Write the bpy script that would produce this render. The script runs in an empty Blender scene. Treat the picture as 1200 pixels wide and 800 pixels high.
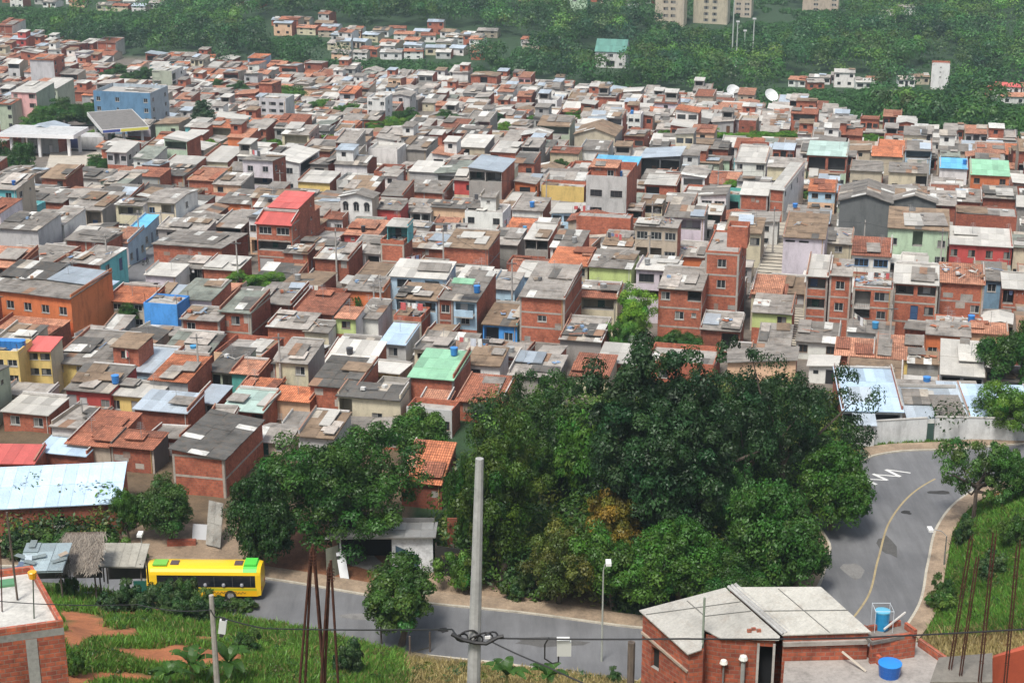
import bpy, math, random
import numpy as np
from mathutils import Vector
R = math.radians
rnd = random.Random(7)
nrs = np.random.RandomState(11)
scene = bpy.context.scene
COL = scene.collection

# ---------------------------------------------------------------- camera, sky, sun, exposure
PITCH = R(19.0); FPX = 2000.0; CAMZ = 100.0
cam = bpy.data.cameras.new('camera'); camo = bpy.data.objects.new('camera', cam); COL.objects.link(camo)
camo.location = (0, 0, CAMZ); camo.rotation_euler = (R(90) - PITCH, 0, 0)
cam.sensor_width = 36; cam.lens = 60; cam.clip_start = 1; cam.clip_end = 6000
scene.camera = camo
world = bpy.data.worlds.new('World'); scene.world = world; world.use_nodes = True
wn = world.node_tree.nodes; wl = world.node_tree.links
bg = wn['Background']; sky = wn.new('ShaderNodeTexSky'); sky.sky_type = 'NISHITA'; sky.sun_disc = False
SUN_EL, SUN_AZ = R(60), R(-155)      # azimuth from the view direction: high behind the camera, to the left
sky.sun_elevation = SUN_EL; sky.sun_rotation = SUN_AZ; sky.air_density = 1.0; sky.dust_density = 3.0
hs = wn.new('ShaderNodeHueSaturation'); hs.inputs['Saturation'].default_value = 0.55
wl.new(sky.outputs[0], hs.inputs['Color']); wl.new(hs.outputs[0], bg.inputs['Color'])
bg.inputs['Strength'].default_value = 0.13
sun = bpy.data.lights.new('sun', 'SUN'); suno = bpy.data.objects.new('sun', sun); COL.objects.link(suno)
sun.energy = 3.0; sun.angle = R(14); sun.color = (1.0, 0.95, 0.87)
sd = Vector((math.sin(SUN_AZ) * math.cos(SUN_EL), math.cos(SUN_AZ) * math.cos(SUN_EL), math.sin(SUN_EL)))
suno.rotation_euler = sd.to_track_quat('Z', 'Y').to_euler()
vs = scene.view_settings
vs.view_transform = 'Standard'; vs.look = 'None'; vs.gamma = 1; vs.use_curve_mapping = False; vs.exposure = 0.35
cy = scene.cycles
cy.use_denoising = True
try: cy.denoiser = 'OPENIMAGEDENOISE'
except Exception: pass
cy.max_bounces = 6; cy.diffuse_bounces = 3; cy.glossy_bounces = 2; cy.transmission_bounces = 2; cy.volume_bounces = 0
cy.transparent_max_bounces = 6; cy.use_adaptive_sampling = True; cy.adaptive_threshold = 0.02

# ---------------------------------------------------------------- picking points: pixel (1200x800 frame of the photo) -> terrain
cp, sp_ = math.cos(PITCH), math.sin(PITCH)
def ray(X, Y):
    a = (X - 600) / FPX; b = (Y - 400) / FPX
    return (a, cp - b * sp_, -sp_ - b * cp)
def at_z(X, Y, z):
    d = ray(X, Y); t = (z - CAMZ) / d[2]
    return Vector((d[0] * t, d[1] * t, z))
def at_y(X, Y, y):
    d = ray(X, Y); t = y / d[1]
    return Vector((d[0] * t, y, CAMZ + d[2] * t))
def project(p):
    dep = p[1] * cp - (p[2] - CAMZ) * sp_
    up = p[1] * sp_ + (p[2] - CAMZ) * cp
    return 600 + FPX * p[0] / dep, 400 - FPX * up / dep
PROF = [(-400, 190), (-60, 120), (0, 97.5), (15, 90), (33, 75.5), (65, 55), (100, 40), (120, 32), (131, 32), (175, 31.8), (215, 29), (260, 25), (330, 18), (430, 8), (530, -4), (600, -9), (680, -9), (800, -8), (950, 3), (1200, 45), (1800, 150), (3500, 300)]
PX = np.array([p[0] for p in PROF]); PZ = np.array([p[1] for p in PROF])
def smooth(a, b, x):
    t = max(0.0, min(1.0, (x - a) / (b - a))); return t * t * (3 - 2 * t)

# road centre line, traced on the flat valley road (z = 32)
RZ = 32.0
def spline(pts, n=12):
    out = []
    P = [pts[0]] + list(pts) + [pts[-1]]
    for i in range(1, len(P) - 2):
        for k in range(n):
            t = k / n
            a, b, c, d = P[i - 1], P[i], P[i + 1], P[i + 2]
            out.append(tuple(0.5 * ((2 * b[j]) + (-a[j] + c[j]) * t + (2 * a[j] - 5 * b[j] + 4 * c[j] - d[j]) * t * t + (-a[j] + 3 * b[j] - 3 * c[j] + d[j]) * t ** 3) for j in range(len(b))))
    out.append(tuple(pts[-1])); return out
road_px = [(-260, 694), (0, 690), (180, 692), (300, 706), (450, 731), (600, 747), (745, 766), (880, 772), (965, 752), (1014, 704), (1029, 655), (1043, 610), (1074, 574), (1122, 551), (1185, 542), (1330, 535), (1500, 550)]
ROAD = spline([tuple(at_z(x, y, RZ))[:2] for x, y in road_px], 10)
RA = np.array(ROAD)
def road_dist(x, y):
    A = RA[:-1]; B = RA[1:]; d = B - A
    p = np.array([x, y]); t = np.clip(((p - A) * d).sum(1) / (d * d).sum(1), 0, 1)
    q = A + d * t[:, None] - p
    dd = np.hypot(q[:, 0], q[:, 1]); i = int(dd.argmin())
    side = d[i, 0] * (-q[i, 1]) - d[i, 1] * (-q[i, 0])
    return float(dd[i]), side, i
HW = 4.2
def nz(x, y, s=1.0):
    return math.sin(x * 0.31 * s + 1.3) * math.cos(y * 0.27 * s + 0.5 + x * 0.11 * s) + 0.5 * math.sin(x * 0.83 * s + y * 0.71 * s)
TOP = [(-300, 30), (0, 38), (60, 54), (100, 66), (200, 71), (300, 80), (400, 90), (520, 97), (600, 100), (700, 112), (800, 120), (880, 126), (960, 138), (1000, 150), (1100, 168), (1200, 188), (1500, 215)]
BOT = [(-300, 512), (0, 512), (70, 520), (150, 556), (236, 575), (300, 560), (400, 540), (500, 515), (590, 500), (620, 470), (760, 455), (860, 448), (960, 456), (1000, 470), (1160, 472), (1400, 470)]
def yt_(X): return float(np.interp(X, *zip(*TOP)))
def yb_(X): return float(np.interp(X, *zip(*BOT)))
import bisect
PXL, PZL = [float(p[0]) for p in PROF], [float(p[1]) for p in PROF]
def prof(y):
    i = min(max(bisect.bisect_right(PXL, y), 1), len(PXL) - 1); t = (y - PXL[i - 1]) / (PXL[i] - PXL[i - 1])
    return PZL[i - 1] + (PZL[i] - PZL[i - 1]) * max(0.0, min(1.0, t))
def height_exact(x, y):
    z = prof(y)
    if y < 600:
        z += 0.0
    if y > 520: z += 4.0 * math.sin(x * 0.011 + 2) * smooth(560, 900, y)
    if 55 < y < 185 and -130 < x < 130:
        # near slope start follows the road
        d, side, i = road_dist(x, y)
        fl = 32.0
        inside = (side < 0)          # to the right of the running direction = the camera's side / the bank
        nat = z
        if y < 131:
            sl = 120 + (-x * 0.42 if x < 0 else -x * 0.10)
            nat = 32 + max(0, (sl - y)) * 0.42 if y < sl else 32.0
            if y < 100: nat = nat * smooth(60, 100, y) + z * (1 - smooth(60, 100, y)) if y > 60 else z
        if inside and x > 18:
            bank = min(max(0, d - 6.3) * 0.62, 9.5) * smooth(22, 36, x) * (1 - 0.8 * smooth(150, 172, y))
            nat = max(nat, 32 + bank)
        nat += 0.22 * nz(x, y) * smooth(6.5, 10, d)
        k = smooth(6.0, 9.0, d)
        if side > 0 and x > 25: k = smooth(9.5, 12, d)
        return nat * k + (fl - 0.12) * (1 - k)
    return z
GX0, GX1, GY0, GY1 = -131, 131, 54, 187
GRID = [[height_exact(x, y) for x in range(GX0, GX1 + 2)] for y in range(GY0, GY1 + 2)]
def height(x, y):
    if GX0 < x < GX1 and GY0 < y < GY1:
        i = int(x - GX0); j = int(y - GY0); u = x - GX0 - i; v = y - GY0 - j; a = GRID[j]; b = GRID[j + 1]
        return (a[i] * (1 - u) + a[i + 1] * u) * (1 - v) + (b[i] * (1 - u) + b[i + 1] * u) * v
    return height_exact(x, y)
def at_ground(X, Y, lift=0.0):
    d = ray(X, Y); t = 45.0 if Y > 470 else 160.0; prev = t
    while t < 2500:
        z = CAMZ + d[2] * t
        if z < height(d[0] * t, d[1] * t) + lift: break
        prev = t; t += max(0.8, t * 0.006)
    lo, hi = prev, t
    for _ in range(14):
        m = (lo + hi) / 2
        if CAMZ + d[2] * m < height(d[0] * m, d[1] * m) + lift: hi = m
        else: lo = m
    t = hi
    return Vector((d[0] * t, d[1] * t, height(d[0] * t, d[1] * t) + lift))

# ---------------------------------------------------------------- objects, tags
def tag(o, label=None, cat=None, group=None, kind=None):
    if label: o['label'] = label
    if cat: o['category'] = cat
    if group: o['group'] = group
    if kind: o['kind'] = kind
    return o
def empty(name, loc, rz=0.0, label=None, cat=None, group=None):
    o = bpy.data.objects.new(name, None); COL.objects.link(o); o.empty_display_size = 0.3
    o.location = loc; o.rotation_euler = (0, 0, rz)
    return tag(o, label, cat, group)
def copy_tree(o, parent=None):
    c = o.copy(); COL.objects.link(c); c.parent = parent
    for ch in o.children: copy_tree(ch, c)
    return c

# ---------------------------------------------------------------- materials
MAT = {}
def newmat(name):
    m = bpy.data.materials.new(name); m.use_nodes = True; MAT[name] = m
    nt = m.node_tree; return m, nt.nodes, nt.links, nt.nodes['Principled BSDF']
def nd(n, t, **kw):
    x = n.new(t)
    for k, v in kw.items(): setattr(x, k, v)
    return x
def mixc(n, l, a, b, f, mode='MIX'):
    x = n.new('ShaderNodeMix'); x.data_type = 'RGBA'; x.blend_type = mode
    for s, v in ((0, f), (6, a), (7, b)):
        if hasattr(v, 'links') or hasattr(v, 'is_linked'): l.new(v, x.inputs[s])
        elif s == 0: x.inputs[0].default_value = v
        else: x.inputs[s].default_value = (*v, 1)
    return x.outputs[2]
def noise(n, l, scale, detail=4, rough=0.6, vec=None, stretch=None):
    x = n.new('ShaderNodeTexNoise'); x.inputs['Scale'].default_value = scale; x.inputs['Detail'].default_value = detail; x.inputs['Roughness'].default_value = rough
    if vec is None:
        g = n.new('ShaderNodeNewGeometry'); vec = g.outputs['Position']
    if stretch:
        mp = n.new('ShaderNodeMapping'); mp.inputs['Scale'].default_value = stretch; l.new(vec, mp.inputs[0]); vec = mp.outputs[0]
    l.new(vec, x.inputs['Vector']); return x.outputs['Fac']
def ramp(n, l, fac, stops):
    x = n.new('ShaderNodeValToRGB'); l.new(fac, x.inputs[0]); e = x.color_ramp.elements
    while len(e) < len(stops): e.new(0.5)
    for i, (p, c) in enumerate(stops):
        e[i].position = p; e[i].color = (*(c if isinstance(c, tuple) else (c, c, c)), 1)
    return x.outputs[0]
def tintnode(n):
    a = n.new('ShaderNodeAttribute'); a.attribute_name = 'tint'; return a.outputs['Color']
def uvn(n):
    a = n.new('ShaderNodeUVMap'); a.uv_map = 'UV'; return a.outputs[0]
def bump(n, l, h, dist, strength=1.0):
    b = n.new('ShaderNodeBump'); b.inputs['Distance'].default_value = dist; b.inputs['Strength'].default_value = strength
    l.new(h, b.inputs['Height']); return b.outputs[0]

def m_paint():
    m, n, l, p = newmat('paint')
    t = tintnode(n)
    st = ramp(n, l, noise(n, l, 0.9, 6, 0.7, stretch=(1, 1, 0.35)), [(0.30, 0.50), (0.52, 0.92), (0.75, 1.0)])
    c = mixc(n, l, t, st, 0.75, 'MULTIPLY')
    f = ramp(n, l, noise(n, l, 5.0, 5, 0.7), [(0.35, 0.82), (0.6, 1.0)])
    c = mixc(n, l, c, f, 0.6, 'MULTIPLY')
    l.new(c, p.inputs['Base Color']); p.inputs['Roughness'].default_value = 0.85
def m_plain():
    m, n, l, p = newmat('plain'); l.new(tintnode(n), p.inputs['Base Color']); p.inputs['Roughness'].default_value = 0.6
def m_gloss():
    m, n, l, p = newmat('gloss'); l.new(tintnode(n), p.inputs['Base Color']); p.inputs['Roughness'].default_value = 0.28
def m_metal():
    m, n, l, p = newmat('metal')
    c = mixc(n, l, tintnode(n), ramp(n, l, noise(n, l, 3.0, 5), [(0.3, 0.55), (0.65, 1.0)]), 0.7, 'MULTIPLY')
    l.new(c, p.inputs['Base Color']); p.inputs['Roughness'].default_value = 0.45; p.inputs['Metallic'].default_value = 0.3
def m_rust():
    m, n, l, p = newmat('rust')
    c = ramp(n, l, noise(n, l, 6.0, 6), [(0.3, (0.035, 0.012, 0.008)), (0.7, (0.10, 0.035, 0.02))])
    l.new(c, p.inputs['Base Color']); p.inputs['Roughness'].default_value = 0.85
def m_brick(name, cw, rh, mort, c1, c2, near):
    m, n, l, p = newmat(name)
    b = n.new('ShaderNodeTexBrick'); l.new(uvn(n), b.inputs['Vector'])
    b.inputs['Scale'].default_value = 1.0; b.inputs['Brick Width'].default_value = cw; b.inputs['Row Height'].default_value = rh
    b.inputs['Mortar Size'].default_value = mort; b.inputs['Mortar Smooth'].default_value = 0.3; b.inputs['Bias'].default_value = -0.1
    b.inputs['Color1'].default_value = (*c1, 1); b.inputs['Color2'].default_value = (*c2, 1); b.inputs['Mortar'].default_value = (0.30, 0.17, 0.125, 1)
    c = mixc(n, l, b.outputs['Color'], tintnode(n), 1.0, 'MULTIPLY')
    s = ramp(n, l, noise(n, l, 0.6, 6, 0.7, stretch=(1, 1, 0.5)), [(0.32, 0.45), (0.5, 0.92), (0.7, 1.12)])
    c = mixc(n, l, c, s, 0.8, 'MULTIPLY')
    s2 = ramp(n, l, noise(n, l, 3.5, 3, 0.6), [(0.35, 0.72), (0.65, 1.2)])
    c = mixc(n, l, c, s2, 0.8, 'MULTIPLY')
    l.new(c, p.inputs['Base Color']); p.inputs['Roughness'].default_value = 0.9
    if near: l.new(bump(n, l, b.outputs['Fac'], -0.015, 0.8), p.inputs['Normal'])
def m_concrete():
    m, n, l, p = newmat('concrete')
    c = ramp(n, l, noise(n, l, 0.8, 8, 0.75), [(0.25, 0.42), (0.5, 0.9), (0.7, 1.1)])
    c = mixc(n, l, tintnode(n), c, 0.9, 'MULTIPLY')
    c = mixc(n, l, c, ramp(n, l, noise(n, l, 6, 4), [(0.3, 0.75), (0.6, 1.05)]), 0.7, 'MULTIPLY')
    l.new(c, p.inputs['Base Color']); p.inputs['Roughness'].default_value = 0.9
def m_sheet(name, period, amp, stain, rough, metal=0.0, warm=(0.20, 0.135, 0.085)):
    m, n, l, p = newmat(name)
    uv = uvn(n)
    w = nd(n, 'ShaderNodeTexWave', wave_type='BANDS', bands_direction='X'); l.new(uv, w.inputs['Vector'])
    w.inputs['Scale'].default_value = 4 * math.pi / (20 * period) ; w.inputs['Distortion'].default_value = 0
    t = tintnode(n)
    s = ramp(n, l, noise(n, l, 0.55, 8, 0.72), [(0.33, 1.0 - stain), (0.52, 0.95), (0.72, 1.1)])
    c = mixc(n, l, t, s, 1.0, 'MULTIPLY')
    k = ramp(n, l, noise(n, l, 1.7, 6, 0.7), [(0.52, 0.0), (0.68, stain * 0.8)])
    c = mixc(n, l, c, warm, k)
    s2 = ramp(n, l, noise(n, l, 9.0, 4, 0.7), [(0.3, 0.72), (0.6, 1.06)])
    c = mixc(n, l, c, s2, 0.7, 'MULTIPLY')
    l.new(c, p.inputs['Base Color']); p.inputs['Roughness'].default_value = rough; p.inputs['Metallic'].default_value = metal
    l.new(bump(n, l, w.outputs['Fac'], amp, 0.6), p.inputs['Normal'])
def m_tile():
    m, n, l, p = newmat('tile')
    uv = uvn(n)
    b = n.new('ShaderNodeTexBrick'); l.new(uv, b.inputs['Vector']); b.offset = 0.0
    b.inputs['Scale'].default_value = 1; b.inputs['Brick Width'].default_value = 0.24; b.inputs['Row Height'].default_value = 0.38
    b.inputs['Mortar Size'].default_value = 0.035; b.inputs['Mortar Smooth'].default_value = 0.6
    b.inputs['Color1'].default_value = (1.0, 1, 1, 1); b.inputs['Color2'].default_value = (0.62, 0.6, 0.6, 1); b.inputs['Mortar'].default_value = (0.28, 0.25, 0.24, 1)
    c = mixc(n, l, b.outputs['Color'], tintnode(n), 1.0, 'MULTIPLY')
    s = ramp(n, l, noise(n, l, 0.8, 7, 0.7), [(0.3, 0.45), (0.5, 0.95), (0.7, 1.15)])
    c = mixc(n, l, c, s, 0.9, 'MULTIPLY')
    l.new(c, p.inputs['Base Color']); p.inputs['Roughness'].default_value = 0.85
    l.new(bump(n, l, b.outputs['Fac'], -0.05, 0.7), p.inputs['Normal'])
def m_glass():
    m, n, l, p = newmat('glass'); l.new(tintnode(n), p.inputs['Base Color']); p.inputs['Roughness'].default_value = 0.12
def m_leaf():
    m, n, l, p = newmat('leaf')
    oi = n.new('ShaderNodeObjectInfo')
    t = mixc(n, l, tintnode(n), oi.outputs['Color'], 1.0, 'MULTIPLY')
    d = n.new('ShaderNodeBsdfDiffuse'); tr = n.new('ShaderNodeBsdfTranslucent'); g = n.new('ShaderNodeBsdfGlossy')
    l.new(t, d.inputs[0]); t2 = mixc(n, l, t, (0.9, 1.0, 0.35), 1.0, 'MULTIPLY'); l.new(t2, tr.inputs[0]); g.inputs['Roughness'].default_value = 0.45
    g.inputs[0].default_value = (0.6, 0.65, 0.6, 1)
    a = n.new('ShaderNodeMixShader'); a.inputs[0].default_value = 0.28; l.new(d.outputs[0], a.inputs[1]); l.new(tr.outputs[0], a.inputs[2])
    b = n.new('ShaderNodeMixShader'); b.inputs[0].default_value = 0.035; l.new(a.outputs[0], b.inputs[1]); l.new(g.outputs[0], b.inputs[2])
    n.remove(p); l.new(b.outputs[0], n['Material Output'].inputs[0])
def m_bark():
    m, n, l, p = newmat('bark')
    c = ramp(n, l, noise(n, l, 4, 5, stretch=(1, 1, 0.3)), [(0.3, (0.05, 0.038, 0.03)), (0.7, (0.16, 0.125, 0.10))])
    l.new(c, p.inputs['Base Color']); p.inputs['Roughness'].default_value = 0.95
def m_asphalt():
    m, n, l, p = newmat('asphalt')
    a = ramp(n, l, noise(n, l, 0.16, 6, 0.6), [(0.3, (0.115, 0.118, 0.125)), (0.7, (0.185, 0.188, 0.195))])
    s = ramp(n, l, noise(n, l, 14, 3, 0.8), [(0.3, 0.8), (0.7, 1.15)])
    c = mixc(n, l, a, s, 0.8, 'MULTIPLY')
    c = mixc(n, l, c, ramp(n, l, noise(n, l, 0.9, 5, 0.7, stretch=(1.0, 0.12, 1)), [(0.35, 0.78), (0.6, 1.08)]), 0.8, 'MULTIPLY')
    k = ramp(n, l, noise(n, l, 0.5, 7, 0.75), [(0.62, 0.0), (0.75, 0.35)])
    c = mixc(n, l, c, (0.21, 0.17, 0.13), k)
    l.new(c, p.inputs['Base Color']); p.inputs['Roughness'].default_value = 0.8
def m_ground():
    m, n, l, p = newmat('ground')
    t = tintnode(n)
    s = ramp(n, l, noise(n, l, 0.5, 8, 0.7), [(0.3, 0.6), (0.7, 1.25)])
    c = mixc(n, l, t, s, 1.0, 'MULTIPLY')
    s2 = ramp(n, l, noise(n, l, 5, 5, 0.7), [(0.3, 0.7), (0.7, 1.15)])
    c = mixc(n, l, c, s2, 0.9, 'MULTIPLY')
    l.new(c, p.inputs['Base Color']); p.inputs['Roughness'].default_value = 0.95
    l.new(bump(n, l, s2, 0.15, 0.5), p.inputs['Normal'])
m_paint(); m_plain(); m_gloss(); m_metal(); m_rust(); m_concrete(); m_tile(); m_glass(); m_leaf(); m_bark(); m_asphalt(); m_ground()
m_brick('brick', 0.42, 0.24, 0.018, (0.47, 0.138, 0.072), (0.35, 0.092, 0.052), False)
m_brick('brick_near', 0.40, 0.20, 0.020, (0.47, 0.12, 0.06), (0.26, 0.062, 0.040), True)
m_sheet('fibre', 0.177, 0.03, 0.55, 0.9)
m_sheet('zinc', 0.20, 0.02, 0.16, 0.4, 0.25, (0.30, 0.16, 0.09))
m_sheet('enamel', 0.25, 0.02, 0.15, 0.5, 0.0)

# ---------------------------------------------------------------- mesh builder
def v3(p): return (float(p[0]), float(p[1]), float(p[2]))
class MB:
    def __init__(s, tf=None): s.v = []; s.f = []; s.m = []; s.uv = []; s.t = []; s.tf = tf
    def poly(s, pts, mat, tint=(1, 1, 1)):
        i = len(s.v); n = len(pts)
        a, b = pts[0], pts[1]
        ex, ey, ez = b[0] - a[0], b[1] - a[1], b[2] - a[2]; L = math.sqrt(ex * ex + ey * ey + ez * ez) or 1
        ex /= L; ey /= L; ez /= L
        c = pts[-1]; fx, fy, fz = c[0] - a[0], c[1] - a[1], c[2] - a[2]
        k = fx * ex + fy * ey + fz * ez; fx -= k * ex; fy -= k * ey; fz -= k * ez; L = math.sqrt(fx * fx + fy * fy + fz * fz) or 1
        fx /= L; fy /= L; fz /= L
        for q in pts:
            s.uv.append((q[0] * ex + q[1] * ey + q[2] * ez, q[0] * fx + q[1] * fy + q[2] * fz))
            s.v.append(s.tf(q) if s.tf else q)
        s.f.append(tuple(range(i, i + n))); s.m.append(mat); s.t.append(tint)
    def quad(s, a, b, c, d, mat, tint=(1, 1, 1)): s.poly((a, b, c, d), mat, tint)
    def box(s, x0, x1, y0, y1, z0, z1, mat, tint=(1, 1, 1), skip=''):
        q = s.quad
        if 'f' not in skip: q((x0, y0, z0), (x1, y0, z0), (x1, y0, z1), (x0, y0, z1), mat, tint)
        if 'b' not in skip: q((x1, y1, z0), (x0, y1, z0), (x0, y1, z1), (x1, y1, z1), mat, tint)
        if 'r' not in skip: q((x1, y0, z0), (x1, y1, z0), (x1, y1, z1), (x1, y0, z1), mat, tint)
        if 'l' not in skip: q((x0, y1, z0), (x0, y0, z0), (x0, y0, z1), (x0, y1, z1), mat, tint)
        if 't' not in skip: q((x0, y0, z1), (x1, y0, z1), (x1, y1, z1), (x0, y1, z1), mat, tint)
        if 'u' not in skip: q((x0, y1, z0), (x1, y1, z0), (x1, y0, z0), (x0, y0, z0), mat, tint)
    def tube(s, pts, rad, n=8, mat='plain', tint=(1, 1, 1), cap=True):
        pts = [Vector(p) for p in pts]
        if not hasattr(rad, '__len__'): rad = [rad] * len(pts)
        rings = []
        for i, p in enumerate(pts):
            d = (pts[min(i + 1, len(pts) - 1)] - pts[max(i - 1, 0)]).normalized()
            a = d.orthogonal().normalized() if i == 0 else (pa - d * pa.dot(d)).normalized()
            pa = a; b = d.cross(a)
            rings.append([v3(p + (a * math.cos(2 * math.pi * k / n) + b * math.sin(2 * math.pi * k / n)) * rad[i]) for k in range(n)])
        for i in range(len(rings) - 1):
            for k in range(n):
                s.quad(rings[i][k], rings[i][(k + 1) % n], rings[i + 1][(k + 1) % n], rings[i + 1][k], mat, tint)
        if cap:
            s.poly(tuple(reversed(rings[0])), mat, tint); s.poly(tuple(rings[-1]), mat, tint)
    def lathe(s, prof, n, mat, tint=(1, 1, 1), c=(0, 0, 0)):
        rings = [[(c[0] + r * math.cos(2 * math.pi * k / n), c[1] + r * math.sin(2 * math.pi * k / n), c[2] + z) for k in range(n)] for r, z in prof]
        for i in range(len(rings) - 1):
            for k in range(n): s.quad(rings[i][k], rings[i][(k + 1) % n], rings[i + 1][(k + 1) % n], rings[i + 1][k], mat, tint)
    def mesh(s, name):
        me = bpy.data.meshes.new(name)
        me.from_pydata(s.v, [], s.f)
        names = []
        idx = []
        for m in s.m:
            if m not in names: names.append(m); me.materials.append(MAT[m])
            idx.append(names.index(m))
        me.polygons.foreach_set('material_index', idx)
        uvl = me.uv_layers.new(name='UV'); uvl.data.foreach_set('uv', [c for q in s.uv for c in q])
        at = me.attributes.new('tint', 'FLOAT_COLOR', 'CORNER')
        buf = []
        for f, t in zip(s.f, s.t): buf.extend((t[0], t[1], t[2], 1.0) * len(f))
        at.data.foreach_set('color', buf)
        me.update(); return me
    def build(s, name, parent=None, loc=(0, 0, 0), rot=(0, 0, 0)):
        o = bpy.data.objects.new(name, s.mesh(name)); COL.objects.link(o); o.parent = parent; o.location = loc; o.rotation_euler = rot
        return o
def npmesh(name, q, tint, mat):
    """q (N,k,3) array of polygons with k corners, tint (N,3)"""
    N, k = q.shape[:2]; me = bpy.data.meshes.new(name)
    me.vertices.add(N * k); me.vertices.foreach_set('co', q.reshape(-1).astype(np.float32))
    me.loops.add(N * k); me.loops.foreach_set('vertex_index', np.arange(N * k, dtype=np.int32))
    me.polygons.add(N); me.polygons.foreach_set('loop_start', np.arange(0, N * k, k, dtype=np.int32))
    me.update(calc_edges=True)
    me.materials.append(MAT[mat])
    at = me.attributes.new('tint', 'FLOAT_COLOR', 'CORNER')
    t = np.ones((N, k, 4), np.float32); t[:, :, :3] = tint[:, None, :]
    at.data.foreach_set('color', t.reshape(-1)); return me
def link(name, me, parent=None, loc=(0, 0, 0)):
    o = bpy.data.objects.new(name, me); COL.objects.link(o); o.parent = parent; o.location = loc; return o
def jit(c, a=0.08, r=rnd):
    k = 1 + r.uniform(-a, a); return tuple(max(0, min(1, x * k * (1 + r.uniform(-a, a) * 0.35))) for x in c)
# ---------------------------------------------------------------- ground
def col_at(x, y, z):
    """base colour of the ground at a place: town dirt, grass, red soil"""
    X, Y = project((x, y, z))
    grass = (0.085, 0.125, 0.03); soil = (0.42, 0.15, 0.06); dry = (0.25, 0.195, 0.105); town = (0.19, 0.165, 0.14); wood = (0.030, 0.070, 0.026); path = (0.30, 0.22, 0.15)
    if y > 175:
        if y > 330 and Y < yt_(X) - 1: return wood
        return town
    d, side, i = road_dist(x, y)
    g = math.sin(x * 0.9 + math.sin(y * 1.1) * 1.5) + math.sin(y * 1.3 + x * 0.4)
    for ex, ey, rx, ry in SOIL:
        q = ((X - ex) / rx) ** 2 + ((Y - ey) / ry) ** 2
        if q < 1 + 0.45 * g * 0.6: return soil
    if y < 175 and side < 0:
        if 465 < X < 760 and Y > 748: return dry if g > -0.9 else (0.15, 0.16, 0.05)
        if 1080 < X and Y > 735: return dry
        return grass
    if side > 0 and d < 16 and 300 < X < 450: return (0.27, 0.12, 0.06)
    if side > 0 and d < 14 and X < 720: return path
    if x > 25 and y > 160: return (0.11, 0.12, 0.045)
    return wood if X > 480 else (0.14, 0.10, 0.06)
SOIL = [(85, 748, 20, 14), (150, 742, 16, 6), (215, 700, 24, 6), (240, 748, 14, 5), (160, 795, 30, 7), (95, 728, 30, 13), (120, 742, 22, 8), (135, 715, 30, 7), (180, 712, 30, 6), (190, 768, 62, 12), (235, 772, 55, 10), (75, 796, 80, 9), (320, 716, 22, 7), (285, 712, 20, 6), (405, 722, 12, 6), (1190, 566, 26, 8), (1165, 580, 14, 9), (1180, 752, 60, 9)]
xs = list(np.arange(-64, 64.1, 1.0)); k = 66.0
while k < 900: xs = [-k] + xs + [k]; k *= 1.045
ys = list(np.arange(-300, 60, 12)) + list(np.arange(60, 180, 1.0)) + list(np.arange(180, 400, 5.0)) + list(np.arange(400, 1000, 12)) + list(np.arange(1000, 3400, 60))
nx, ny = len(xs), len(ys)
V = [(x, y, height(x, y)) for y in ys for x in xs]
F = [(j * nx + i, j * nx + i + 1, (j + 1) * nx + i + 1, (j + 1) * nx + i) for j in range(ny - 1) for i in range(nx - 1)]
me = bpy.data.meshes.new('ground'); me.from_pydata(V, [], F); me.materials.append(MAT['ground'])
at = me.attributes.new('tint', 'FLOAT_COLOR', 'POINT'); buf = []
for v in V: buf.extend((*col_at(*v), 1.0))
at.data.foreach_set('color', buf)
me.polygons.foreach_set('use_smooth', [True] * len(F))
tag(link('ground', me), kind='structure')

def LAY(i): return 3.4 * smooth(100, 112, i) * (1 - smooth(124, 136, i))      # the lay-by in the bend
def ribbon(line, off0, off1, z, mat, tint, name=None, mb=None, z1=None, wall=False, i0=0, i1=None):
    L = line[i0:i1]; own = mb is None; mb = mb or MB(); P = []
    for i, p in enumerate(L):
        a = L[max(i - 1, 0)]; b = L[min(i + 1, len(L) - 1)]
        dx, dy = b[0] - a[0], b[1] - a[1]; n = math.hypot(dx, dy) or 1; nx_, ny_ = -dy / n, dx / n
        e0 = LAY(i + i0) if off0 > 4 else 0; e1 = LAY(i + i0) if off1 > 4 else 0
        P.append(((p[0] + nx_ * (off0 + e0), p[1] + ny_ * (off0 + e0)), (p[0] + nx_ * (off1 + e1), p[1] + ny_ * (off1 + e1))))
    for (a, b), (c, d) in zip(P[:-1], P[1:]):
        mb.quad((b[0], b[1], z), (d[0], d[1], z), (c[0], c[1], z), (a[0], a[1], z), mat, tint)
        if wall:
            for s, t in ((a, c), (d, b)): mb.quad((s[0], s[1], z), (t[0], t[1], z), (t[0], t[1], z - 0.3), (s[0], s[1], z - 0.3), mat, tint)
    if own: return mb.build(name)
    return mb
tag(ribbon(ROAD, -HW, HW + 0.001, RZ, 'asphalt', (1, 1, 1), 'road'), kind='structure')
kb = MB()
ribbon(ROAD, HW, HW + 0.22, RZ + 0.13, 'concrete', (0.50, 0.46, 0.38), mb=kb, wall=True)
ribbon(ROAD, -HW - 0.22, -HW, RZ + 0.13, 'concrete', (0.50, 0.46, 0.38), mb=kb, wall=True)
tag(kb.build('kerb'), kind='structure')
pv = MB()
ribbon(ROAD, HW + 0.22, HW + 2.2, RZ + 0.12, 'ground', (0.33, 0.25, 0.175), mb=pv, wall=True)
ribbon(ROAD, -HW - 1.7, -HW - 0.22, RZ + 0.12, 'ground', (0.36, 0.27, 0.19), mb=pv, wall=True)
tag(pv.build('pavement'), kind='structure')
mk = MB()
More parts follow.
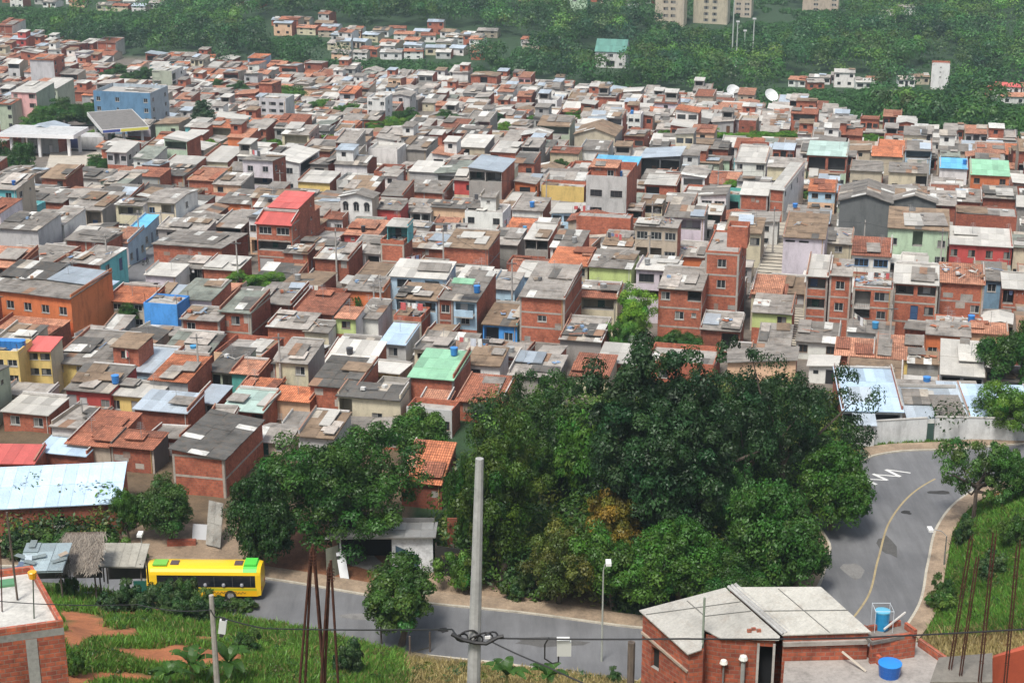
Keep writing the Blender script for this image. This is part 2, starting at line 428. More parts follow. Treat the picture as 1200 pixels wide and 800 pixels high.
ribbon(ROAD, -0.09, 0.09, RZ + 0.006, 'paint', (0.40, 0.32, 0.18), mb=mk, i0=86, i1=126)
zz = [(1003, 561), (1015, 567), (1011, 557), (1040, 563), (1018, 554), (1054, 558), (1036, 550), (1065, 554)]
zz = [tuple(at_z(x, y, RZ)) for x, y in [(1012, 563), (1026, 567.5), (1023, 555), (1039.5, 562.5), (1037, 549.5), (1053, 558), (1040, 549.5), (1066, 553.5)]]
def stripe(mb, a, b, w, z, tint):
    dx, dy = b[0] - a[0], b[1] - a[1]; n = math.hypot(dx, dy); px_, py_ = -dy / n * w / 2, dx / n * w / 2
    mb.quad((a[0] - px_, a[1] - py_, z), (b[0] - px_, b[1] - py_, z), (b[0] + px_, b[1] + py_, z), (a[0] + px_, a[1] + py_, z), 'plain', tint)
for i, (p, q) in enumerate([((1011.5, 560.5), (1027, 567.5)), ((1013.5, 561), (1038.5, 562.3)), ((1023, 555), (1040, 562.5)), ((1025, 555.8), (1053, 558)), ((1038, 550), (1055, 558.3)), ((1040, 550.2), (1067, 554))]):
    stripe(mk, tuple(at_z(*p, RZ)), tuple(at_z(*q, RZ)), 0.22 if i % 2 else 0.38, RZ + 0.010 + 0.004 * (i % 2), (0.68, 0.68, 0.66))
tag(mk.build('road_marking'), kind='structure')
pm_ = MB(); rr_ = random.Random(17)
for X, Y, s1, s2, t in ((1100, 577, 1.1, .5, .05), (1140, 570, 1.6, .7, .30), (1040, 640, .8, 2.2, .10), (640, 752, 3.0, .8, .11), (430, 722, 2.2, .7, .22), (1000, 668, 1.0, 1.6, .21), (1062, 600, .5, .5, .03), (820, 768, 2.4, .9, .20), (520, 738, .45, .45, .03)):
    p = at_z(X, Y, RZ); n_ = 11; q = []
    for k in range(n_): a_ = 2 * math.pi * k / n_; f_ = rr_.uniform(.7, 1.2); q.append((p.x + s1 * f_ * math.cos(a_), p.y + s2 * f_ * math.sin(a_), RZ + .004))
    pm_.poly(q, 'concrete', (t, t * .98, t * .95))
tag(pm_.build('road_patch'), kind='structure')

# ---------------------------------------------------------------- houses
C = dict(brick=(1, 1, 1), brickd=(0.72, 0.7, 0.72), brickl=(1.18, 1.2, 1.2), grey=(0.36, 0.36, 0.35), lgrey=(0.52, 0.53, 0.52), dgrey=(0.13, 0.14, 0.14), block=(0.33, 0.31, 0.285), white=(0.76, 0.76, 0.73),
         cream=(0.64, 0.58, 0.42), beige=(0.52, 0.45, 0.35), yellow=(0.74, 0.56, 0.20), orange=(0.66, 0.20, 0.075), blue=(0.07, 0.30, 0.72), lblue=(0.45, 0.62, 0.76), turq=(0.16, 0.52, 0.56), teal=(0.10, 0.38, 0.34),
         lime=(0.52, 0.62, 0.25), mint=(0.50, 0.64, 0.47), peach=(0.74, 0.50, 0.33), pink=(0.78, 0.45, 0.45), lilac=(0.64, 0.58, 0.63), red=(0.50, 0.08, 0.07), green=(0.12, 0.42, 0.26), steel=(0.22, 0.36, 0.50), sgreen=(0.42, 0.47, 0.36))
BR = ('brick', 'brickd', 'brickl')
def wallmat(c): return ('brick', C[c]) if c in BR else (('paint', C[c]) if not isinstance(c, tuple) else ('paint', c))
ROOFS = dict(villa=('enamel', (0.13, 0.34, 0.28)), fibre=('fibre', (0.27, 0.25, 0.225)), fibred=('fibre', (0.14, 0.135, 0.125)), fibrel=('fibre', (0.40, 0.37, 0.335)), brown=('fibre', (0.30, 0.215, 0.145)), pale=('fibre', (0.54, 0.49, 0.44)), white=('enamel', (0.62, 0.60, 0.55)), zinc=('zinc', (0.55, 0.63, 0.70)),
             bzinc=('enamel', (0.52, 0.68, 0.84)), tile=('tile', (0.52, 0.20, 0.115)), tiled=('tile', (0.42, 0.165, 0.10)), tilel=('tile', (0.66, 0.32, 0.20)), red=('enamel', (0.70, 0.15, 0.13)), greenr=('enamel', (0.30, 0.58, 0.38)), blue=('enamel', (0.16, 0.52, 0.80)),
             teal=('enamel', (0.50, 0.66, 0.60)), slab=('concrete', (0.42, 0.40, 0.37)), dark=('fibre', (0.12, 0.115, 0.105)), orange=('tile', (0.70, 0.25, 0.12)), greenish=('fibre', (0.27, 0.30, 0.26)))
FR = dict(w=(0.52, 0.52, 0.50), k=(0.05, 0.05, 0.05), g=(0.30, 0.30, 0.30), b=(0.10, 0.30, 0.60), n=(0.16, 0.09, 0.05), r=(0.4, 0.05, 0.04))
WCACHE = {}
def window_mesh(w, h, fr, cols, lod, arch=False):
    key = (round(w, 1), round(h, 1), fr, cols, lod, arch)
    if key in WCACHE: return WCACHE[key]
    w, h = key[0], key[1]
    m = MB(); t = 0.055; f = FR[fr]
    m.box(-w / 2, w / 2, -0.03, 0.05, 0, t, 'plain', f); m.box(-w / 2, w / 2, -0.03, 0.05, h - t, h, 'plain', f)
    m.box(-w / 2, -w / 2 + t, -0.03, 0.05, t, h - t, 'plain', f); m.box(w / 2 - t, w / 2, -0.03, 0.05, t, h - t, 'plain', f)
    for k in range(1, cols):
        x = -w / 2 + w * k / cols; m.box(x - 0.025, x + 0.025, -0.02, 0.04, t, h - t, 'plain', f)
    if h > 1.3: m.box(-w / 2 + t, w / 2 - t, -0.022, 0.03, h * 0.62, h * 0.62 + 0.04, 'plain', f)
    if arch:
        N = 8
        for k in range(N):
            a0, a1 = math.pi * k / N, math.pi * (k + 1) / N; r0, r1 = w / 2 - 0.0, w / 2 + 0.12
            p = lambda r, a, y: (r * math.cos(a), y, h + 0.02 + r * math.sin(a))
            m.quad(p(r1, a0, -0.22), p(r1, a1, -0.22), p(r0, a1, -0.22), p(r0, a0, -0.22), 'plain', f)
            m.poly((p(r0, a0, -0.215), p(r0, a1, -0.215), (0, -0.215, h + 0.02)), 'glass', (0.03, 0.035, 0.04))
    m.box(-w / 2 - .07, w / 2 + .07, -0.16, -0.031, -0.07, 0.0, 'concrete', (.5, .48, .44))
    g = MB(); gt = (0.028, 0.032, 0.036)
    for k in range(cols):
        x0 = -w / 2 + t + (w - 2 * t) * k / cols; x1 = -w / 2 + t + (w - 2 * t) * (k + 1) / cols
        cur = rnd.random() < 0.22
        g.quad((x0, 0.012 + 0.008 * (k % 2), t), (x1, 0.012 + 0.008 * (k % 2), t), (x1, 0.012 + 0.008 * (k % 2), h - t), (x0, 0.012 + 0.008 * (k % 2), h - t), 'glass', (0.20, 0.20, 0.19) if cur else gt)
    if lod:
        for q in range(len(g.f)):
            pts = [g.v[i] for i in g.f[q]]; m.poly(pts, g.m[q], g.t[q])
        r = (m.mesh('window'), None)
    else: r = (m.mesh('window'), g.mesh('pane'))
    WCACHE[key] = r; return r
DCACHE = {}
def door_mesh(w, h, tint):
    key = (round(w, 1), round(h, 1), tint)
    if key in DCACHE: return DCACHE[key]
    m = MB(); w, h = key[:2]
    m.box(-w / 2, w / 2, 0, 0.05, 0, h, 'gloss', tint); m.box(-w / 2 + 0.1, w / 2 - 0.1, -0.02, 0.0, 0.15, h * 0.45, 'gloss', tint, skip='b'); m.box(-w / 2 + 0.1, w / 2 - 0.1, -0.02, 0.0, h * 0.52, h - 0.15, 'gloss', tint, skip='b')
    if w < 1.4: m.box(w / 2 - 0.17, w / 2 - 0.1, -0.07, -0.02, h * 0.47, h * 0.5, 'metal', (0.5, 0.5, 0.5))
    DCACHE[key] = m.mesh('door'); return DCACHE[key]

def panel(mb, O, ux, W, z0, z1, ops, mat, tint, inn):
    """vertical wall from O along ux, with recessed openings (u0,u1,v0,v1,depth,back colour or None)"""
    X = sorted({0.0, W, *[o[0] for o in ops], *[o[1] for o in ops]}); Z = sorted({z0, z1, *[o[2] for o in ops], *[o[3] for o in ops]})
    P = lambda u, v, k=0.0: (O[0] + ux[0] * u + inn[0] * k, O[1] + ux[1] * u + inn[1] * k, v)
    for a, b in zip(X[:-1], X[1:]):
        for c, d in zip(Z[:-1], Z[1:]):
            um, vm = (a + b) / 2, (c + d) / 2
            if any(o[0] < um < o[1] and o[2] < vm < o[3] for o in ops): continue
            mb.quad(P(a, c), P(b, c), P(b, d), P(a, d), mat, tint)
    for o in ops:
        a, b, c, d, k, back = o[:6]; rt = o[6] if len(o) > 6 else tint; rm = 'paint' if len(o) > 6 else mat
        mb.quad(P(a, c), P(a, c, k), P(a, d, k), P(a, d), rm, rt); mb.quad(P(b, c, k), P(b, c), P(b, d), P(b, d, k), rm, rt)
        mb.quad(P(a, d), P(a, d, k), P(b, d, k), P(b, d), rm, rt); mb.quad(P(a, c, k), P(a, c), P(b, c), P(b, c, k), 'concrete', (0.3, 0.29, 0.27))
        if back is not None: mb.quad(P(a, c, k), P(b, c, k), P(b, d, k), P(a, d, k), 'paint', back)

def roof_sheets(mb, O, U, Vv, lx, ly, mat, tint, seed, sw=None, sl=None, patch=0.10, jz=0.02, thick=0.05):
    """sheets laid from O along U (across) and Vv (up the slope)"""
    r = random.Random(seed); U = Vector(U).normalized(); Vv = Vector(Vv).normalized(); O = Vector(O); N = U.cross(Vv).normalized()
    if N.z < 0: N = -N
    P = lambda a, b, c: v3(O + U * a + Vv * b + N * c)
    # base slab
    c8 = [P(0, 0, 0), P(lx, 0, 0), P(lx, ly, 0), P(0, ly, 0), P(0, 0, -thick), P(lx, 0, -thick), P(lx, ly, -thick), P(0, ly, -thick)]
    dk = tuple(x * 0.8 for x in tint)
    for q in ((0, 1, 2, 3), (5, 4, 7, 6), (4, 5, 1, 0), (5, 6, 2, 1), (6, 7, 3, 2), (7, 4, 0, 3)): mb.quad(*[c8[i] for i in q], mat, dk)
    if sw is None: return
    nx_ = max(1, round(lx / sw)); ny_ = max(1, round(ly / sl)); ax, ay = lx / nx_, ly / ny_
    for j in range(ny_):
        for i in range(nx_):
            q = r.random(); kk = r.uniform(0.86, 1.1); t = tuple(x * kk for x in tint); mm = mat
            if mat == 'fibre' and q < patch:
                t = r.choice([(0.74, 0.74, 0.70), (0.60, 0.60, 0.57), (0.14, 0.135, 0.125), (0.33, 0.20, 0.13), (0.50, 0.45, 0.38)])
            elif mat in ('zinc', 'enamel') and q < patch * 0.5: t = tuple(x * 0.72 for x in tint)
            elif mat in ('tile',): kk = r.uniform(0.8, 1.2); t = tuple(x * kk for x in tint)
            z = 0.012 + r.uniform(0, jz) + j % 2 * 0.006; zt = z + (0.012 if j + 1 < ny_ else 0)
            e = r.uniform(-0.06, 0.06) if mat == 'fibre' else 0
            y1 = ay * (j + 1) + (0.08 if j + 1 < ny_ else 0) ; y0 = ay * j + (e if j else min(e, 0) )
            mb.quad(P(ax * i + .01, y0, z + 0.03), P(ax * (i + 1) - .01, y0, z + 0.03), P(ax * (i + 1) - .01, y1, z), P(ax * i + .01, y1, z), mm, t)
            # front lip of the sheet
            mb.quad(P(ax * i + .01, y0, z - 0.01), P(ax * (i + 1) - .01, y0, z - 0.01), P(ax * (i + 1) - .01, y0, z + 0.03), P(ax * i + .01, y0, z + 0.03), mm, tuple(x * 0.85 for x in t))

HN = [0]
def arch_ok(p): return 'a' in p
def house(P, yaw, w, d, h, pat, front='brick', side='brick', roof='mono/fibre', fr='w', pitch=5, lod=0, stuff=None, name='house', sidepat=None, extra=None, rail=None, seed=None, frame=None, base=None):
    """one house. P front left corner on the ground, yaw clockwise from +y; local frame: x along the front, y into the depth"""
    HN[0] += 1; seed = seed or HN[0]; r = random.Random(seed * 7 + 1)
    ca, sa = math.cos(yaw), math.sin(yaw)
    if stuff is not None:
        px, py, pz = P
        tf = lambda q: (px + q[0] * ca + q[1] * sa, py - q[0] * sa + q[1] * ca, pz + q[2])
        stuff.tf = tf; root = None; wb = rb = fb = stuff
    else:
        root = empty(name, P, -yaw); wb, rb, fb = MB(), MB(), MB()
    fm, ft = wallmat(front); sm, st = wallmat(side); ft = jit(ft, 0.07, r); st = jit(st, 0.07, r)
    if fr == 'w' and not arch_ok(pat) and r.random() < .5: fr = r.choice('gkn')
    rows = pat.split('/'); n = len(rows); fh = h / n
    rk, rc = roof.split('/'); rmat, rtint = ROOFS[rc]; rk_ = r.uniform(0.82, 1.12); rtint = tuple(x * rk_ for x in rtint)
    tp = math.tan(R(pitch))
    zr = {'mono': lambda x, y: h + y * tp, 'back': lambda x, y: h + (d - y) * tp * 0.6, 'gx': lambda x, y: h + min(y, d - y) * tp, 'gy': lambda x, y: h + min(x, w - x) * tp, 'flat': lambda x, y: h, 'left': lambda x, y: h + x * tp, 'right': lambda x, y: h + (w - x) * tp}[rk]
    wins, doors, bal = [], [], []
    def ops_for(row, W, z0, hh, face):
        ops = []; n_ = len(row); cw = W / n_
        i = 0
        for i, c in enumerate(row):
            u = (i + 0.5) * cw
            if c == '.': continue
            if c in 'wWsca':
                ww, wh, sill = {'w': (1.15, 1.05, 0.9), 'W': (2.0, 1.15, 0.85), 's': (0.6, 0.55, 1.3), 'c': (1.0, 1.0, 0.9), 'a': (1.0, 1.25, 0.75)}[c]
                ww = min(ww, cw * 0.8); k = min(1, hh / 2.5); wh *= k; sill *= k
                v0 = z0 + sill; v0 = min(v0, z0 + hh - wh - 0.15)
                if c == 'a': v0 -= 0.1
                ops.append((u - ww / 2, u + ww / 2, v0, v0 + wh, 0.16, None)); wins.append((u, v0, ww, wh, face, c))
            elif c == 'd':
                dh = min(2.05, hh * 0.82); ww = min(0.95, cw * 0.7); ops.append((u - ww / 2, u + ww / 2, z0 + 0.02, z0 + dh, 0.14, None)); doors.append((u, z0 + 0.02, ww, dh, face, 0))
            elif c == 'g':
                dh = min(2.25, hh * 0.86); ww = min(2.6, cw * 0.8); ops.append((u - ww / 2, u + ww / 2, z0 + 0.02, z0 + dh, 0.2, None)); doors.append((u, z0 + 0.02, ww, dh, face, 1))
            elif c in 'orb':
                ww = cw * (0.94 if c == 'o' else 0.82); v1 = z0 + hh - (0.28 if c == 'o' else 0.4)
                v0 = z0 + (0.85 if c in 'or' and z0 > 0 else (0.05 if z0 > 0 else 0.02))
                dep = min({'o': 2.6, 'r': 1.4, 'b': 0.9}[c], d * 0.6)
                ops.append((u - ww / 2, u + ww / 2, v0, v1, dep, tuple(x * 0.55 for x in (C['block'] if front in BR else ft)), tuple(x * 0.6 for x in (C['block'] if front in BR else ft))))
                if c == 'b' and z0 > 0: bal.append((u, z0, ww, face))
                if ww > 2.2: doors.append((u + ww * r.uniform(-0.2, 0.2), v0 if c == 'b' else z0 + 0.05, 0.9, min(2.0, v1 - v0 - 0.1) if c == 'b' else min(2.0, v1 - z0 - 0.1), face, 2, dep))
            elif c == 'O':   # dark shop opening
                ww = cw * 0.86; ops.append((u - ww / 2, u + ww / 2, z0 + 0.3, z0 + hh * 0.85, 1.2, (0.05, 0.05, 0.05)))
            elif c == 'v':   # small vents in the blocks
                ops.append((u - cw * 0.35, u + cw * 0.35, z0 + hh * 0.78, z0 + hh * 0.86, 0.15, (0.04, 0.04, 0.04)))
        return ops
    bz = -2.0
    for k, row in enumerate(rows):
        z0 = h - (k + 1) * fh
        cc = base if (base and k == n - 1) else None
        mm, tt = wallmat(cc) if cc else (fm, ft)
        a = bz if k == n - 1 else z0
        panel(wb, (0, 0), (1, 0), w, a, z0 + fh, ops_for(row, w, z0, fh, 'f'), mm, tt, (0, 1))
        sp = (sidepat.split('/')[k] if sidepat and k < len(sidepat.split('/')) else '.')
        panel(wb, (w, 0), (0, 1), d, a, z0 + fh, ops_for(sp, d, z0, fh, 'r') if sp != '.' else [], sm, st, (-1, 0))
    wb.quad((0, d, bz), (0, 0, bz), (0, 0, h), (0, d, h), sm, st); wb.quad((w, d, bz), (0, d, bz), (0, d, h), (w, d, h), sm, st)
    if rk in ('mono', 'back', 'gx', 'gy', 'left', 'right'):
        zf = lambda x, y: zr(x, y) - 0.04
        if rk in ('mono', 'back'):
            z0, z1 = zf(0, 0), zf(0, d)
            for x, s in ((w, 1), (0, -1)):
                pts = [(x, 0, h), (x, d, h), (x, d, z1), (x, 0, z0)]; wb.poly(pts if s > 0 else pts[::-1], sm, st)
            if z0 > h + .1: wb.quad((0, 0, h), (w, 0, h), (w, 0, z0), (0, 0, z0), fm, ft)
            if z1 > h + .1: wb.quad((w, d, h), (0, d, h), (0, d, z1), (w, d, z1), sm, st)
        elif rk in ('left', 'right'):
            z0, z1 = zf(0, 0), zf(w, 0)
            wb.poly([(0, 0, h), (w, 0, h), (w, 0, z1), (0, 0, z0)], fm, ft); wb.poly([(w, d, h), (0, d, h), (0, d, z0), (w, d, z1)], sm, st)
            wb.quad((w, 0, h), (w, d, h), (w, d, z1), (w, 0, z1), sm, st); wb.quad((0, d, h), (0, 0, h), (0, 0, z0), (0, d, z0), sm, st)
        elif rk == 'gx':
            z1 = zf(0, d / 2)
            for x in (w, 0): wb.poly([(x, 0, h - .02), (x, d, h - .02), (x, d / 2, z1)], sm, st)
        else:
            z1 = zf(w / 2, 0)
            wb.poly([(0, 0, h - .02), (w, 0, h - .02), (w / 2, 0, z1)], fm, ft); wb.poly([(w, d, h - .02), (0, d, h - .02), (w / 2, d, z1)], sm, st)
    sw = (1.05, 2.2) if rmat == 'fibre' else ((1.1, 3.2) if rmat in ('zinc', 'enamel') else (2.2, 2.4))
    if stuff is not None: sw = (sw[0] * 1.8, sw[1] * 1.6)
    of, ob, os = 0.42, 0.12, 0.14
    cpz = math.cos(R(pitch))
    pt = extra.get('patch', 0.10) if extra else 0.10
    jz = 0.05 if rmat == 'fibre' else 0.01
    if rk == 'mono': roof_sheets(rb, (-os, -of, h - of * tp), (1, 0, 0), (0, 1, tp), w + 2 * os, (d + of + ob) / cpz, rmat, rtint, seed, *sw, patch=pt, jz=jz)
    elif rk == 'back':
        t2 = tp * 0.6; roof_sheets(rb, (-os, -of, h + (d + of) * t2), (1, 0, 0), (0, 1, -t2), w + 2 * os, (d + of + ob) / math.cos(math.atan(t2)), rmat, rtint, seed, *sw, patch=pt, jz=jz)
    elif rk == 'gx':
        L = (d / 2 + of) / cpz
        roof_sheets(rb, (-os, -of, h - of * tp), (1, 0, 0), (0, 1, tp), w + 2 * os, L, rmat, rtint, seed, *sw, patch=pt, jz=jz)
        roof_sheets(rb, (w + os, d + of, h - of * tp), (-1, 0, 0), (0, -1, tp), w + 2 * os, L, rmat, rtint, seed + 1, *sw, patch=pt, jz=jz)
    elif rk == 'gy':
        L = (w / 2 + 0.3) / cpz
        roof_sheets(rb, (-0.3, d + ob, h - 0.3 * tp), (0, -1, 0), (1, 0, tp), d + ob + of, L, rmat, rtint, seed, *sw, patch=pt, jz=jz)
        roof_sheets(rb, (w + 0.3, -of, h - 0.3 * tp), (0, 1, 0), (-1, 0, tp), d + ob + of, L, rmat, rtint, seed + 1, *sw, patch=pt, jz=jz)
    elif rk == 'left': roof_sheets(rb, (-0.3, d + ob, h - 0.3 * tp), (0, -1, 0), (1, 0, tp), d + ob + of, (w + 0.5) / cpz, rmat, rtint, seed, *sw, patch=pt, jz=jz)
    elif rk == 'right': roof_sheets(rb, (w + 0.3, -of, h - 0.3 * tp), (0, 1, 0), (-1, 0, tp), d + ob + of, (w + 0.5) / cpz, rmat, rtint, seed, *sw, patch=pt, jz=jz)
    elif rk == 'flat':
        rb.box(0.003, w - .003, 0.003, d - .003, h - 0.18, h + 0.02, rmat, rtint, skip='u')
        ph = 0.6 if not (extra and 'parapet' in extra) else extra['parapet']
        if ph > 0:
            for b in ((0, w, 0, 0.14), (0, w, d - 0.14, d), (0, 0.14, 0.14, d - 0.14), (w - 0.14, w, 0.14, d - 0.14)):
                isf = b[3] == 0.14 and b[1] == w
                wb.box(b[0], b[1], b[2], b[3], h, h + ph, fm if isf else sm, ft if isf else st, skip='u')
    messy = rk in ('mono', 'back', 'gx', 'flat') and w > 3.4 and d > 3 and not (extra and extra.get('patch') == 0) and rc not in ('red', 'greenr', 'bzinc', 'blue', 'villa')
    if messy:
        mats_ = {'fibre': ['fibre', 'fibrel', 'fibred', 'brown', 'white', 'pale', 'zinc'], 'tile': ['tile', 'tilel', 'tiled', 'fibre', 'fibrel']}.get(rmat, ['fibrel', 'white', 'fibre', 'brown'])
        for q in range(r.choice((0, 1, 2, 2, 3)) if rmat != 'enamel' else r.choice((0, 0, 1, 2))):
            ow, od = r.uniform(.22, .6) * w, r.uniform(.25, .7) * d; ox, oy = r.choice((0.0, r.uniform(0, w - ow), w - ow)), r.uniform(-.3, d - od); an = r.gauss(0, .05); dz = r.uniform(.10, .38) + .04 * q
            om, ot = ROOFS[r.choice(mats_)]; kk = r.uniform(.75, 1.1); ot = tuple(x * kk for x in ot); sl_ = (zr(ox, oy + od) - zr(ox, oy)) / od + r.uniform(-.02, .05)
            roof_sheets(rb, (ox, oy, max(zr(ox, max(oy, 0)), zr(ox + ow, max(oy, 0))) + dz), (math.cos(an), math.sin(an), r.uniform(-.02, .02)), (-math.sin(an), math.cos(an), sl_), ow, od, om, ot, seed * 3 + q, *((1.05, 2.2) if stuff is None else (2.1, 3)), patch=.12, jz=.03)
        if stuff is None:
            for q in range(r.randint(1, 4)):   # plaster patches and a rainwater pipe on the front
                x0 = r.uniform(.2, w * .8); z0 = r.uniform(.2, h * .8); ww2, hh2 = r.uniform(.5, 1.6), r.uniform(.4, 1.2); x1, z1 = min(x0 + ww2, w - .25), min(z0 + hh2, h - .3)
                if x1 > x0 + .2 and z1 > z0 + .2 and not any(u - w2 / 2 - .1 < x1 and u + w2 / 2 + .1 > x0 and v - .1 < z1 and v + h2 + .1 > z0 for u, v, w2, h2, fa, c in wins if fa == 'f') and not any(c in 'orbdgO' for c in ''.join(rows)) and front in BR:
                    wb.quad((x0, -.006 - .001 * q, z0), (x1, -.006 - .001 * q, z0), (x1, -.006 - .001 * q, z1), (x0, -.006 - .001 * q, z1), 'concrete', r.choice([(.36, .34, .31), (.45, .40, .35), (.30, .22, .18)]))
            if r.random() < .4: wb.tube([(w - .3, -.07, 0), (w - .3, -.07, h - .05)], .045, 5, 'plain', r.choice([(.55, .55, .52), (.2, .2, .2), (.45, .3, .12)]), cap=False)
    if extra and 'upper' in extra:
        fx, fy, uc, ur = extra['upper']; x0 = w * fx + .1; x1 = x0 + w * .52; y0 = d * fy; y1 = y0 + d * .55; zl = min(zr(x0, y0), zr(x1, y1)) - .3; zt = zr(x0, y0) + 2.25; um, ut = wallmat(uc)
        panel(wb, (x0, y0), (1, 0), x1 - x0, zl, zt, [((x1 - x0) * .3, (x1 - x0) * .3 + .9, zt - 1.35, zt - .45, .15, (.03, .03, .035))] if uc != 'block' else [(.3, x1 - x0 - .3, zt - 1.5, zt - .25, 1.2, (.06, .055, .05))], um, ut, (0, 1))
        wb.quad((x1, y0, zl), (x1, y1, zl), (x1, y1, zt), (x1, y0, zt), um, ut); wb.quad((x0, y1, zl), (x0, y0, zl), (x0, y0, zt), (x0, y1, zt), um, ut); wb.quad((x1, y1, zl), (x0, y1, zl), (x0, y1, zt), (x1, y1, zt), um, ut)
        roof_sheets(rb, (x0 - .2, y0 - .4, zt + .06), (1, 0, 0), (0, 1, .08), x1 - x0 + .4, y1 - y0 + .6, *ROOFS[ur], seed + 5, *( (1.05, 2.2) if stuff is None else (2, 3)), patch=.15, jz=.03)
    # party walls standing above the roof edges
    if rk in ('mono', 'back') and not (extra and extra.get('party') == 0):
        for x0, x1 in ((-.02, .12), (w - .12, w + .02)):
            if r.random() < 0.42:
                ph = r.uniform(.18, .5); za, zb = zr(0, 0) + .05, zr(0, d) + .05
                pt4 = [(x0, .05), (x1, .05), (x1, d + .05), (x0, d + .05)]; bot = [za - .3, za - .3, zb - .3, zb - .3]; tp4 = [za + ph, za + ph, zb + ph, zb + ph]
                for i in range(4):
                    k = (i + 1) % 4; wb.quad((*pt4[i], bot[i]), (*pt4[k], bot[k]), (*pt4[k], tp4[k]), (*pt4[i], tp4[i]), sm, st)
                wb.quad(*[(*pt4[i], tp4[i]) for i in range(4)], 'concrete', r.choice([(.42, .40, .37), (.52, .50, .47), (.36, .2, .14), (.36, .2, .14)]))
        if r.random() < 0.3: rb.box(0.1, w - 0.1, d - .22, d + .1, zr(0, d) + .06, zr(0, d) + r.uniform(.12, .4), 'concrete', r.choice([(.55, .53, .5), (.42, .40, .37)]))
    isbrick = front in BR
    if frame is None: frame = isbrick and (n > 1 or r.random() < 0.5)
    if frame:
        ct = jit((0.40, 0.36, 0.32), 0.1, r)
        cols = [0.0, w - 0.22] if w < 6.5 else [0.0, w / 2 - 0.11, w - 0.22]
        if not any(c in 'oO' for c in ''.join(rows)) :
            for x in cols:
                if x in (0.0, w - 0.22) or not any(u - ww / 2 - .3 < x + .1 < u + ww / 2 + .3 for u, v, ww, wh, fa, c in wins if fa == 'f') and not any(c in 'drbgO' for c in ''.join(rows)): fb.box(x, x + 0.22, -0.035, -0.002, bz, h, 'concrete', ct)
        for k in range(n):
            z = h - (k) * fh; fb.box(0.225, w - 0.225, -0.028, -0.003, z - 0.22, z, 'concrete', ct)
            if side in BR: fb.box(w + .003, w + 0.028, 0.225, d, z - 0.22, z, 'concrete', ct)
        if side in BR: fb.box(w + 0.003, w + 0.034, 0.0, 0.22, bz, h, 'concrete', ct)
    dcol = [(0.03, 0.03, 0.035), (0.12, 0.06, 0.03), (0.35, 0.35, 0.35), (0.05, 0.1, 0.2), (0.5, 0.5, 0.5), (0.02, 0.08, 0.06)]
    def place(me, child_me, cname, u, z, face, k):
        loc = (u, k, z) if face == 'f' else (w - k, u, z); rz = 0 if face == 'f' else R(90)
        o = link(cname, me, root, loc); o.rotation_euler = (0, 0, rz)
        if child_me: link('pane', child_me, o)
    if stuff is not None:
        for u, v, ww, wh, face, c in wins:
            if face == 'f': stuff.box(u - ww / 2, u + ww / 2, 0.08, 0.12, v, v + wh, 'glass', (0.03, 0.033, 0.036), skip='bu'); 
            else: stuff.box(w - 0.12, w - 0.08, u - ww / 2, u + ww / 2, v, v + wh, 'glass', (0.03, 0.033, 0.036), skip='bu')
        for q in doors:
            u, v, ww, dh, face, kind = q[:6]
            if face == 'f' and kind < 2: stuff.box(u - ww / 2, u + ww / 2, 0.08, 0.12, v, v + dh, 'gloss', r.choice(dcol), skip='bu')
        return None
    for u, v, ww, wh, face, c in wins:
        a, b = window_mesh(ww, wh, fr if c != 'c' else 'b', 3 if c == 'W' else 2 if ww > 0.8 else 1, lod, c == 'a'); place(a, b, 'window', u, v, face, 0.10)
    for q in doors:
        u, v, ww, dh, face, kind = q[:6]; k = 0.09 if kind < 2 else q[6] - 0.08
        place(door_mesh(ww, dh, dcol[2 if kind == 1 and r.random() < .5 else r.randrange(6)]), None, 'door' if kind != 1 else 'garage_door', u, v, face, k)
    for u, z0, ww, face in bal:
        b = MB(); b.box(u - ww / 2, u + ww / 2, -0.9, -0.002, z0 - 0.12, z0 + 0.03, 'concrete', (0.4, 0.38, 0.35)); b.build('balcony_slab', root)
        b = MB(); rt = C.get(rail, (0.06, 0.06, 0.06)) if rail else (0.06, 0.06, 0.06)
        if rail: b.box(u - ww / 2, u + ww / 2, -0.9, -0.78, z0 + .031, z0 + 0.9, 'brick' if rail in BR else 'paint', rt)
        else:
            b.box(u - ww / 2, u + ww / 2, -0.88, -0.84, z0 + 0.86, z0 + 0.9, 'metal', rt)
            for i in range(int(ww / 0.2) + 1): x = u - ww / 2 + .02 + (ww - .04) * i / int(ww / 0.2); b.box(x - .012, x + .012, -0.87, -0.85, z0 + .031, z0 + 0.86, 'metal', rt)
        b.build('balcony_rail', root)
    wb.build('wall', root); rb.build('roof', root)
    if fb.f: fb.build('concrete_frame', root)
    # details that break the clean outline: starter bars, an antenna, a lean awning
    if n > 1 and rk == 'flat' and d > 3:
        for x, y in ((0.15, 0.2), (w - 0.15, 0.2), (0.15, d - 0.2), (w - 0.15, d - 0.2)):
            m = MB(); m.tube([(x, y, h + .02), (x + r.uniform(-.05, .05), y, h + r.uniform(0.9, 1.5)), (x + .08, y, h + 1.0), (x + .08, y, h + .02)], 0.02, 4, 'rust', cap=False); m.build('starter_bar', root)
    elif r.random() < 0.30:
        m = MB(); x, y = w * r.uniform(.2, .8), d * r.uniform(.3, .7); z = zr(x, y)
        m.tube([(x, y, z), (x, y, z + 2.0)], 0.025, 5, 'metal', (.4, .4, .4))
        for k in range(4): m.box(x - .5 + k * .06, x + .5 - k * .06, y - .01 + k * .001, y + .01, z + 1.3 + k * .2, z + 1.325 + k * .2, 'metal', (.5, .5, .5))
        m.build('antenna', root)
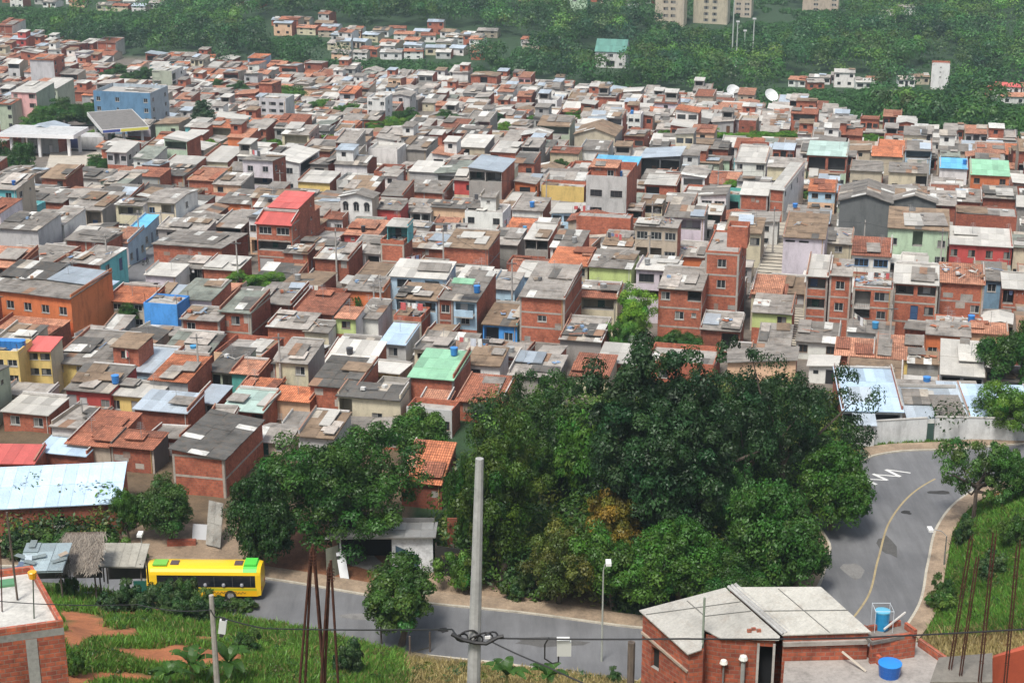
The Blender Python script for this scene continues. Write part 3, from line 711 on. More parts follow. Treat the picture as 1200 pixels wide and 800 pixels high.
    if extra and 'awning' in extra:
        z, col = extra['awning']; m = MB(); roof_sheets(m, (0.1, -1.3, z), (1, 0, 0), (0, 1.3, 0.35), w - 0.2, 1.33, *ROOFS[col], seed, 1.1, 1.4); m.build('awning', root)
    return root
# ---------------------------------------------------------------- the houses one can tell apart in the photograph
YAW = 13.0
# x0, x1, eave y, base y, depth m, storeys (top/bottom), front, side, roof, label, options
HERO = [
 # left, by the sloping street
 (-14, 88, 343, 394, 11, 'wwwww/wwwwd', 'orange', 'orange', 'mono/fibre', 'long two-storey bright orange building with white-framed windows at the street corner', dict(yaw=20, base=(0.62, 0.13, 0.04))),
 (25, 66, 308, 340, 9, '.w', 'brickd', 'brick', 'mono/fibre', 'bare brick house behind the orange building, windowless grey-roofed left part', dict(yaw=20)),
 (69, 86, 306, 340, 9, 'w/d', 'lblue', 'brick', 'mono/fibre', 'narrow pale blue front squeezed between two brick walls behind the orange building', dict(yaw=20, lod=0)),
 (87, 121, 308, 342, 9, './d', 'brick', 'turq', 'mono/fibrel', 'brick house with turquoise street side and low grey roof beside the sloping street', dict(yaw=20, sidepat='wd')),
 (101, 116, 345, 366, 7, 'g', 'lgrey', 'turq', 'mono/bzinc', 'small pale grey shop with dark garage door at the end of the orange building', dict(yaw=20)),
 (80, 127, 282, 318, 10, './.', 'brickd', 'brick', 'gx/fibre', 'dark brick house with mouldy grey gable roof left of the white street row', dict(yaw=14)),
 (133, 152, 284, 312, 9, 'w', 'lilac', 'lblue', 'mono/tilel', 'low house with pale blue wall along the sloping street and faded pink roof', dict(yaw=10, sidepat='wdw')),
 (154, 170, 268, 292, 9, 'd', 'lblue', 'lblue', 'mono/blue', 'pale blue corner shop with bright blue awning at the top of the sloping street', dict(yaw=10, sidepat='wdw')),
 (138, 170, 240, 275, 10, 'r/Wd', 'cream', 'white', 'mono/fibre', 'cream two-storey house with dark recessed openings, left half of a pair', dict(rail='cream')),
 (171, 208, 237, 274, 11, 'cr/ww', 'cream', 'white', 'gx/fibrel', 'cream two-storey house with white gable side and red parapet below its windows', dict(sidepat='.w./...', )),
 (98, 124, 209, 226, 8, '.', 'white', 'white', 'mono/fibre', 'low white windowless house with grey roof below the petrol station', {}),
 (150, 189, 206, 232, 9, 'ww', 'grey', 'brick', 'mono/tile', 'grey house with two dark windows under a speckled orange tile roof', {}),
 (190, 217, 205, 228, 8, './.', 'brickd', 'brickd', 'mono/fibred', 'dark brick cube house right of the speckled tile roof', {}),
 (222, 256, 211, 240, 10, './.', 'brick', 'yellow', 'mono/tilel', 'brick house with yellow painted side wall and two windows in it', dict(sidepat='ww/ww')),
 (257, 296, 238, 258, 10, 'Wdw', 'orange', 'brick', 'mono/fibre', 'orange house with big turquoise shutter and patched grey roof', dict(fr='b')),
 (34, 76, 236, 256, 9, '..', 'brick', 'brick', 'mono/fibre', 'long low brick wall house with grey roof left of the cream pair', {}),
 (80, 122, 245, 272, 11, 'sr', 'beige', 'block', 'mono/fibrel', 'beige house with dark porch and long grey block side wall', {}),
 (0, 48, 268, 306, 13, './.', 'lgrey', 'lgrey', 'mono/fibre', 'pale grey plastered house with wide grey roof at the picture\'s left edge', {}),
 (52, 78, 262, 296, 10, 'w', 'lgrey', 'white', 'mono/fibrel', 'pale grey narrow house with one green shutter left of the sloping street', dict(fr='b')),
 (182, 262, 292, 322, 12, '...', 'brick', 'brickd', 'back/fibre', 'wide blank brick house with patched grey roof on the right of the sloping street', dict(frame=False)),
 (196, 238, 313, 336, 6, 'oo', 'block', 'brick', 'mono/fibre', 'low open washing terrace under a grey roof with laundry on its line', {}),
 (240, 280, 315, 340, 7, '.', 'brick', 'brickd', 'mono/white', 'low brick house with white metal roof right of the washing terrace', {}),
 (172, 208, 322, 344, 8, '.', 'lilac', 'white', 'mono/white', 'low lilac house under uneven white sheets below the washing terrace', {}),
 (127, 176, 353, 384, 7, 'ww/ww', 'beige', 'brick', 'mono/orange', 'brick and plaster house with bright orange tile roof beside the sloping street', dict(frame=False)),
 (171, 210, 358, 396, 8, '../wcw', 'blue', 'blue', 'flat/slab', 'bright blue house with red-framed openings and flat roof', dict(fr='r', extra=dict(parapet=0.25))),
 (209, 250, 350, 388, 9, 'w./d.', 'lilac', 'brick', 'mono/greenish', 'pale lilac house with mossy olive roof beside the bright blue house', dict(patch=0)),
 (215, 259, 374, 412, 8, 'w./..', 'brick', 'brick', 'mono/fibrel', 'brick house with weathered whitish roof and rusty patches in front of the lilac house', dict(extra=dict(patch=0.5))),
 (260, 296, 365, 410, 9, 'w/.', 'brick', 'brickd', 'mono/greenish', 'taller brick house with one big window and starter bars beside the whitish roof', {}),
 # middle upper
 (318, 352, 243, 306, 10, '..../..../..../....', 'dgrey', 'brickl', 'mono/red', 'tall brick rear block with a small red sheet roof above a dark rail', dict(sidepat='.s/.s/.s/...', base='brick')),
 (303, 344, 262, 318, 4.5, 'WW/o/g.', 'brick', 'brickl', 'mono/red', 'tall four-storey brick house with bright red sheet roofs and an open dark floor', dict(sidepat='.s./.s./...', pitch=16)),
 (400, 437, 231, 272, 11, 'aaa/ada', 'white', 'beige', 'gy/fibre', 'white two-storey chapel-like house with arched windows and a pointed gable', dict(pitch=14)),
 (350, 387, 213, 232, 9, 'w..', 'yellow', 'brickl', 'mono/white', 'yellow house with one dark window under a white sheet roof', {}),
 (380, 402, 256, 275, 8, 'dW', 'white', 'brick', 'mono/tiled', 'small white house with dark door left of the chapel-like house', {}),
 (437, 470, 245, 270, 9, '.d.', 'red', 'red', 'mono/fibre', 'dark red painted house with white door right of the chapel-like house', {}),
 (470, 505, 248, 266, 9, 'OOO', 'lgrey', 'lgrey', 'mono/fibrel', 'pale grey house with three dark shop openings next to the dark red house', {}),
 (506, 552, 243, 266, 10, 'w.dw', 'peach', 'peach', 'mono/fibred', 'peach one-storey house with brown door left of the white block', {}),
 (545, 589, 250, 286, 8, 'w.w/...', 'white', 'white', 'flat/slab', 'white flat-roofed block with two windows and a block stair hut on its roof', dict(extra=dict(parapet=0.2))),
 (550, 588, 200, 254, 12, 'oo/.../.w', 'block', 'brick', 'right/zinc', 'grey block house with a raised pale blue sheet roof over an open top floor', dict(pitch=5)),
 (475, 520, 225, 246, 9, 'WW', 'brick', 'brickl', 'mono/fibre', 'low brick house with dark band of windows behind the peach house', {}),
 (480, 512, 201, 222, 9, 'w.w', 'lgrey', 'brick', 'mono/white', 'pale grey house under a clean white roof above the brick window-band house', {}),
 (447, 474, 286, 324, 6, './w', 'brick', 'brick', 'flat/slab', 'low brick house carrying a turquoise roof room', {}),
 (521, 572, 290, 326, 10, './O', 'brick', 'brick', 'mono/brown', 'brick house with rusty brown roof and broken open grey front', dict(base='block')),
 (475, 520, 290, 312, 8, '..', 'brickd', 'brick', 'mono/fibrel', 'low brick house with broken pale sheets beside the turquoise roof room', dict(extra=dict(patch=.6))),
 (410, 446, 296, 318, 9, 'wO', 'white', 'white', 'mono/fibrel', 'small white house under a worn pale roof left of the turquoise roof room', {}),
 (370, 409, 303, 328, 9, '..', 'brickd', 'brickd', 'mono/fibrel', 'brick house with bleached sheets hanging over its front', dict(extra=dict(patch=.6))),
 (334, 362, 296, 322, 7, '.w', 'brick', 'brickd', 'mono/fibrel', 'small brick annex with blue door at the foot of the red-roofed tall house', dict(sidepat='d')),
 (465, 513, 350, 392, 7, 'or/wd.', 'lblue', 'brick', 'mono/brown', 'two-storey house with brick balcony above a pale blue wall', dict(rail='brick')),
 (514, 531, 350, 398, 8, 'w/w', 'brickd', 'brick', 'mono/fibre', 'dark narrow brick house left of the narrow blue house', {}),
 (532, 559, 352, 402, 12, 'b/w/.', 'lblue', 'brickl', 'mono/fibre', 'narrow sky-blue house with green awning, balconies and a long brick side wall', dict(rail='lblue', base='brick', extra=dict(awning=(8.3, 'greenr')))),
 (405, 450, 340, 366, 7, '..', 'orange', 'orange', 'mono/fibre', 'low bright orange wall house behind two papaya trees', {}),
 (395, 418, 372, 410, 8, 'w/w', 'lime', 'white', 'mono/tilel', 'house with a yellow-green window bay and a white side wall', dict(base='brick')),
 (345, 392, 366, 400, 9, 'W/..', 'brick', 'brick', 'mono/tiled', 'brick house with rusty roof left of the yellow-green bay', {}),
 (300, 343, 355, 392, 9, '..', 'brickd', 'brick', 'mono/fibre', 'brick house with grey patchwork roof left of the rusty-roofed house', {}),
 (315, 362, 383, 412, 7, 'w.w', 'brick', 'brick', 'mono/fibrel', 'low brick house with two dark windows in front of the rusty-roofed house', {}),
 (358, 386, 388, 415, 7, 'c', 'cream', 'white', 'mono/fibre', 'small cream house with one window below the yellow-green bay', {}),
 (420, 444, 372, 404, 8, '.', 'white', 'white', 'mono/fibre', 'plain white gabled wall house below the papaya trees', {}),
 (462, 494, 376, 404, 7, '..', 'brick', 'brick', 'flat/slab', 'low brick terrace in front of the brick balcony house', {}),
 (446, 476, 402, 424, 8, 'w', 'lgrey', 'white', 'mono/bzinc', 'small pale house with light blue-white sheet roof', {}),
 (566, 606, 380, 405, 9, 'Ow', 'blue', 'turq', 'mono/brown', 'low turquoise-blue house under a brown roof right of the sky-blue house', {}),
 (575, 603, 338, 366, 8, 'ww', 'lblue', 'lblue', 'mono/fibrel', 'pale blue wall house with white sheets behind the sky-blue house', {}),
 (604, 642, 324, 352, 8, 'wd', 'lblue', 'turq', 'mono/white', 'pale turquoise low house under a bright white sheet roof', {}),
 # centre right
 (686, 733, 216, 276, 13, 'WW/W./w.', 'lgrey', 'brickl', 'flat/slab', 'grey three-storey house with curved window grilles and a brick roof floor', dict(base='turq', extra=dict(parapet=1.4))),
 (634, 684, 222, 246, 6, '...', 'yellow', 'brick', 'flat/slab', 'long low yellow wall house left of the grey three-storey house', {}),
 (600, 636, 246, 268, 9, 'wd', 'white', 'brick', 'mono/fibrel', 'white low house with dark door and pale striped roof', {}),
 (675, 738, 256, 292, 4, '../..', 'brickl', 'brick', 'flat/slab', 'big blank bright brick wall house below the grey three-storey house', dict(frame=False, extra=dict(parapet=0.2))),
 (728, 752, 246, 276, 7, 'o/ww', 'brick', 'brick', 'mono/fibrel', 'narrow brick house with white-framed windows and roof terrace beside the grey house', {}),
 (743, 792, 265, 330, 14, 'WWW/rrW/wdw', 'beige', 'brickl', 'gx/fibrel', 'large pale beige three-storey house with a band of windows under a hipped roof', dict(rail='beige')),
 (792, 824, 300, 328, 8, 'wd', 'orange', 'brick', 'mono/fibrel', 'small orange house with dark door between the beige house and the brick tower', {}),
 (848, 890, 272, 312, 9, 'w.W/...', 'cream', 'beige', 'mono/brown', 'cream two-storey house with dark windows behind the brick tower house', {}),
 (823, 862, 297, 392, 12, '.w./.w./.../...', 'brickl', 'brickl', 'flat/slab', 'tall four-storey bare brick tower house with concrete bands beside the stairway', dict(sidepat='.w./.w./.../...', frame=True, extra=dict(parapet=0.25))),
 (770, 820, 338, 402, 10, 'w.o/.ws/...', 'brick', 'brick', 'mono/fibrel', 'three-storey grey and brick house with worn whitish roof left of the brick tower house', {}),
 (690, 739, 313, 350, 9, 'wdw', 'lime', 'lime', 'mono/fibre', 'lime green one-storey house with white-framed windows above the bright tree', {}),
 (643, 688, 310, 346, 9, 'WW/d.w', 'beige', 'brick', 'mono/orange', 'brown-beige two-storey house with bright orange tile roof left of the lime house', dict(base='steel')),
 (609, 661, 348, 416, 13, '.../.w./.../v.v', 'brickl', 'brickl', 'mono/fibrel', 'cube-like bare brick house on a concrete ground floor with one small window', dict(base='block', frame=True)),
 (615, 642, 280, 318, 9, 'oo/OO', 'block', 'brick', 'mono/white', 'unfinished open-framed house with concrete posts under a white roof', {}),
 (656, 704, 398, 430, 9, '../..', 'block', 'brickd', 'mono/fibrel', 'low concrete and brick house full of roof junk right of the cube-like brick house', dict(extra=dict(patch=.6))),
 (866, 898, 228, 262, 9, '../..', 'brick', 'brick', 'mono/white', 'dark red brick house under a bright white roof left of the long white street house', {}),
 (845, 866, 232, 258, 7, 'O', 'teal', 'teal', 'flat/slab', 'small teal-walled yard house left of the dark red brick house', {}),
 (880, 926, 366, 402, 8, '.w/..', 'lime', 'brick', 'mono/fibrel', 'bright green little house under a grey roof beside the brick stairway', dict(base='brick')),
 (820, 866, 386, 412, 7, '.O', 'brickd', 'brickd', 'mono/fibrel', 'low brick shed at the foot of the brick tower house', {}),
 # right
 (900, 917, 222, 262, 22, '././.', 'brick', 'white', 'mono/white', 'long white-sided street house running back along the upper stairs', dict(yaw=20, sidepat='w.w.w.w/......', pitch=2)),
 (946, 977, 224, 250, 9, 'ww/ww', 'lblue', 'peach', 'mono/orange', 'small two-tone house, pale blue over peach, with a clean orange roof', dict(base='peach')),
 (980, 1040, 236, 300, 12, '.../...', 'dgrey', 'dgrey', 'gy/fibre', 'big hall with double grey ridge roof and sooty walls, left span', dict(pitch=17, frame=False)),
 (1041, 1092, 236, 300, 12, '.../...', 'dgrey', 'block', 'gy/fibre', 'big hall with double grey ridge roof, right span with white roof edges', dict(pitch=17, frame=False)),
 (1037, 1107, 268, 320, 11, 'w.r.w/O.O.O', 'mint', 'mint', 'mono/brown', 'mint green two-storey house with brownish weathered roof and dark openings', dict(rail='mint')),
 (915, 963, 278, 336, 12, 'vv./.w.', 'lilac', 'lilac', 'mono/brown', 'lilac-white house with tiny vents and one framed window beside the stairway', {}),
 (966, 996, 285, 318, 9, 'w/d', 'cream', 'cream', 'mono/fibrel', 'narrow cream house with dark window right of the lilac-white house', {}),
 (1110, 1182, 287, 328, 10, 'w.w.W.w/..', 'red', 'red', 'mono/white', 'wide red-pink house with four white-framed windows and white roof edge', dict(base=(0.30, 0.07, 0.05))),
 (1117, 1188, 254, 290, 8, '.../...', 'brickd', 'brickd', 'flat/slab', 'wide blank dark brick wall house behind the red-pink house', dict(frame=False, extra=dict(parapet=0.2))),
 (1118, 1148, 236, 262, 9, '.', 'brick', 'brick', 'mono/fibre', 'brick gable house with grey roof behind the dark brick wall', {}),
 (1150, 1190, 232, 258, 9, '..', 'brickd', 'brick', 'mono/fibre', 'brick house with grey roof and one square skylight', {}),
 (1088, 1118, 240, 268, 10, 'r.', 'brickd', 'brick', 'mono/fibrel', 'brick house with white porch edge right of the double hall', {}),
 (1184, 1230, 290, 330, 10, 'W.W', 'cream', 'cream', 'mono/greenish', 'cream house with mossy roof at the picture\'s right edge', {}),
 (996, 1041, 299, 338, 10, 'WW/bb', 'white', 'brickl', 'mono/tiled', 'white plastered house with blue shutters on top of a brick ground floor', dict(fr='b', base='brick')),
 (941, 966, 323, 392, 10, 'r/r/.', 'brick', 'brick', 'mono/white', 'brick house with deep open bays under a white roof, left half', {}),
 (968, 993, 322, 396, 10, 'w/w/.', 'brickl', 'brick', 'mono/fibrel', 'three-storey brick house with one tall grey window per floor, right half', {}),
 (996, 1041, 338, 400, 8, 'bW/rw/..', 'brick', 'brick', 'flat/slab', 'three-storey brick house with green shutters and laundry on its balcony', dict(fr='g', extra=dict(parapet=0.1))),
 (1043, 1094, 332, 396, 9, 'rr/.dw/.dw', 'brick', 'brick', 'mono/white', 'three-storey brick house with grey metal balcony under white roof sheets', {}),
 (1096, 1148, 331, 392, 9, '../..w/...', 'brickl', 'brick', 'mono/tilel', 'brick house with blank grey plaster panel and crumbling roof', {}),
 (1148, 1170, 328, 370, 9, 'w/.', 'steel', 'steel', 'mono/fibre', 'slate blue narrow house with small window', {}),
 (1171, 1215, 338, 380, 8, 'O.O/..', 'brick', 'brick', 'mono/white', 'brick house with open laundry loft at the picture\'s right edge', {}),
 (1093, 1150, 384, 410, 6, '...', 'brickd', 'brick', 'flat/slab', 'low brick terrace heaped with scrap below the grey plaster panel', dict(extra=dict(parapet=.15))),
 (1083, 1134, 392, 424, 8, 'w.w', 'orange', 'orange', 'mono/fibrel', 'low orange house with pale window bay near the right slope', {}),
 (1135, 1178, 390, 420, 9, '..w', 'peach', 'peach', 'mono/tilel', 'peach-yellow plain house beside the low orange house', {}),
 (932, 981, 400, 420, 8, 'w.w', 'white', 'white', 'mono/fibre', 'low white house with two small windows at the foot of the brick row', {}),
 (1025, 1080, 420, 440, 9, '...', 'yellow', 'peach', 'mono/tilel', 'low house with faded pink tile roof and yellow wall edge', {}),
 (977, 1022, 416, 440, 10, '..', 'brickl', 'brick', 'mono/tilel', 'low bright brick house left of the faded pink tile roof', {}),
 (990, 1055, 447, 468, 8, 'OwOO', 'grey', 'grey', 'mono/brown', 'long low shed with brown roof and dark openings above the white compound', {}),
 (1062, 1098, 425, 450, 11, '..', 'block', 'beige', 'mono/brown', 'brown-roofed house left of the bright white-roofed shop', {}),
 (1100, 1150, 438, 468, 9, 'OO', 'grey', 'white', 'mono/white', 'shop with bright white roof over two dark openings by the roadside trees', dict(pitch=14)),
 (1050, 1098, 455, 476, 5, '..', 'white', 'brick', 'mono/white', 'low white roofed annex with red edge left of the bright white-roofed shop', {}),
 # upper right
 (944, 990, 182, 220, 11, 'OO/..W', 'brickd', 'brick', 'mono/teal', 'house with brick upper floor with two black openings over a pale green floor', dict(base='mint')),
 (1020, 1056, 183, 205, 9, '.w', 'beige', 'brick', 'mono/orange', 'house with clean orange roof behind the double hall', {}),
 (1135, 1180, 205, 236, 11, 'w.w/r.r', 'orange', 'peach', 'mono/greenr', 'orange house with arched gable and bright green sheet roof', {}),
 (1100, 1132, 197, 216, 9, '..', 'white', 'white', 'mono/blue', 'low house under a vivid blue sheet roof', {}),
 (860, 896, 190, 216, 12, 'w.W/...', 'white', 'white', 'mono/white', 'white two-storey house with white roof left of the pale green house', {}),
 (898, 943, 196, 222, 9, 'w.w', 'cream', 'cream', 'mono/fibrel', 'cream low house between the white and the pale green houses', {}),
 (995, 1032, 200, 222, 8, 'Wd', 'beige', 'beige', 'mono/fibre', 'beige house in front of the clean orange roof', {}),
 (1040, 1086, 202, 226, 8, 'w.O', 'cream', 'cream', 'mono/fibre', 'cream house with wide dark opening behind the double hall', {}),
 (692, 744, 196, 222, 10, 'oo', 'brick', 'brick', 'mono/blue', 'brick house under a torn bright blue tarpaulin roof', {}),
 (750, 796, 186, 208, 11, 'oo', 'dgrey', 'grey', 'left/zinc', 'open hall under a large grey metal roof right of the blue tarpaulin', dict(pitch=6)),
 (680, 712, 176, 198, 9, 'W.', 'white', 'white', 'mono/fibre', 'white house with grey roof behind the blue tarpaulin house', {}),
 (645, 678, 179, 200, 9, 'w.w', 'cream', 'cream', 'mono/tiled', 'cream house with dark rusty tile roof', {}),
 (673, 720, 158, 182, 12, '..', 'beige', 'block', 'gy/brown', 'large plain beige gable barn with brown roof', dict(pitch=18)),
 (735, 750, 137, 164, 6, 'ww/ww/..', 'white', 'white', 'flat/slab', 'slim white three-storey tower house in the low roofs', {}),
 (755, 792, 216, 238, 8, 'O.', 'brick', 'brick', 'mono/white', 'brick house with white sheet roof right of the grey grille house', {}),
 # upper left
 (325, 352, 190, 226, 14, 'W/W', 'white', 'white', 'right/white', 'white house under a huge tilted bright white roof', dict(pitch=9, sidepat='O/www')),
 (238, 268, 189, 215, 12, 'www', 'cream', 'brickl', 'mono/white', 'cream house with three dark windows under a patched white roof', {}),
 (190, 226, 196, 220, 10, 'oo', 'brickd', 'brick', 'mono/white', 'dark brick house with floating white roof left of the patched white roof', {}),
 (305, 336, 118, 150, 9, 'wWw/wWw/www/...', 'lgrey', 'lgrey', 'flat/slab', 'grey four-storey block with rows of square windows left of the green trees', {}),
 (431, 452, 117, 147, 9, 'w.w/w.w/w.w', 'white', 'white', 'flat/slab', 'white three-storey block standing alone among the far low roofs', dict(sidepat='w/w/w')),
 (552, 582, 89, 108, 9, '.O./.O.', 'brick', 'brick', 'gy/brown', 'brick shell of a house with a black doorway at the edge of the wood', {}),
 (535, 568, 172, 190, 11, 'O.', 'beige', 'block', 'mono/white', 'beige barn with white pitched sheets beside the dark tree', {}),
 (575, 604, 178, 204, 10, 'O.W', 'brick', 'brickl', 'mono/white', 'brick house with red-framed opening and bright white slab roof', {}),
 (468, 500, 175, 200, 11, 'ww.w', 'block', 'block', 'mono/fibre', 'grey block house with row of holes under a dark grey roof', {}),
 (432, 466, 178, 204, 9, '../..', 'white', 'white', 'flat/slab', 'white stepped house with flat terrace among the grey roofs', {}),
 (0, 16, 122, 152, 14, '..w/..w/..w', 'sgreen', 'sgreen', 'mono/tiled', 'pale green apartment block, leftmost piece beside the red-brick stair tower', dict(name='apartment_block')),
 (17, 46, 108, 150, 12, 'w.W/w.W/w.W/w.W', 'pink', 'sgreen', 'mono/white', 'pink and pale green four-storey apartment block behind the petrol station', dict(name='apartment_block')),
 (47, 70, 103, 140, 12, 'WW/WW/WW', 'sgreen', 'sgreen', 'mono/white', 'pale green apartment block with long balconies behind the rounded trees', dict(name='apartment_block')),
 (38, 66, 70, 106, 10, './././.', 'lgrey', 'brickl', 'mono/orange', 'grey gabled apartment block with bright orange roof and brick balconies side', dict(sidepat='w.w/w.w/w.w/w.w', name='apartment_block')),
 (180, 203, 85, 112, 11, '././.', 'sgreen', 'white', 'flat/slab', 'plain pale green block with white balcony side behind the dark trees', dict(sidepat='b.w/b.w/b.w', name='apartment_block')),
 (115, 137, 50, 66, 10, '../..', 'brickl', 'white', 'mono/tiled', 'brick house with white gable side at the far edge of town', {}),
 (-2, 16, 30, 48, 13, './.', 'brickd', 'white', 'mono/tiled', 'large dark brick building at the top left edge of town', {}),
 # lower left
 (-60, 143, 592, 634, 9.5, '.w..w..', 'brickd', 'brick', 'mono/bzinc', 'long brick storehouse under a large pale blue metal roof at the left edge', dict(yaw=-7, name='storehouse', pitch=7)),
 (-60, 43, 541, 566, 9, '...', 'brick', 'brick', 'mono/red', 'low building under a dark pink-red metal roof behind the large pale blue one', dict(yaw=2)),
 (46, 104, 536, 552, 5, '..', 'brickd', 'brick', 'mono/bzinc', 'narrow brick lean-to with pale blue sheets behind the storehouse roof', {}),
 (471, 518, 563, 592, 7, '..', 'brickd', 'brickd', 'mono/orange', 'small stone-walled house with orange clay roof showing through a gap in the trees', dict(pitch=20)),
 # far off
 (113, 179, 112, 156, 13, 'w.w..w/w.s..w/w.s..w/w.s..w', (0.13, 0.27, 0.44), (0.42, 0.50, 0.56), 'flat/slab', 'large steel-blue and grey block of a clinic behind the petrol station', dict(name='clinic', extra=dict(parapet=.9), sidepat='w.w/w.w/w.w/w.w')),
 (697, 733, 60, 79, 11, 'wWw/wOw', 'white', 'white', 'gx/villa', 'white villa with steep green roof alone in the far woods', dict(name='villa', pitch=38, extra=dict(patch=0))),
 (1090, 1111, 77, 105, 8, '.s./.s./.s./.../...', 'white', 'brick', 'flat/slab', 'slender white tower block with brick side rising out of the far woods', dict(name='tower_block')),
 (767, 801, -34, 30, 12, '.WW./' * 7 + '.WW.', 'beige', 'cream', 'flat/slab', 'leftmost of the tall beige apartment blocks with brown window columns, top of the photo', dict(name='apartment_block')),
 (812, 852, -30, 27, 12, '.WW./' * 7 + '.WW.', 'beige', 'cream', 'flat/slab', 'middle tall beige apartment block with brown window columns, top of the photo', dict(name='apartment_block')),
 (860, 880, -28, 20, 12, 'WW/' * 7 + 'WW', 'beige', 'cream', 'flat/slab', 'narrow beige apartment block next to the pale car park, top of the photo', dict(name='apartment_block')),
 (940, 982, -26, 14, 12, '.W.W/' * 6 + '.W.W', 'beige', 'cream', 'flat/slab', 'rightmost beige apartment block beyond the pale road, top of the photo', dict(name='apartment_block')),
 (668, 688, -6, 14, 10, 'W./..', 'mint', 'green', 'flat/slab', 'low green painted block at the top edge of the photo', dict(name='apartment_block')),
 (-20, 27, 417, 470, 12, 'sww/sww/sww', 'yellow', 'yellow', 'flat/slab', 'pale yellow three-storey apartment house, left half under a row of blue tanks', dict(yaw=6, name='apartment_house')),
 (36, 64, 410, 462, 12, 'ww/ww/.w', 'yellow', 'cream', 'mono/red', 'pale yellow three-storey apartment house with red slanted roof, right half', dict(yaw=6, name='apartment_house')),
 (65, 129, 426, 456, 11, 'w.W.r/..O.', 'yellow', 'brick', 'mono/fibre', 'yellow two-storey house with weathered grey roof right of the yellow apartments', dict(rail='yellow')),
 (80, 131, 457, 484, 9, 'gd.w', 'red', 'red', 'mono/fibre', 'low brick-red house with dark garage and blue tank on its grey roof', {}),
 (132, 186, 463, 488, 9, 'w.d.w', 'yellow', 'beige', 'mono/white', 'low yellow house under a bright white sheet roof', {}),
 (178, 222, 445, 478, 9, '..w', 'lgrey', 'brickl', 'mono/orange', 'plastered house with orange tile roof and brick side behind the pale blue roof', {}),
 (160, 222, 480, 508, 10, '...', 'brickd', 'brick', 'mono/zinc', 'brick house with patched pale blue metal roof', dict(frame=False)),
 (245, 276, 435, 462, 9, 'Or', 'sgreen', 'sgreen', 'mono/fibred', 'pale green house with red rail below a dark roof', {}),
 (273, 304, 437, 466, 9, '.s', 'teal', 'brick', 'mono/tilel', 'teal green low house under a speckled tile roof', {}),
 (278, 320, 462, 484, 9, '..', 'brick', 'brick', 'mono/orange', 'brick house with bright orange tiles in the middle of the low roofs', {}),
 (262, 310, 480, 504, 8, '..O', 'brickd', 'brick', 'mono/teal', 'low house with pale green-blue sheet roof and a water drum', {}),
 (320, 364, 468, 492, 9, '..', 'peach', 'brick', 'mono/orange', 'peach low house under pointed orange tile roofs', {}),
 (81, 131, 520, 546, 10, '..', 'beige', 'brick', 'mono/tile', 'long low brick-fronted house under red clay tiles, left part', {}),
 (132, 182, 523, 550, 10, '...', 'brickd', 'dgrey', 'mono/tile', 'long low house under red clay tiles with a dark painted side wall', {}),
 (205, 265, 534, 578, 12, '.../...', 'brickl', 'brickl', 'right/fibred', 'brick house with dark grey roof, orange edge and green side behind the round tree', dict(pitch=7, frame=True)),
 (365, 420, 452, 488, 10, '../..', 'brickl', 'brick', 'mono/dark', 'bare orange brick house with dark roof left of the beige house', dict(frame=False)),
 (397, 470, 465, 500, 11, 'r.w.', 'cream', 'cream', 'mono/fibred', 'beige house with dark barred porch under a wide dark grey roof', {}),
 (480, 532, 442, 470, 10, '...', 'brick', 'brick', 'mono/greenr', 'brick house under a light green sheet roof', {}),
 (535, 588, 470, 492, 9, '...', 'brick', 'brick', 'mono/tile', 'low house under brown-red ribbed tile roof above the green trees', {}),
 (596, 652, 440, 462, 8, '...', 'block', 'block', 'mono/fibrel', 'low concrete walled house behind the big trees', {}),
 (668, 712, 440, 462, 8, '...', 'cream', 'beige', 'mono/tiled', 'cream wall house with thin dark red roof edge left of the big dark tree', {}),
 (700, 752, 424, 446, 7, '..', 'brickd', 'brick', 'mono/white', 'low house under big white sheets left of the big dark tree', {}),
]
HRECT = []      # pixel rectangles of the fronts, to keep the houses in front low
FOOT = []       # footprints
def dirs(yaw): a = R(yaw); return (math.cos(a), -math.sin(a)), (math.sin(a), math.cos(a))
def fit(x0, x1, yt, yb, yaw):
    P = at_ground(x0, yb); a = R(yaw); c = (x1 - 600) / FPX
    dep = P.y * cp + (CAMZ - P.z) * sp_
    w = (c * dep - P.x) / (math.cos(a) + c * math.sin(a) * cp)
    ym = P.y - w / 2 * math.sin(a); ang = PITCH + math.atan((yt - 400) / FPX)
    return P, w, CAMZ - ym * math.tan(ang) - P.z
GR = {}
def cells(P, yaw, w, d, shrink=0.3):
    (ux, uy), (vx, vy) = dirs(yaw); out = set(); s = 0.5
    na = max(1, int((w - 2 * shrink) / s)); nb = max(1, int((d - 2 * shrink) / s))
    for i in range(na + 1):
        for j in range(nb + 1):
            a = shrink + (w - 2 * shrink) * i / na; b = shrink + (d - 2 * shrink) * j / nb
            out.add((int(math.floor((P[0] + ux * a + vx * b))), int(math.floor((P[1] + uy * a + vy * b)))))
    return out
hero_specs = []
for H in HERO:
    x0, x1, yt, yb, d, pat, fr_, sd_, rf, lab, op = H
    if op.get('skip'): continue
    yaw = op.get('yaw', YAW)
    P, w, h = fit(x0, x1, yt, yb, yaw)
    nf = pat.count('/') + 1
    h = max(h, 2.3)
    hero_specs.append([P, yaw, w, d, h, pat, fr_, sd_, rf, lab, op, (x0, x1, yt, yb)])
hero_specs.sort(key=lambda s: -s[0].y)
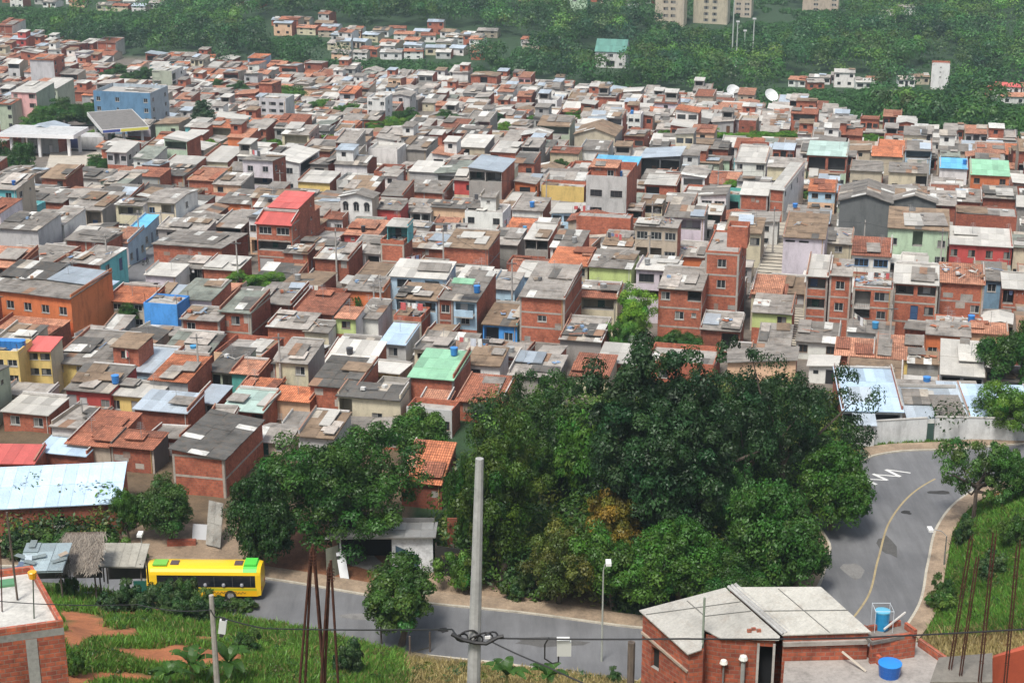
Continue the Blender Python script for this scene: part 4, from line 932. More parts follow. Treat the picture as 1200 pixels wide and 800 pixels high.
# a house never runs into the one behind it: take depth off until they stand apart
occ = set()
for s in hero_specs:
    d = s[3] * (0.75 if s[3] < 11 else 0.85)
    while d > 3.5 and len(cells(s[0], s[1], s[2], d) & occ) > 2: d -= 0.5
    s[3] = d; occ |= cells(s[0], s[1], s[2], d, 0.0)
heroes = []
for s in hero_specs:
    P, yaw, w, d, h, pat, fr_, sd_, rf, lab, op, rect = s
    kw = {k: v for k, v in op.items() if k in ('patch_none',) or k in ('fr', 'pitch', 'sidepat', 'extra', 'rail', 'frame', 'base', 'name')}
    rt = house(P, R(yaw), w, d, h, pat, fr_, sd_, rf, lod=1 if P.y > 300 else 0, **kw)
    cat = {'apartment_block': 'apartment block', 'apartment_house': 'apartment house', 'clinic': 'clinic', 'villa': 'villa', 'tower_block': 'tower block', 'storehouse': 'storehouse'}.get(op.get('name'), 'house')
    tag(rt, lab, cat, 'houses packed together in the hillside town'); heroes.append((s, rt)); HRECT.append(rect)
W1 = (1.35, 1.15, .8); DK = (.8, .8, .9)
TREES = [
 # foreground, along the road
 ('ball', 201, 553, 634, 78, 'small round clipped-looking tree with dense dark green crown by the bus stop yard'),
 ('dense', 152, 566, 634, 46, 'light green tree beside the pale blue metal roof', (1.3, 1.25, 1)),
 ('dome', 305, 530, 668, 102, 'dark tree with pale flower dots right behind the rear of the bus', (.62, .62, .7)),
 ('big', 402, 486, 646, 156, 'wide spreading green tree overhanging the roadside shed', (1.0, 1.15, .9), 0),
 ('bright', 494, 468, 540, 96, 'leafy light green tree in front of the beige house with dark roof', (.75, .8, .8)),
 ('big', 645, 430, 590, 104, 'tall dark green tree behind the yellowish one, under the cream wall house', (.9, .95, 1.0), 1),
 ('big', 590, 476, 680, 124, 'tall bushy tree with yellowish new leaves behind the concrete pole', (1.45, 1.2, .75), 1),
 ('dense', 545, 520, 650, 44, 'small green tree wedged between the shed and the clay roof', (.95, 1, .9)),
 ('dark', 782, 384, 640, 178, 'biggest tree of the grove, near-black green crown rising into the town'),
 ('dark', 768, 452, 655, 150, 'dark lower tree in front of the biggest tree of the grove', (1.05, 1.1, 1.0)),
 ('airy', 912, 403, 600, 140, 'thin-crowned tall tree with gaps showing white roofs behind'),
 ('airy', 868, 430, 610, 120, 'sparse dark tree leaning between the biggest tree and the thin-crowned one', (1.1, 1.1, 1)),
 ('yellow', 715, 560, 670, 92, 'tree flushed with orange-yellow leaves in the middle of the grove', (1.5, .95, .7)),
 ('dome', 898, 540, 694, 138, 'big rounded fresh green tree by the left edge of the climbing road', (1.1, 1.1, 1)),
 ('dome', 972, 500, 622, 108, 'bright green tree overhanging the white zigzag marks', (1.25, 1.2, .9)),
 ('dome', 795, 590, 712, 124, 'broad green bushy tree above the low roadside verge', (1.25, 1.25, .9), 0),
 ('dense', 718, 612, 712, 112, 'mid green tree directly behind the street lamp', (1.3, 1.2, .85), 1),
 ('yellow', 655, 600, 706, 96, 'olive green tree right of the concrete pole', (.8, .85, .8)),
 ('dense', 862, 640, 722, 90, 'dark green bushy tree behind the near metal roof', (.9, .95, .9)),
 ('dense', 930, 615, 690, 66, 'low dark bush-like tree at the bend of the left pavement', (.8, .85, .85)),
 ('bright', 846, 545, 660, 60, 'pale blue-green feathery tree inside the grove', (.7, .9, 1.6)),
 ('bright', 690, 470, 600, 90, 'light green tree between the two dark giants of the grove', (.75, .9, .8)),
 ('lolly', 470, 652, 757, 108, 'round-crowned street tree with a dark trunk on the near verge', (1.05, 1.05, .9)),
 ('tiny', 1140, 493, 612, 88, 'slender young tree with open branches on the right bank above the road', (1.25, 1.3, 1.1)),
 ('dense', 1186, 522, 590, 60, 'bushy tree on top of the right bank behind the slender young tree', (1.0, 1.1, .9)),
 ('bright', 1180, 446, 516, 72, 'bright green small tree in front of the white compound wall', (.9, .95, .8)),
 ('dense', 1200, 366, 470, 92, 'dark green tree cut by the right edge of the photo', (.95, 1.0, .9)),
 # in the town
 ('bright', 743, 338, 408, 52, 'bright green twin tree between the cube-like brick house and the grey brick one', (1.5, 1.5, 1)),
 ('bright', 728, 372, 420, 36, 'pale green lower tree beside the junk-roofed concrete house', (1.1, 1.3, 1.4)),
 ('dense', 790, 382, 418, 52, 'dark leafy bush at the foot of the three-storey grey and brick house'),
 ('dense', 149, 352, 388, 40, 'dark creeper-like tree in front of the brick and plaster house with orange tiles'),
 ('bright', 300, 316, 346, 52, 'green clump of trees in the yard below the tall four-storey brick house', (1, 1.1, .9)),
 ('cone', 243, 112, 166, 30, 'tall dark columnar tree standing alone left of the far grey blocks'),
 ('dense', 52, 124, 158, 52, 'rounded tree with flat dome crown behind the petrol station canopy', (1.3, 1.25, 1)),
 ('dense', 78, 110, 150, 58, 'taller dark tree behind the rounded dome tree', (.9, .95, .9)),
 ('dense', 112, 120, 146, 48, 'green tree against the foot of the blue block', (1.05, 1.1, .9)),
 ('dense', 28, 166, 214, 52, 'dark street tree at the petrol station corner', (.75, .8, .8)),
 ('dense', 4, 160, 208, 34, 'dark street tree cut by the left edge beside the petrol station', (.75, .8, .8)),
 ('dense', 116, 178, 204, 42, 'low green tree right of the pale station forecourt', (.85, .95, .85)),
 ('bright', 122, 156, 172, 70, 'light green hedge-like tree between the two station canopies', (1.1, 1.1, .8)),
 ('dense', 138, 72, 98, 40, 'dark green tree left of the plain pale green block', (.9, .95, .9)),
 ('dense', 165, 78, 104, 36, 'dark round tree touching the plain pale green block', (.75, .85, .85)),
 ('dense', 282, 93, 114, 26, 'small dark round tree alone among the far roofs', (.8, .95, .8)),
 ('dense', 252, 92, 110, 22, 'pale green little tree left of the small dark round one', (1.1, 1.1, 1)),
 ('bright', 340, 98, 124, 58, 'bright green tree behind the grey four-storey block', (.85, .95, .9)),
 ('bright', 370, 116, 136, 44, 'lower green tree right of the grey four-storey block', (.85, .95, .9)),
 ('bright', 408, 121, 138, 26, 'small bushy palm-like tree left of the white three-storey block', (.7, .85, .9)),
 ('bright', 462, 134, 156, 42, 'light green flowering tree below the white three-storey block', (1.35, 1.3, 1.0)),
 ('dense', 480, 124, 148, 34, 'dark green tree right of the white three-storey block', (.95, 1.05, .9)),
 ('dense', 524, 126, 150, 40, 'broad dark green tree among the far roofs', (.85, 1, .9)),
 ('bright', 440, 144, 158, 34, 'low green bush row under the light green flowering tree', (.8, .9, .8)),
 ('cone', 579, 128, 152, 24, 'dark pointed small tree beside the barn with white sheets', (1.2, 1.4, 1.1)),
 ('bright', 592, 142, 160, 26, 'yellow-green bush by the dark pointed small tree', (1.6, 1.5, .9)),
 ('bright', 320, 164, 178, 36, 'light green garden tree left of the huge tilted white roof', (1.1, 1.15, .9)),
 ('bright', 378, 156, 168, 30, 'light green garden tree behind the huge tilted white roof', (1.1, 1.1, .9)),
 ('bright', 250, 160, 186, 22, 'light green vine tree under the columnar tree', (1.3, 1.4, .9)),
 ('bright', 618, 135, 148, 30, 'dark bush left of the white ridge roofs', (.7, .85, .8)),
 ('bright', 674, 132, 144, 36, 'green bush among pale blue far roofs', (.8, .9, .8)),
 ('bright', 778, 152, 166, 24, 'green bush right of the slim white tower house', (1, 1.1, .9)),
 ('bright', 850, 152, 170, 56, 'light green tree row behind the white two-storey house, left end', (1.1, 1.2, .9)),
 ('bright', 896, 152, 170, 60, 'light green tree row behind the white two-storey house, right end', (1.1, 1.2, .9)),
 ('bright', 925, 152, 166, 40, 'light green tree at the end of the row near the cream low house', (1.0, 1.15, .9)),
 ('bright', 1022, 158, 172, 40, 'green tree behind the clean orange roof', (.9, 1.05, .9)),
 ('dense', 660, 184, 200, 22, 'small dark green tree in front of the cream house with dark rusty tile roof', (1, 1, .9)),
 ('bright', 858, 210, 230, 26, 'light green yard tree over the teal-walled yard house', (1.2, 1.3, .9)),
 ('bright', 940, 222, 236, 14, 'small green tree at the head of the white street house'),
 ('tiny', 420, 345, 368, 14, 'papaya tree with a tuft of leaves before the bright orange wall, left one', (1.2, 1.3, .9)),
 ('tiny', 438, 351, 374, 14, 'papaya tree with a tuft of leaves before the bright orange wall, right one', (1.2, 1.3, .9)),
 ('bright', 1086, 456, 470, 34, 'low green hedge tree before the white compound roofs', (.9, 1, .8)),
 ('bright', 1105, 454, 470, 24, 'low green bush right of the blue drum', (.9, 1, .8)),
 ('dense', 285, 306, 322, 0.1, ''),
]
# ---------------------------------------------------------------- the rest of the town: rows of houses between those above
def seg_d(p, a, b):
    dx, dy = b[0] - a[0], b[1] - a[1]; t = max(0, min(1, ((p[0] - a[0]) * dx + (p[1] - a[1]) * dy) / (dx * dx + dy * dy)))
    return math.hypot(a[0] + dx * t - p[0], a[1] + dy * t - p[1])
STREET_PX = [(60, 436), (84, 402), (118, 372), (150, 335), (190, 292), (210, 275)]
STREET = [tuple(at_ground(x, y))[:2] for x, y in STREET_PX]
STAIR_PX = [(934, 246), (918, 280), (905, 318), (893, 352)]
STAIR = [tuple(at_ground(x, y))[:2] for x, y in STAIR_PX]
STAIR2_PX = [(938, 366), (932, 392), (924, 416)]
STAIR2 = [tuple(at_ground(x, y))[:2] for x, y in STAIR2_PX]
def blocked(x, y, X, Y):
    for L, wd in ((STREET, 3.4), (STAIR, 3.2), (STAIR2, 2.4)):
        for a, b in zip(L[:-1], L[1:]):
            if seg_d((x, y), a, b) < wd: return True
    for ex, ey, rx, ry in ((22, 200, 42, 22), (95, 192, 46, 15), (60, 160, 130, 20), (130, 150, 62, 18), (68, 135, 60, 16), (742, 385, 26, 22), (742, 405, 22, 20), (243, 158, 14, 8), (152, 82, 34, 14), (298, 340, 20, 10), (496, 140, 34, 9), (470, 150, 40, 8), (345, 120, 30, 8), (282, 108, 12, 8), (330, 158, 0.1, .1), (860, 163, 50, 5), (1040, 235, 70, 12)):
        if ((X - ex) / rx) ** 2 + ((Y - ey) / ry) ** 2 < 1: return True
    return False
PAL_F = ['brick'] * 12 + ['brickd'] * 4 + ['brickl'] * 3 + ['white'] * 7 + ['cream'] * 5 + ['lgrey'] * 5 + ['grey'] * 4 + ['beige'] * 4 + ['block'] * 4 + ['lblue'] * 2 + ['turq', 'lilac', 'peach', 'peach', 'mint', 'yellow', 'pink', 'orange', 'sgreen', 'red']
PAL_R = ['fibre'] * 14 + ['fibrel'] * 16 + ['fibred'] * 3 + ['brown'] * 7 + ['tile'] * 1 + ['tilel'] * 3 + ['tiled'] * 2 + ['white'] * 8 + ['zinc'] * 2 + ['greenish'] * 3 + ['slab'] * 2 + ['orange']
(ux, uy), (vx, vy) = dirs(YAW)
cand = []
fr2 = random.Random(99)
def try_house(a, b, w, d, jy=1.6):
    yaw = YAW + fr2.uniform(-jy, jy)
    x, y = a * ux + b * vx, a * uy + b * vy
    z = height(x, y)
    cx, cy_ = x + ux * w / 2, y + uy * w / 2
    X, Y = project((cx, cy_, height(cx, cy_)))
    if not (-170 < X < 1370): return None
    if Y > yb_(X) or Y < yt_(X): return None
    if blocked(x + ux * w / 2 + vx * d / 2, y + uy * w / 2 + vy * d / 2, X, Y) or blocked(cx, cy_, X, Y): return None
    P = Vector((x, y, min(height(x, y), height(cx + ux * w / 2, cy_ + uy * w / 2))))
    cs = cells(P, yaw, w, d, 0.45)
    if len(cs & occ) > 0.02 * len(cs): return None
    return P, yaw, cs, X, Y
def limit(P, w, h, d):
    """keep a filler low where it would hide the front of one of the houses picked out above"""
    X0, Y0 = project(P); X1, _ = project((P[0] + ux * w, P[1] + uy * w, P[2]))
    for k in range(16):
        _, T = project((P[0] + vx * d, P[1] + vy * d, P[2] + h + 0.35)); ok = True
        for x0, x1, yt, yb in HRECT:
            if yb < Y0 + 1 and min(x1, X1) - max(x0, X0) > 5 and T < yt + 0.5 * (yb - yt) and Y0 - yb < 80: ok = False; break
        if ok: return h
        h -= 0.45
        if h < 1.5: return None
    return h
for t in TREES:
    if t[3] < 430 and t[5]:
        HRECT.append((t[1] - t[4] * .3, t[1] + t[4] * .3, t[2], t[3])); G = at_ground(t[1], t[3]); occ |= {(int(G.x) + i, int(G.y) + j) for i in range(-2, 3) for j in range(-1, 3)}
HRECT += [(0, 88, 155, 185), (110, 178, 150, 175), (60, 130, 184, 206), (846, 866, 108, 132), (896, 908, 114, 130), (92, 124, 362, 396), (120, 156, 332, 366), (152, 196, 292, 336), (908, 936, 250, 292), (893, 914, 292, 350), (924, 941, 368, 414)]
b = 150.0; row = 0
while b < 900:
    dd = 6.7 + fr2.uniform(-0.6, 0.6); a = -420.0 + fr2.uniform(0, 5)
    while a < 420:
        w = fr2.choice((4.4, 5.0, 5.4, 6.0, 6.6, 7.8)) if b < 440 else fr2.choice((4.2, 4.8, 5.4, 6.4)); got = None
        for d_ in (dd, 5.5, 4.4):
            for w_ in (w, 3.8):
                got = try_house(a, b + (dd - d_) * (0 if fr2.random() < 0.5 else 1), w_, d_)
                if got: break
            if got: break
        if not got: a += 1.2; continue
        P, yaw, cs, X, Y = got
        nst = 1 if fr2.random() < (0.44 if Y > 200 else (0.62 if Y > 160 else 0.9)) else (2 if fr2.random() < 0.86 else 3)
        h = limit(P, w_, nst * 2.65 + fr2.uniform(-0.3, 0.5), d_)
        if h is None: a += w_ * 0.5; continue
        occ |= cells(P, yaw, w_, d_, 0.0)
        cand.append((P, yaw, w_, d_, h, X, Y)); a += w_ + (0.15 if fr2.random() < 0.8 else 1.6)
    b += dd + (1.2 if row % 2 else 2.6); row += 1
# small annexes and sheds in the yards left over
for k in range(14000):
    X = fr2.uniform(-60, 1260); Y = yt_(X) + (yb_(X) - yt_(X)) * fr2.random() ** 0.8
    G = at_ground(X, Y); a = G.x * ux + G.y * uy; b = G.x * vx + G.y * vy
    w_, d_ = fr2.choice(((3.2, 3.4), (4.2, 4.2), (2.6, 4.4), (5.0, 3.0), (5, 5.5)))
    got = try_house(a, b, w_, d_, 5)
    if not got: continue
    P, yaw, cs, X, Y = got; h = limit(P, w_, fr2.uniform(2.2, 2.9), d_)
    if h is None: continue
    occ |= cs; cand.append((P, yaw, w_, d_, h, X, Y))
cand.sort(key=lambda c: (not -15 < c[5] < 1215, 0) if False else (0 if -15 < c[5] < 1215 else 1, -(c[2] * min(c[4] + c[3] * .3, 9)) / c[0].y ** 2))
CN = dict(brick='brick', brickd='dark brick', brickl='bright brick', white='white', cream='cream', lgrey='pale grey', grey='grey', beige='beige', block='grey block', lblue='pale blue', turq='turquoise', lilac='lilac', peach='peach', mint='mint green', yellow='yellow', pink='pink', orange='orange', sgreen='grey-green', red='dark red')
RN = dict(pale='pale beige', fibre='grey', fibrel='pale grey', fibred='dark grey', brown='brownish', tile='clay tile', tilel='faded tile', tiled='dark tile', white='white', zinc='bluish metal', greenish='mossy', slab='flat concrete', orange='orange tile')
SHORT = [(s[9], (s[11][0] + s[11][1]) / 2, (s[11][2] + s[11][3]) / 2) for s in hero_specs]
short_name = {}
def short(lab):
    t = lab
    for w in (' with ', ' under ', ' behind ', ' beside ', ' right of ', ' left of ', ' in front ', ' on a ', ' over ', ' below ', ' above ', ' at the ', ' among ', ' between ', ' at ', ' in ', ' running ', ' along ', ' carrying', ' heaped', ' squeezed', ' full', ' standing'):
        t = t.split(w)[0]
    return t.split(',')[0]
cnt = {}
for l, _, _ in SHORT: cnt[short(l)] = cnt.get(short(l), 0) + 1
KEYS = [(short(l), x, y) for l, x, y in SHORT if cnt[short(l)] == 1 and len(short(l).split()) <= 7]
used_labels = set()
def place_label(core, X, Y, tries=9):
    near = sorted(KEYS, key=lambda k: (k[1] - X) ** 2 + 2.2 * (k[2] - Y) ** 2)[:tries]
    opts = []
    for q, (nm, kx, ky) in enumerate(near):
        dx, dy = X - kx, Y - ky; D = math.hypot(dx, dy * 1.5)
        if abs(dx) > abs(dy) * 1.6: rel = ('just ' if D < 45 else '') + ('right of' if dx > 0 else 'left of')
        elif abs(dy) > abs(dx) * 1.2: rel = ('just ' if D < 45 else '') + ('in front of' if dy > 0 else 'behind')
        else: rel = ('in front and ' if dy > 0 else 'behind and ') + ('right of' if dx > 0 else 'left of')
        if D > 110: rel = 'well ' + rel.replace('just ', '')
        opts.append(f'{core} {rel} the {nm}')
    return opts
NIND = 300 - len(hero_specs)
ind, far = cand[:NIND], cand[NIND:]
print('heroes', len(hero_specs), 'fill', len(cand), 'single', len(ind))
PATS = {1: ['wd', 'dw', 'w.', '.w', 'ww', 'gd', 'W', 'wdw', 'O', 'sd', 'r', '..'], 2: ['w', 'ww', 'W', 'r', '.w', 'w.', 'b', 'o', 'WW', 'wbw', '..', 'sw']}
def make_fill(c, stuff=None):
    P, yaw, w, d, h, X, Y = c; r = fr2
    n = 1 if h < 3.7 else (2 if h < 6.6 else 3)
    front = r.choice(PAL_F); side = r.choice(['brick', 'brick', 'brickd', 'block', front, front, 'beige']); rc = r.choice(PAL_R)
    if Y < 165 and rc in ('fibre', 'fibred', 'brown', 'greenish') and r.random() < .6: rc = r.choice(['pale', 'pale', 'fibrel', 'white', 'tilel'])
    if Y < 200 and X < 420 and r.random() < 0.22: rc = r.choice(['orange', 'tile', 'tilel'])
    rk = 'flat' if rc == 'slab' else r.choices(['mono', 'back', 'gx', 'gy', 'left', 'right'], [10, 3, 3, 1.2, 1.5, 1.5])[0]
    if front in BR and r.random() < 0.3 and n == 1: pat = '..'
    else: pat = '/'.join([r.choice(PATS[2]) for _ in range(n - 1)] + [r.choice(PATS[1])])
    pitch = r.uniform(3, 9) if rk in ('mono', 'back', 'left', 'right') else r.uniform(9, 16)
    kw = dict(pitch=pitch, extra=dict(patch=r.choice([.05, .1, .1, .2, .35])), fr=r.choice('wwwkgn'))
    if rk in ('left', 'right'): kw['pitch'] = min(pitch, 6)
    if n > 1 and r.random() < 0.35: kw['base'] = r.choice(['block', 'brick', 'white', 'lgrey', 'peach', 'turq', 'cream'])
    if n > 1 and side not in ('brick',) and r.random() < .3: kw['sidepat'] = 'ws/..'
    if r.random() < .4: kw['rail'] = front
    if r.random() < .30 and w > 4.8 and d > 4.5 and n < 3 and (limit(P, w, h + 2.5, d) or 0) > h + 2.2: kw['extra']['upper'] = (r.choice((0, 0.4)), r.uniform(.1, .35), r.choice(['brick', 'brick', 'block', 'white', front]), r.choice(['fibre', 'fibrel', 'white', 'brown', 'zinc']))
    if stuff is not None:
        return house(P, R(yaw), w, d, h, pat, front, side, rk + '/' + rc, stuff=stuff, frame=False, **kw)
    rt = house(P, R(yaw), w, d, h, pat, front, side, rk + '/' + rc, lod=1 if P.y > 235 else 0, **kw)
    size = 'small ' if w * d < 24 else ('wide ' if w > 8 else '')
    st = {1: 'one-storey', 2: 'two-storey', 3: 'three-storey'}[n]
    cores = [f'{size}{CN[front]} {st} house, {RN[rc]} roof,']
    lab = None
    for core in cores:
        for o in place_label(core, X, Y, 14):
            if o not in used_labels and len(o.replace('-', ' - ').split()) <= 99 and len(o.split()) <= 16: lab = o; break
        if lab: break
    if lab is None: lab = cores[0] + ' in the packed town'
    used_labels.add(lab)
    return tag(rt, lab, 'house', 'houses packed together in the hillside town')
for c in ind: make_fill(c)
fm_ = MB()
for c in far: make_fill(c, fm_)
# the small quarters between the woods, far off
def cluster(x0, x1, y0, y1, n, seed, pal=None):
    r = random.Random(seed)
    for k in range(n):
        X, Y = r.uniform(x0, x1), r.uniform(y0, y1); P = at_ground(X, Y)
        CL.append((P.x, P.y))
        cs = cells(P, YAW, 8, 7, 0.4)
        if len(cs & occ) > 3: continue
        occ.update(cs); w, d = r.uniform(5, 8.5), r.uniform(5, 7); hh = r.choice((2.6, 2.8, 3.0, 5.2))
        rc = r.choice(pal or ['white', 'fibrel', 'fibrel', 'tilel', 'tile', 'fibre', 'brown', 'zinc'])
        house(P, R(YAW + r.uniform(-12, 12)), w, d, hh, r.choice(['ww', 'w.w', 'WW', 'ww/ww', 'WdW']) if hh < 4 else 'w.w/ww', r.choice(['white', 'white', 'cream', 'peach', 'brick', 'lgrey', 'beige']), r.choice(['brick', 'white', 'beige']), 'gx/' + rc, stuff=fm_, frame=False, pitch=12)
CL = []
cluster(312, 380, 30, 44, 80, 1); cluster(380, 560, 40, 72, 260, 2); cluster(-10, 85, 2, 10, 40, 3); cluster(108, 190, 0, 14, 40, 4); cluster(265, 300, 0, 12, 14, 5)
cluster(590, 618, 50, 60, 10, 6); cluster(915, 1015, 97, 108, 44, 7, ['tilel', 'orange', 'fibrel', 'white']); cluster(1045, 1078, 97, 102, 8, 8); cluster(1155, 1230, 112, 126, 26, 9, ['red', 'fibrel', 'white', 'tilel'])
cluster(600, 700, -2, 4, 10, 10); cluster(700, 760, 4, 12, 6, 11); cluster(1020, 1060, 22, 28, 5, 12)
fm_.tf = None
tag(fm_.build('distant_houses'), 'mass of small far houses with grey, white and orange roofs below the woods', 'houses', kind='stuff')
# ---------------------------------------------------------------- trees
def leaves(centres, rad, per, size, cols, seed, up=0.35, squash=0.8, nr=0.38, tv=0.56):
    """leaf faces on and inside clumps; centres (n,3), rad (n,), cols (n,3)"""
    s = np.random.RandomState(seed); n = len(centres); N = n * per
    ci = np.repeat(np.arange(n), per)
    d = s.normal(size=(N, 3)); d /= np.linalg.norm(d, axis=1)[:, None]; d[:, 2] = np.where(d[:, 2] < -0.5, -d[:, 2] * 0.6, d[:, 2])
    rr = rad[ci] * (0.45 + 0.62 * s.rand(N) ** 0.5)
    p = centres[ci] + d * rr[:, None] * np.array([1, 1, squash])
    nrm = d * 1.0 + s.normal(size=(N, 3)) * nr; nrm[:, 2] += up; nrm /= np.linalg.norm(nrm, axis=1)[:, None]
    a = np.cross(nrm, s.normal(size=(N, 3))); a /= np.linalg.norm(a, axis=1)[:, None]; b = np.cross(nrm, a)
    L = (size * (0.6 + 0.8 * s.rand(N)))[:, None]
    q = np.stack([p - a * L, p - b * L * 0.5 + nrm * L * 0.12, p + a * L, p + b * L * 0.5 + nrm * L * 0.12], 1)
    t = cols[ci] * (1 - tv / 2 + tv * s.rand(N))[:, None]
    return q, t
def crown_shape(R_, Hc, n, seed, lobes=5, top=0.0, hollow=0.55):
    """clump centres of an uneven crown of radius R_ and height Hc, base at z 0"""
    s = np.random.RandomState(seed)
    lc = s.normal(size=(lobes, 3)) * np.array([.38, .38, .20]); lc[0] = 0
    lr = 0.55 + 0.25 * s.rand(lobes); lr[0] = 0.72
    out = []
    while len(out) < n:
        i = s.randint(lobes); d = s.normal(size=3); d /= np.linalg.norm(d)
        if d[2] < -0.75: continue
        r = (hollow + (1 - hollow) * s.rand())
        p = lc[i] + d * lr[i] * r
        out.append(p)
    P = np.array(out); P[:, 0] *= R_ / 1.05; P[:, 1] *= R_ / 1.05; P[:, 2] = (P[:, 2] + 0.62) / 1.6 * Hc
    return P
def tree_proto(name, R_, Hc, trunk, n, per, size, col, seed, lobes=5, var=0.25, hollow=0.5, cr=0.2, tr=0.035, up=0.35, airy=False):
    per = int(per * 1.7); size *= 0.74; n = int(n * 1.15)
    s = np.random.RandomState(seed + 50); P = crown_shape(R_, Hc, n, seed, lobes, hollow=hollow); P[:, 2] += trunk * 0.8
    c = np.array(col)[None] * (1 + var * s.normal(size=(n, 1))).clip(0.45, 1.8); c[:, 0] *= (1 + 0.18 * s.normal(size=n)).clip(.5, 1.6)
    rad = R_ * cr * (0.7 + 0.6 * s.rand(n))
    q, t = leaves(P, rad, per, size, c.clip(0.005, 0.9), seed + 1, up)
    me = npmesh('crown', q, t, 'leaf')
    H = trunk + Hc; mb = MB(); r0 = H * tr
    lean = s.normal(size=2) * R_ * 0.06
    fork = trunk * 0.9 + Hc * 0.12
    mb.tube([(0, 0, -1.0), (0, 0, 0), (lean[0], lean[1], fork * .5), (lean[0] * 1.5, lean[1] * 1.5, fork)], [r0 * 1.4, r0 * 1.15, r0 * .9, r0 * .75], 8, 'bark')
    k = 11 if airy else 7
    for i in s.choice(n, min(k, n), replace=False):
        e = Vector(P[i]); b0 = Vector((lean[0] * 1.5, lean[1] * 1.5, fork * s.uniform(.8, 1))); m = (b0 + e) / 2; m.z -= 0.05 * R_; m += Vector(s.normal(size=3)) * R_ * 0.05
        mb.tube([b0, m, e], [r0 * .55, r0 * .32, r0 * .1], 5, 'bark', cap=False)
    return dict(crown=me, trunk=mb.mesh('trunk'), R=R_, H=H)
G1 = (0.044, 0.110, 0.018); G2 = (0.038, 0.088, 0.016); G3 = (0.085, 0.175, 0.024); G4 = (0.024, 0.060, 0.018); G5 = (0.105, 0.130, 0.024)
PR = {
 'dense': [tree_proto('a', 5, 7.0, 2.2, 120, 130, 0.21, G1, 1), tree_proto('b', 5, 6.4, 2.0, 120, 130, 0.21, G1, 2, lobes=6)],
 'big': [tree_proto('c', 7.5, 11, 4.0, 170, 150, 0.24, G2, 3, lobes=8, hollow=.4, cr=.17), tree_proto('d', 7.5, 12, 3.5, 170, 150, 0.24, G2, 4, lobes=9, hollow=.4, cr=.16)],
 'dome': [tree_proto('o', 5, 7.6, 1.6, 230, 90, 0.19, (0.040, 0.108, 0.018), 16, lobes=3, hollow=.78, cr=.17, var=.16)],
 'dark': [tree_proto('e', 8, 12.5, 5, 190, 150, 0.25, G4, 5, lobes=9, hollow=.35, cr=.15)],
 'bright': [tree_proto('f', 4.5, 6, 1.5, 95, 130, 0.20, G3, 6, lobes=6), tree_proto('g', 4.5, 5.2, 1.6, 95, 120, 0.22, G3, 7, lobes=4)],
 'airy': [tree_proto('h', 8, 10, 4.5, 120, 90, 0.22, G4, 8, lobes=9, hollow=.6, cr=.13, airy=True)],
 'ball': [tree_proto('i', 3, 4.6, 1.3, 110, 120, 0.13, (0.05, 0.11, 0.02), 9, lobes=3, hollow=.6, cr=.2, var=.18)],
 'lolly': [tree_proto('q', 3, 4.2, 2.4, 120, 120, 0.15, (0.05, 0.11, 0.02), 19, lobes=4, hollow=.65, cr=.2, var=.18)],
 'yellow': [tree_proto('j', 4.5, 7, 1.5, 110, 120, 0.20, G5, 10, lobes=7, var=.35)],
 'tiny': [tree_proto('k', 3.2, 3.6, 2.0, 60, 90, 0.14, (0.06, 0.12, 0.03), 12, lobes=7, hollow=.6, cr=.15, airy=True)],
 'cone': [tree_proto('l', 2.6, 10, 1.2, 110, 80, 0.26, (0.03, 0.075, 0.03), 13, lobes=3, hollow=.5, cr=.3)],
 'shrub': [tree_proto('m', 1.6, 1.9, 0.15, 40, 90, 0.12, (0.07, 0.14, 0.03), 14, lobes=5, hollow=.5, cr=.24, tr=.02), tree_proto('n', 1.6, 2.3, 0.1, 36, 90, 0.14, (0.06, 0.115, 0.03), 15, lobes=5, hollow=.5, cr=.24, tr=.02)],
}
TN = {'shrub': 'shrub'}
def tree(kind, X, top, basey, width, label, tint=(1, 1, 1), at=None, v=None, name=None, group=None, depth=None):
    G = at if at is not None else at_ground(X, basey)
    if at is None: G.z = height(G.x, G.y)
    pr = PR[kind][v if v is not None else rnd.randrange(len(PR[kind]))]
    dep = G.y * cp + (CAMZ - G.z) * sp_
    wm = width / FPX * dep
    ang = PITCH + math.atan((top - 400) / FPX); H = CAMZ - G.y * math.tan(ang) - G.z
    H = max(H, 1.0)
    e = empty(name or ('shrub' if kind == 'shrub' else 'tree'), G, rnd.uniform(0, 6.28), label, 'shrub' if kind == 'shrub' else 'tree', group)
    sx = wm / (2 * pr['R'] * (0.98 if kind in ('big', 'dark', 'airy') else 1.06)); e.scale = (sx, sx, H / (pr['H'] * 1.02))
    c = link('crown', pr['crown'], e); c.color = (*tint, 1); link('trunk', pr['trunk'], e)
    return e
for t in TREES:
    if not t[5]: continue
    kw = {}
    if len(t) > 6 and isinstance(t[6], tuple): kw['tint'] = t[6]
    if len(t) > 7: kw['v'] = t[7]
    tree(*t[:6], **kw)
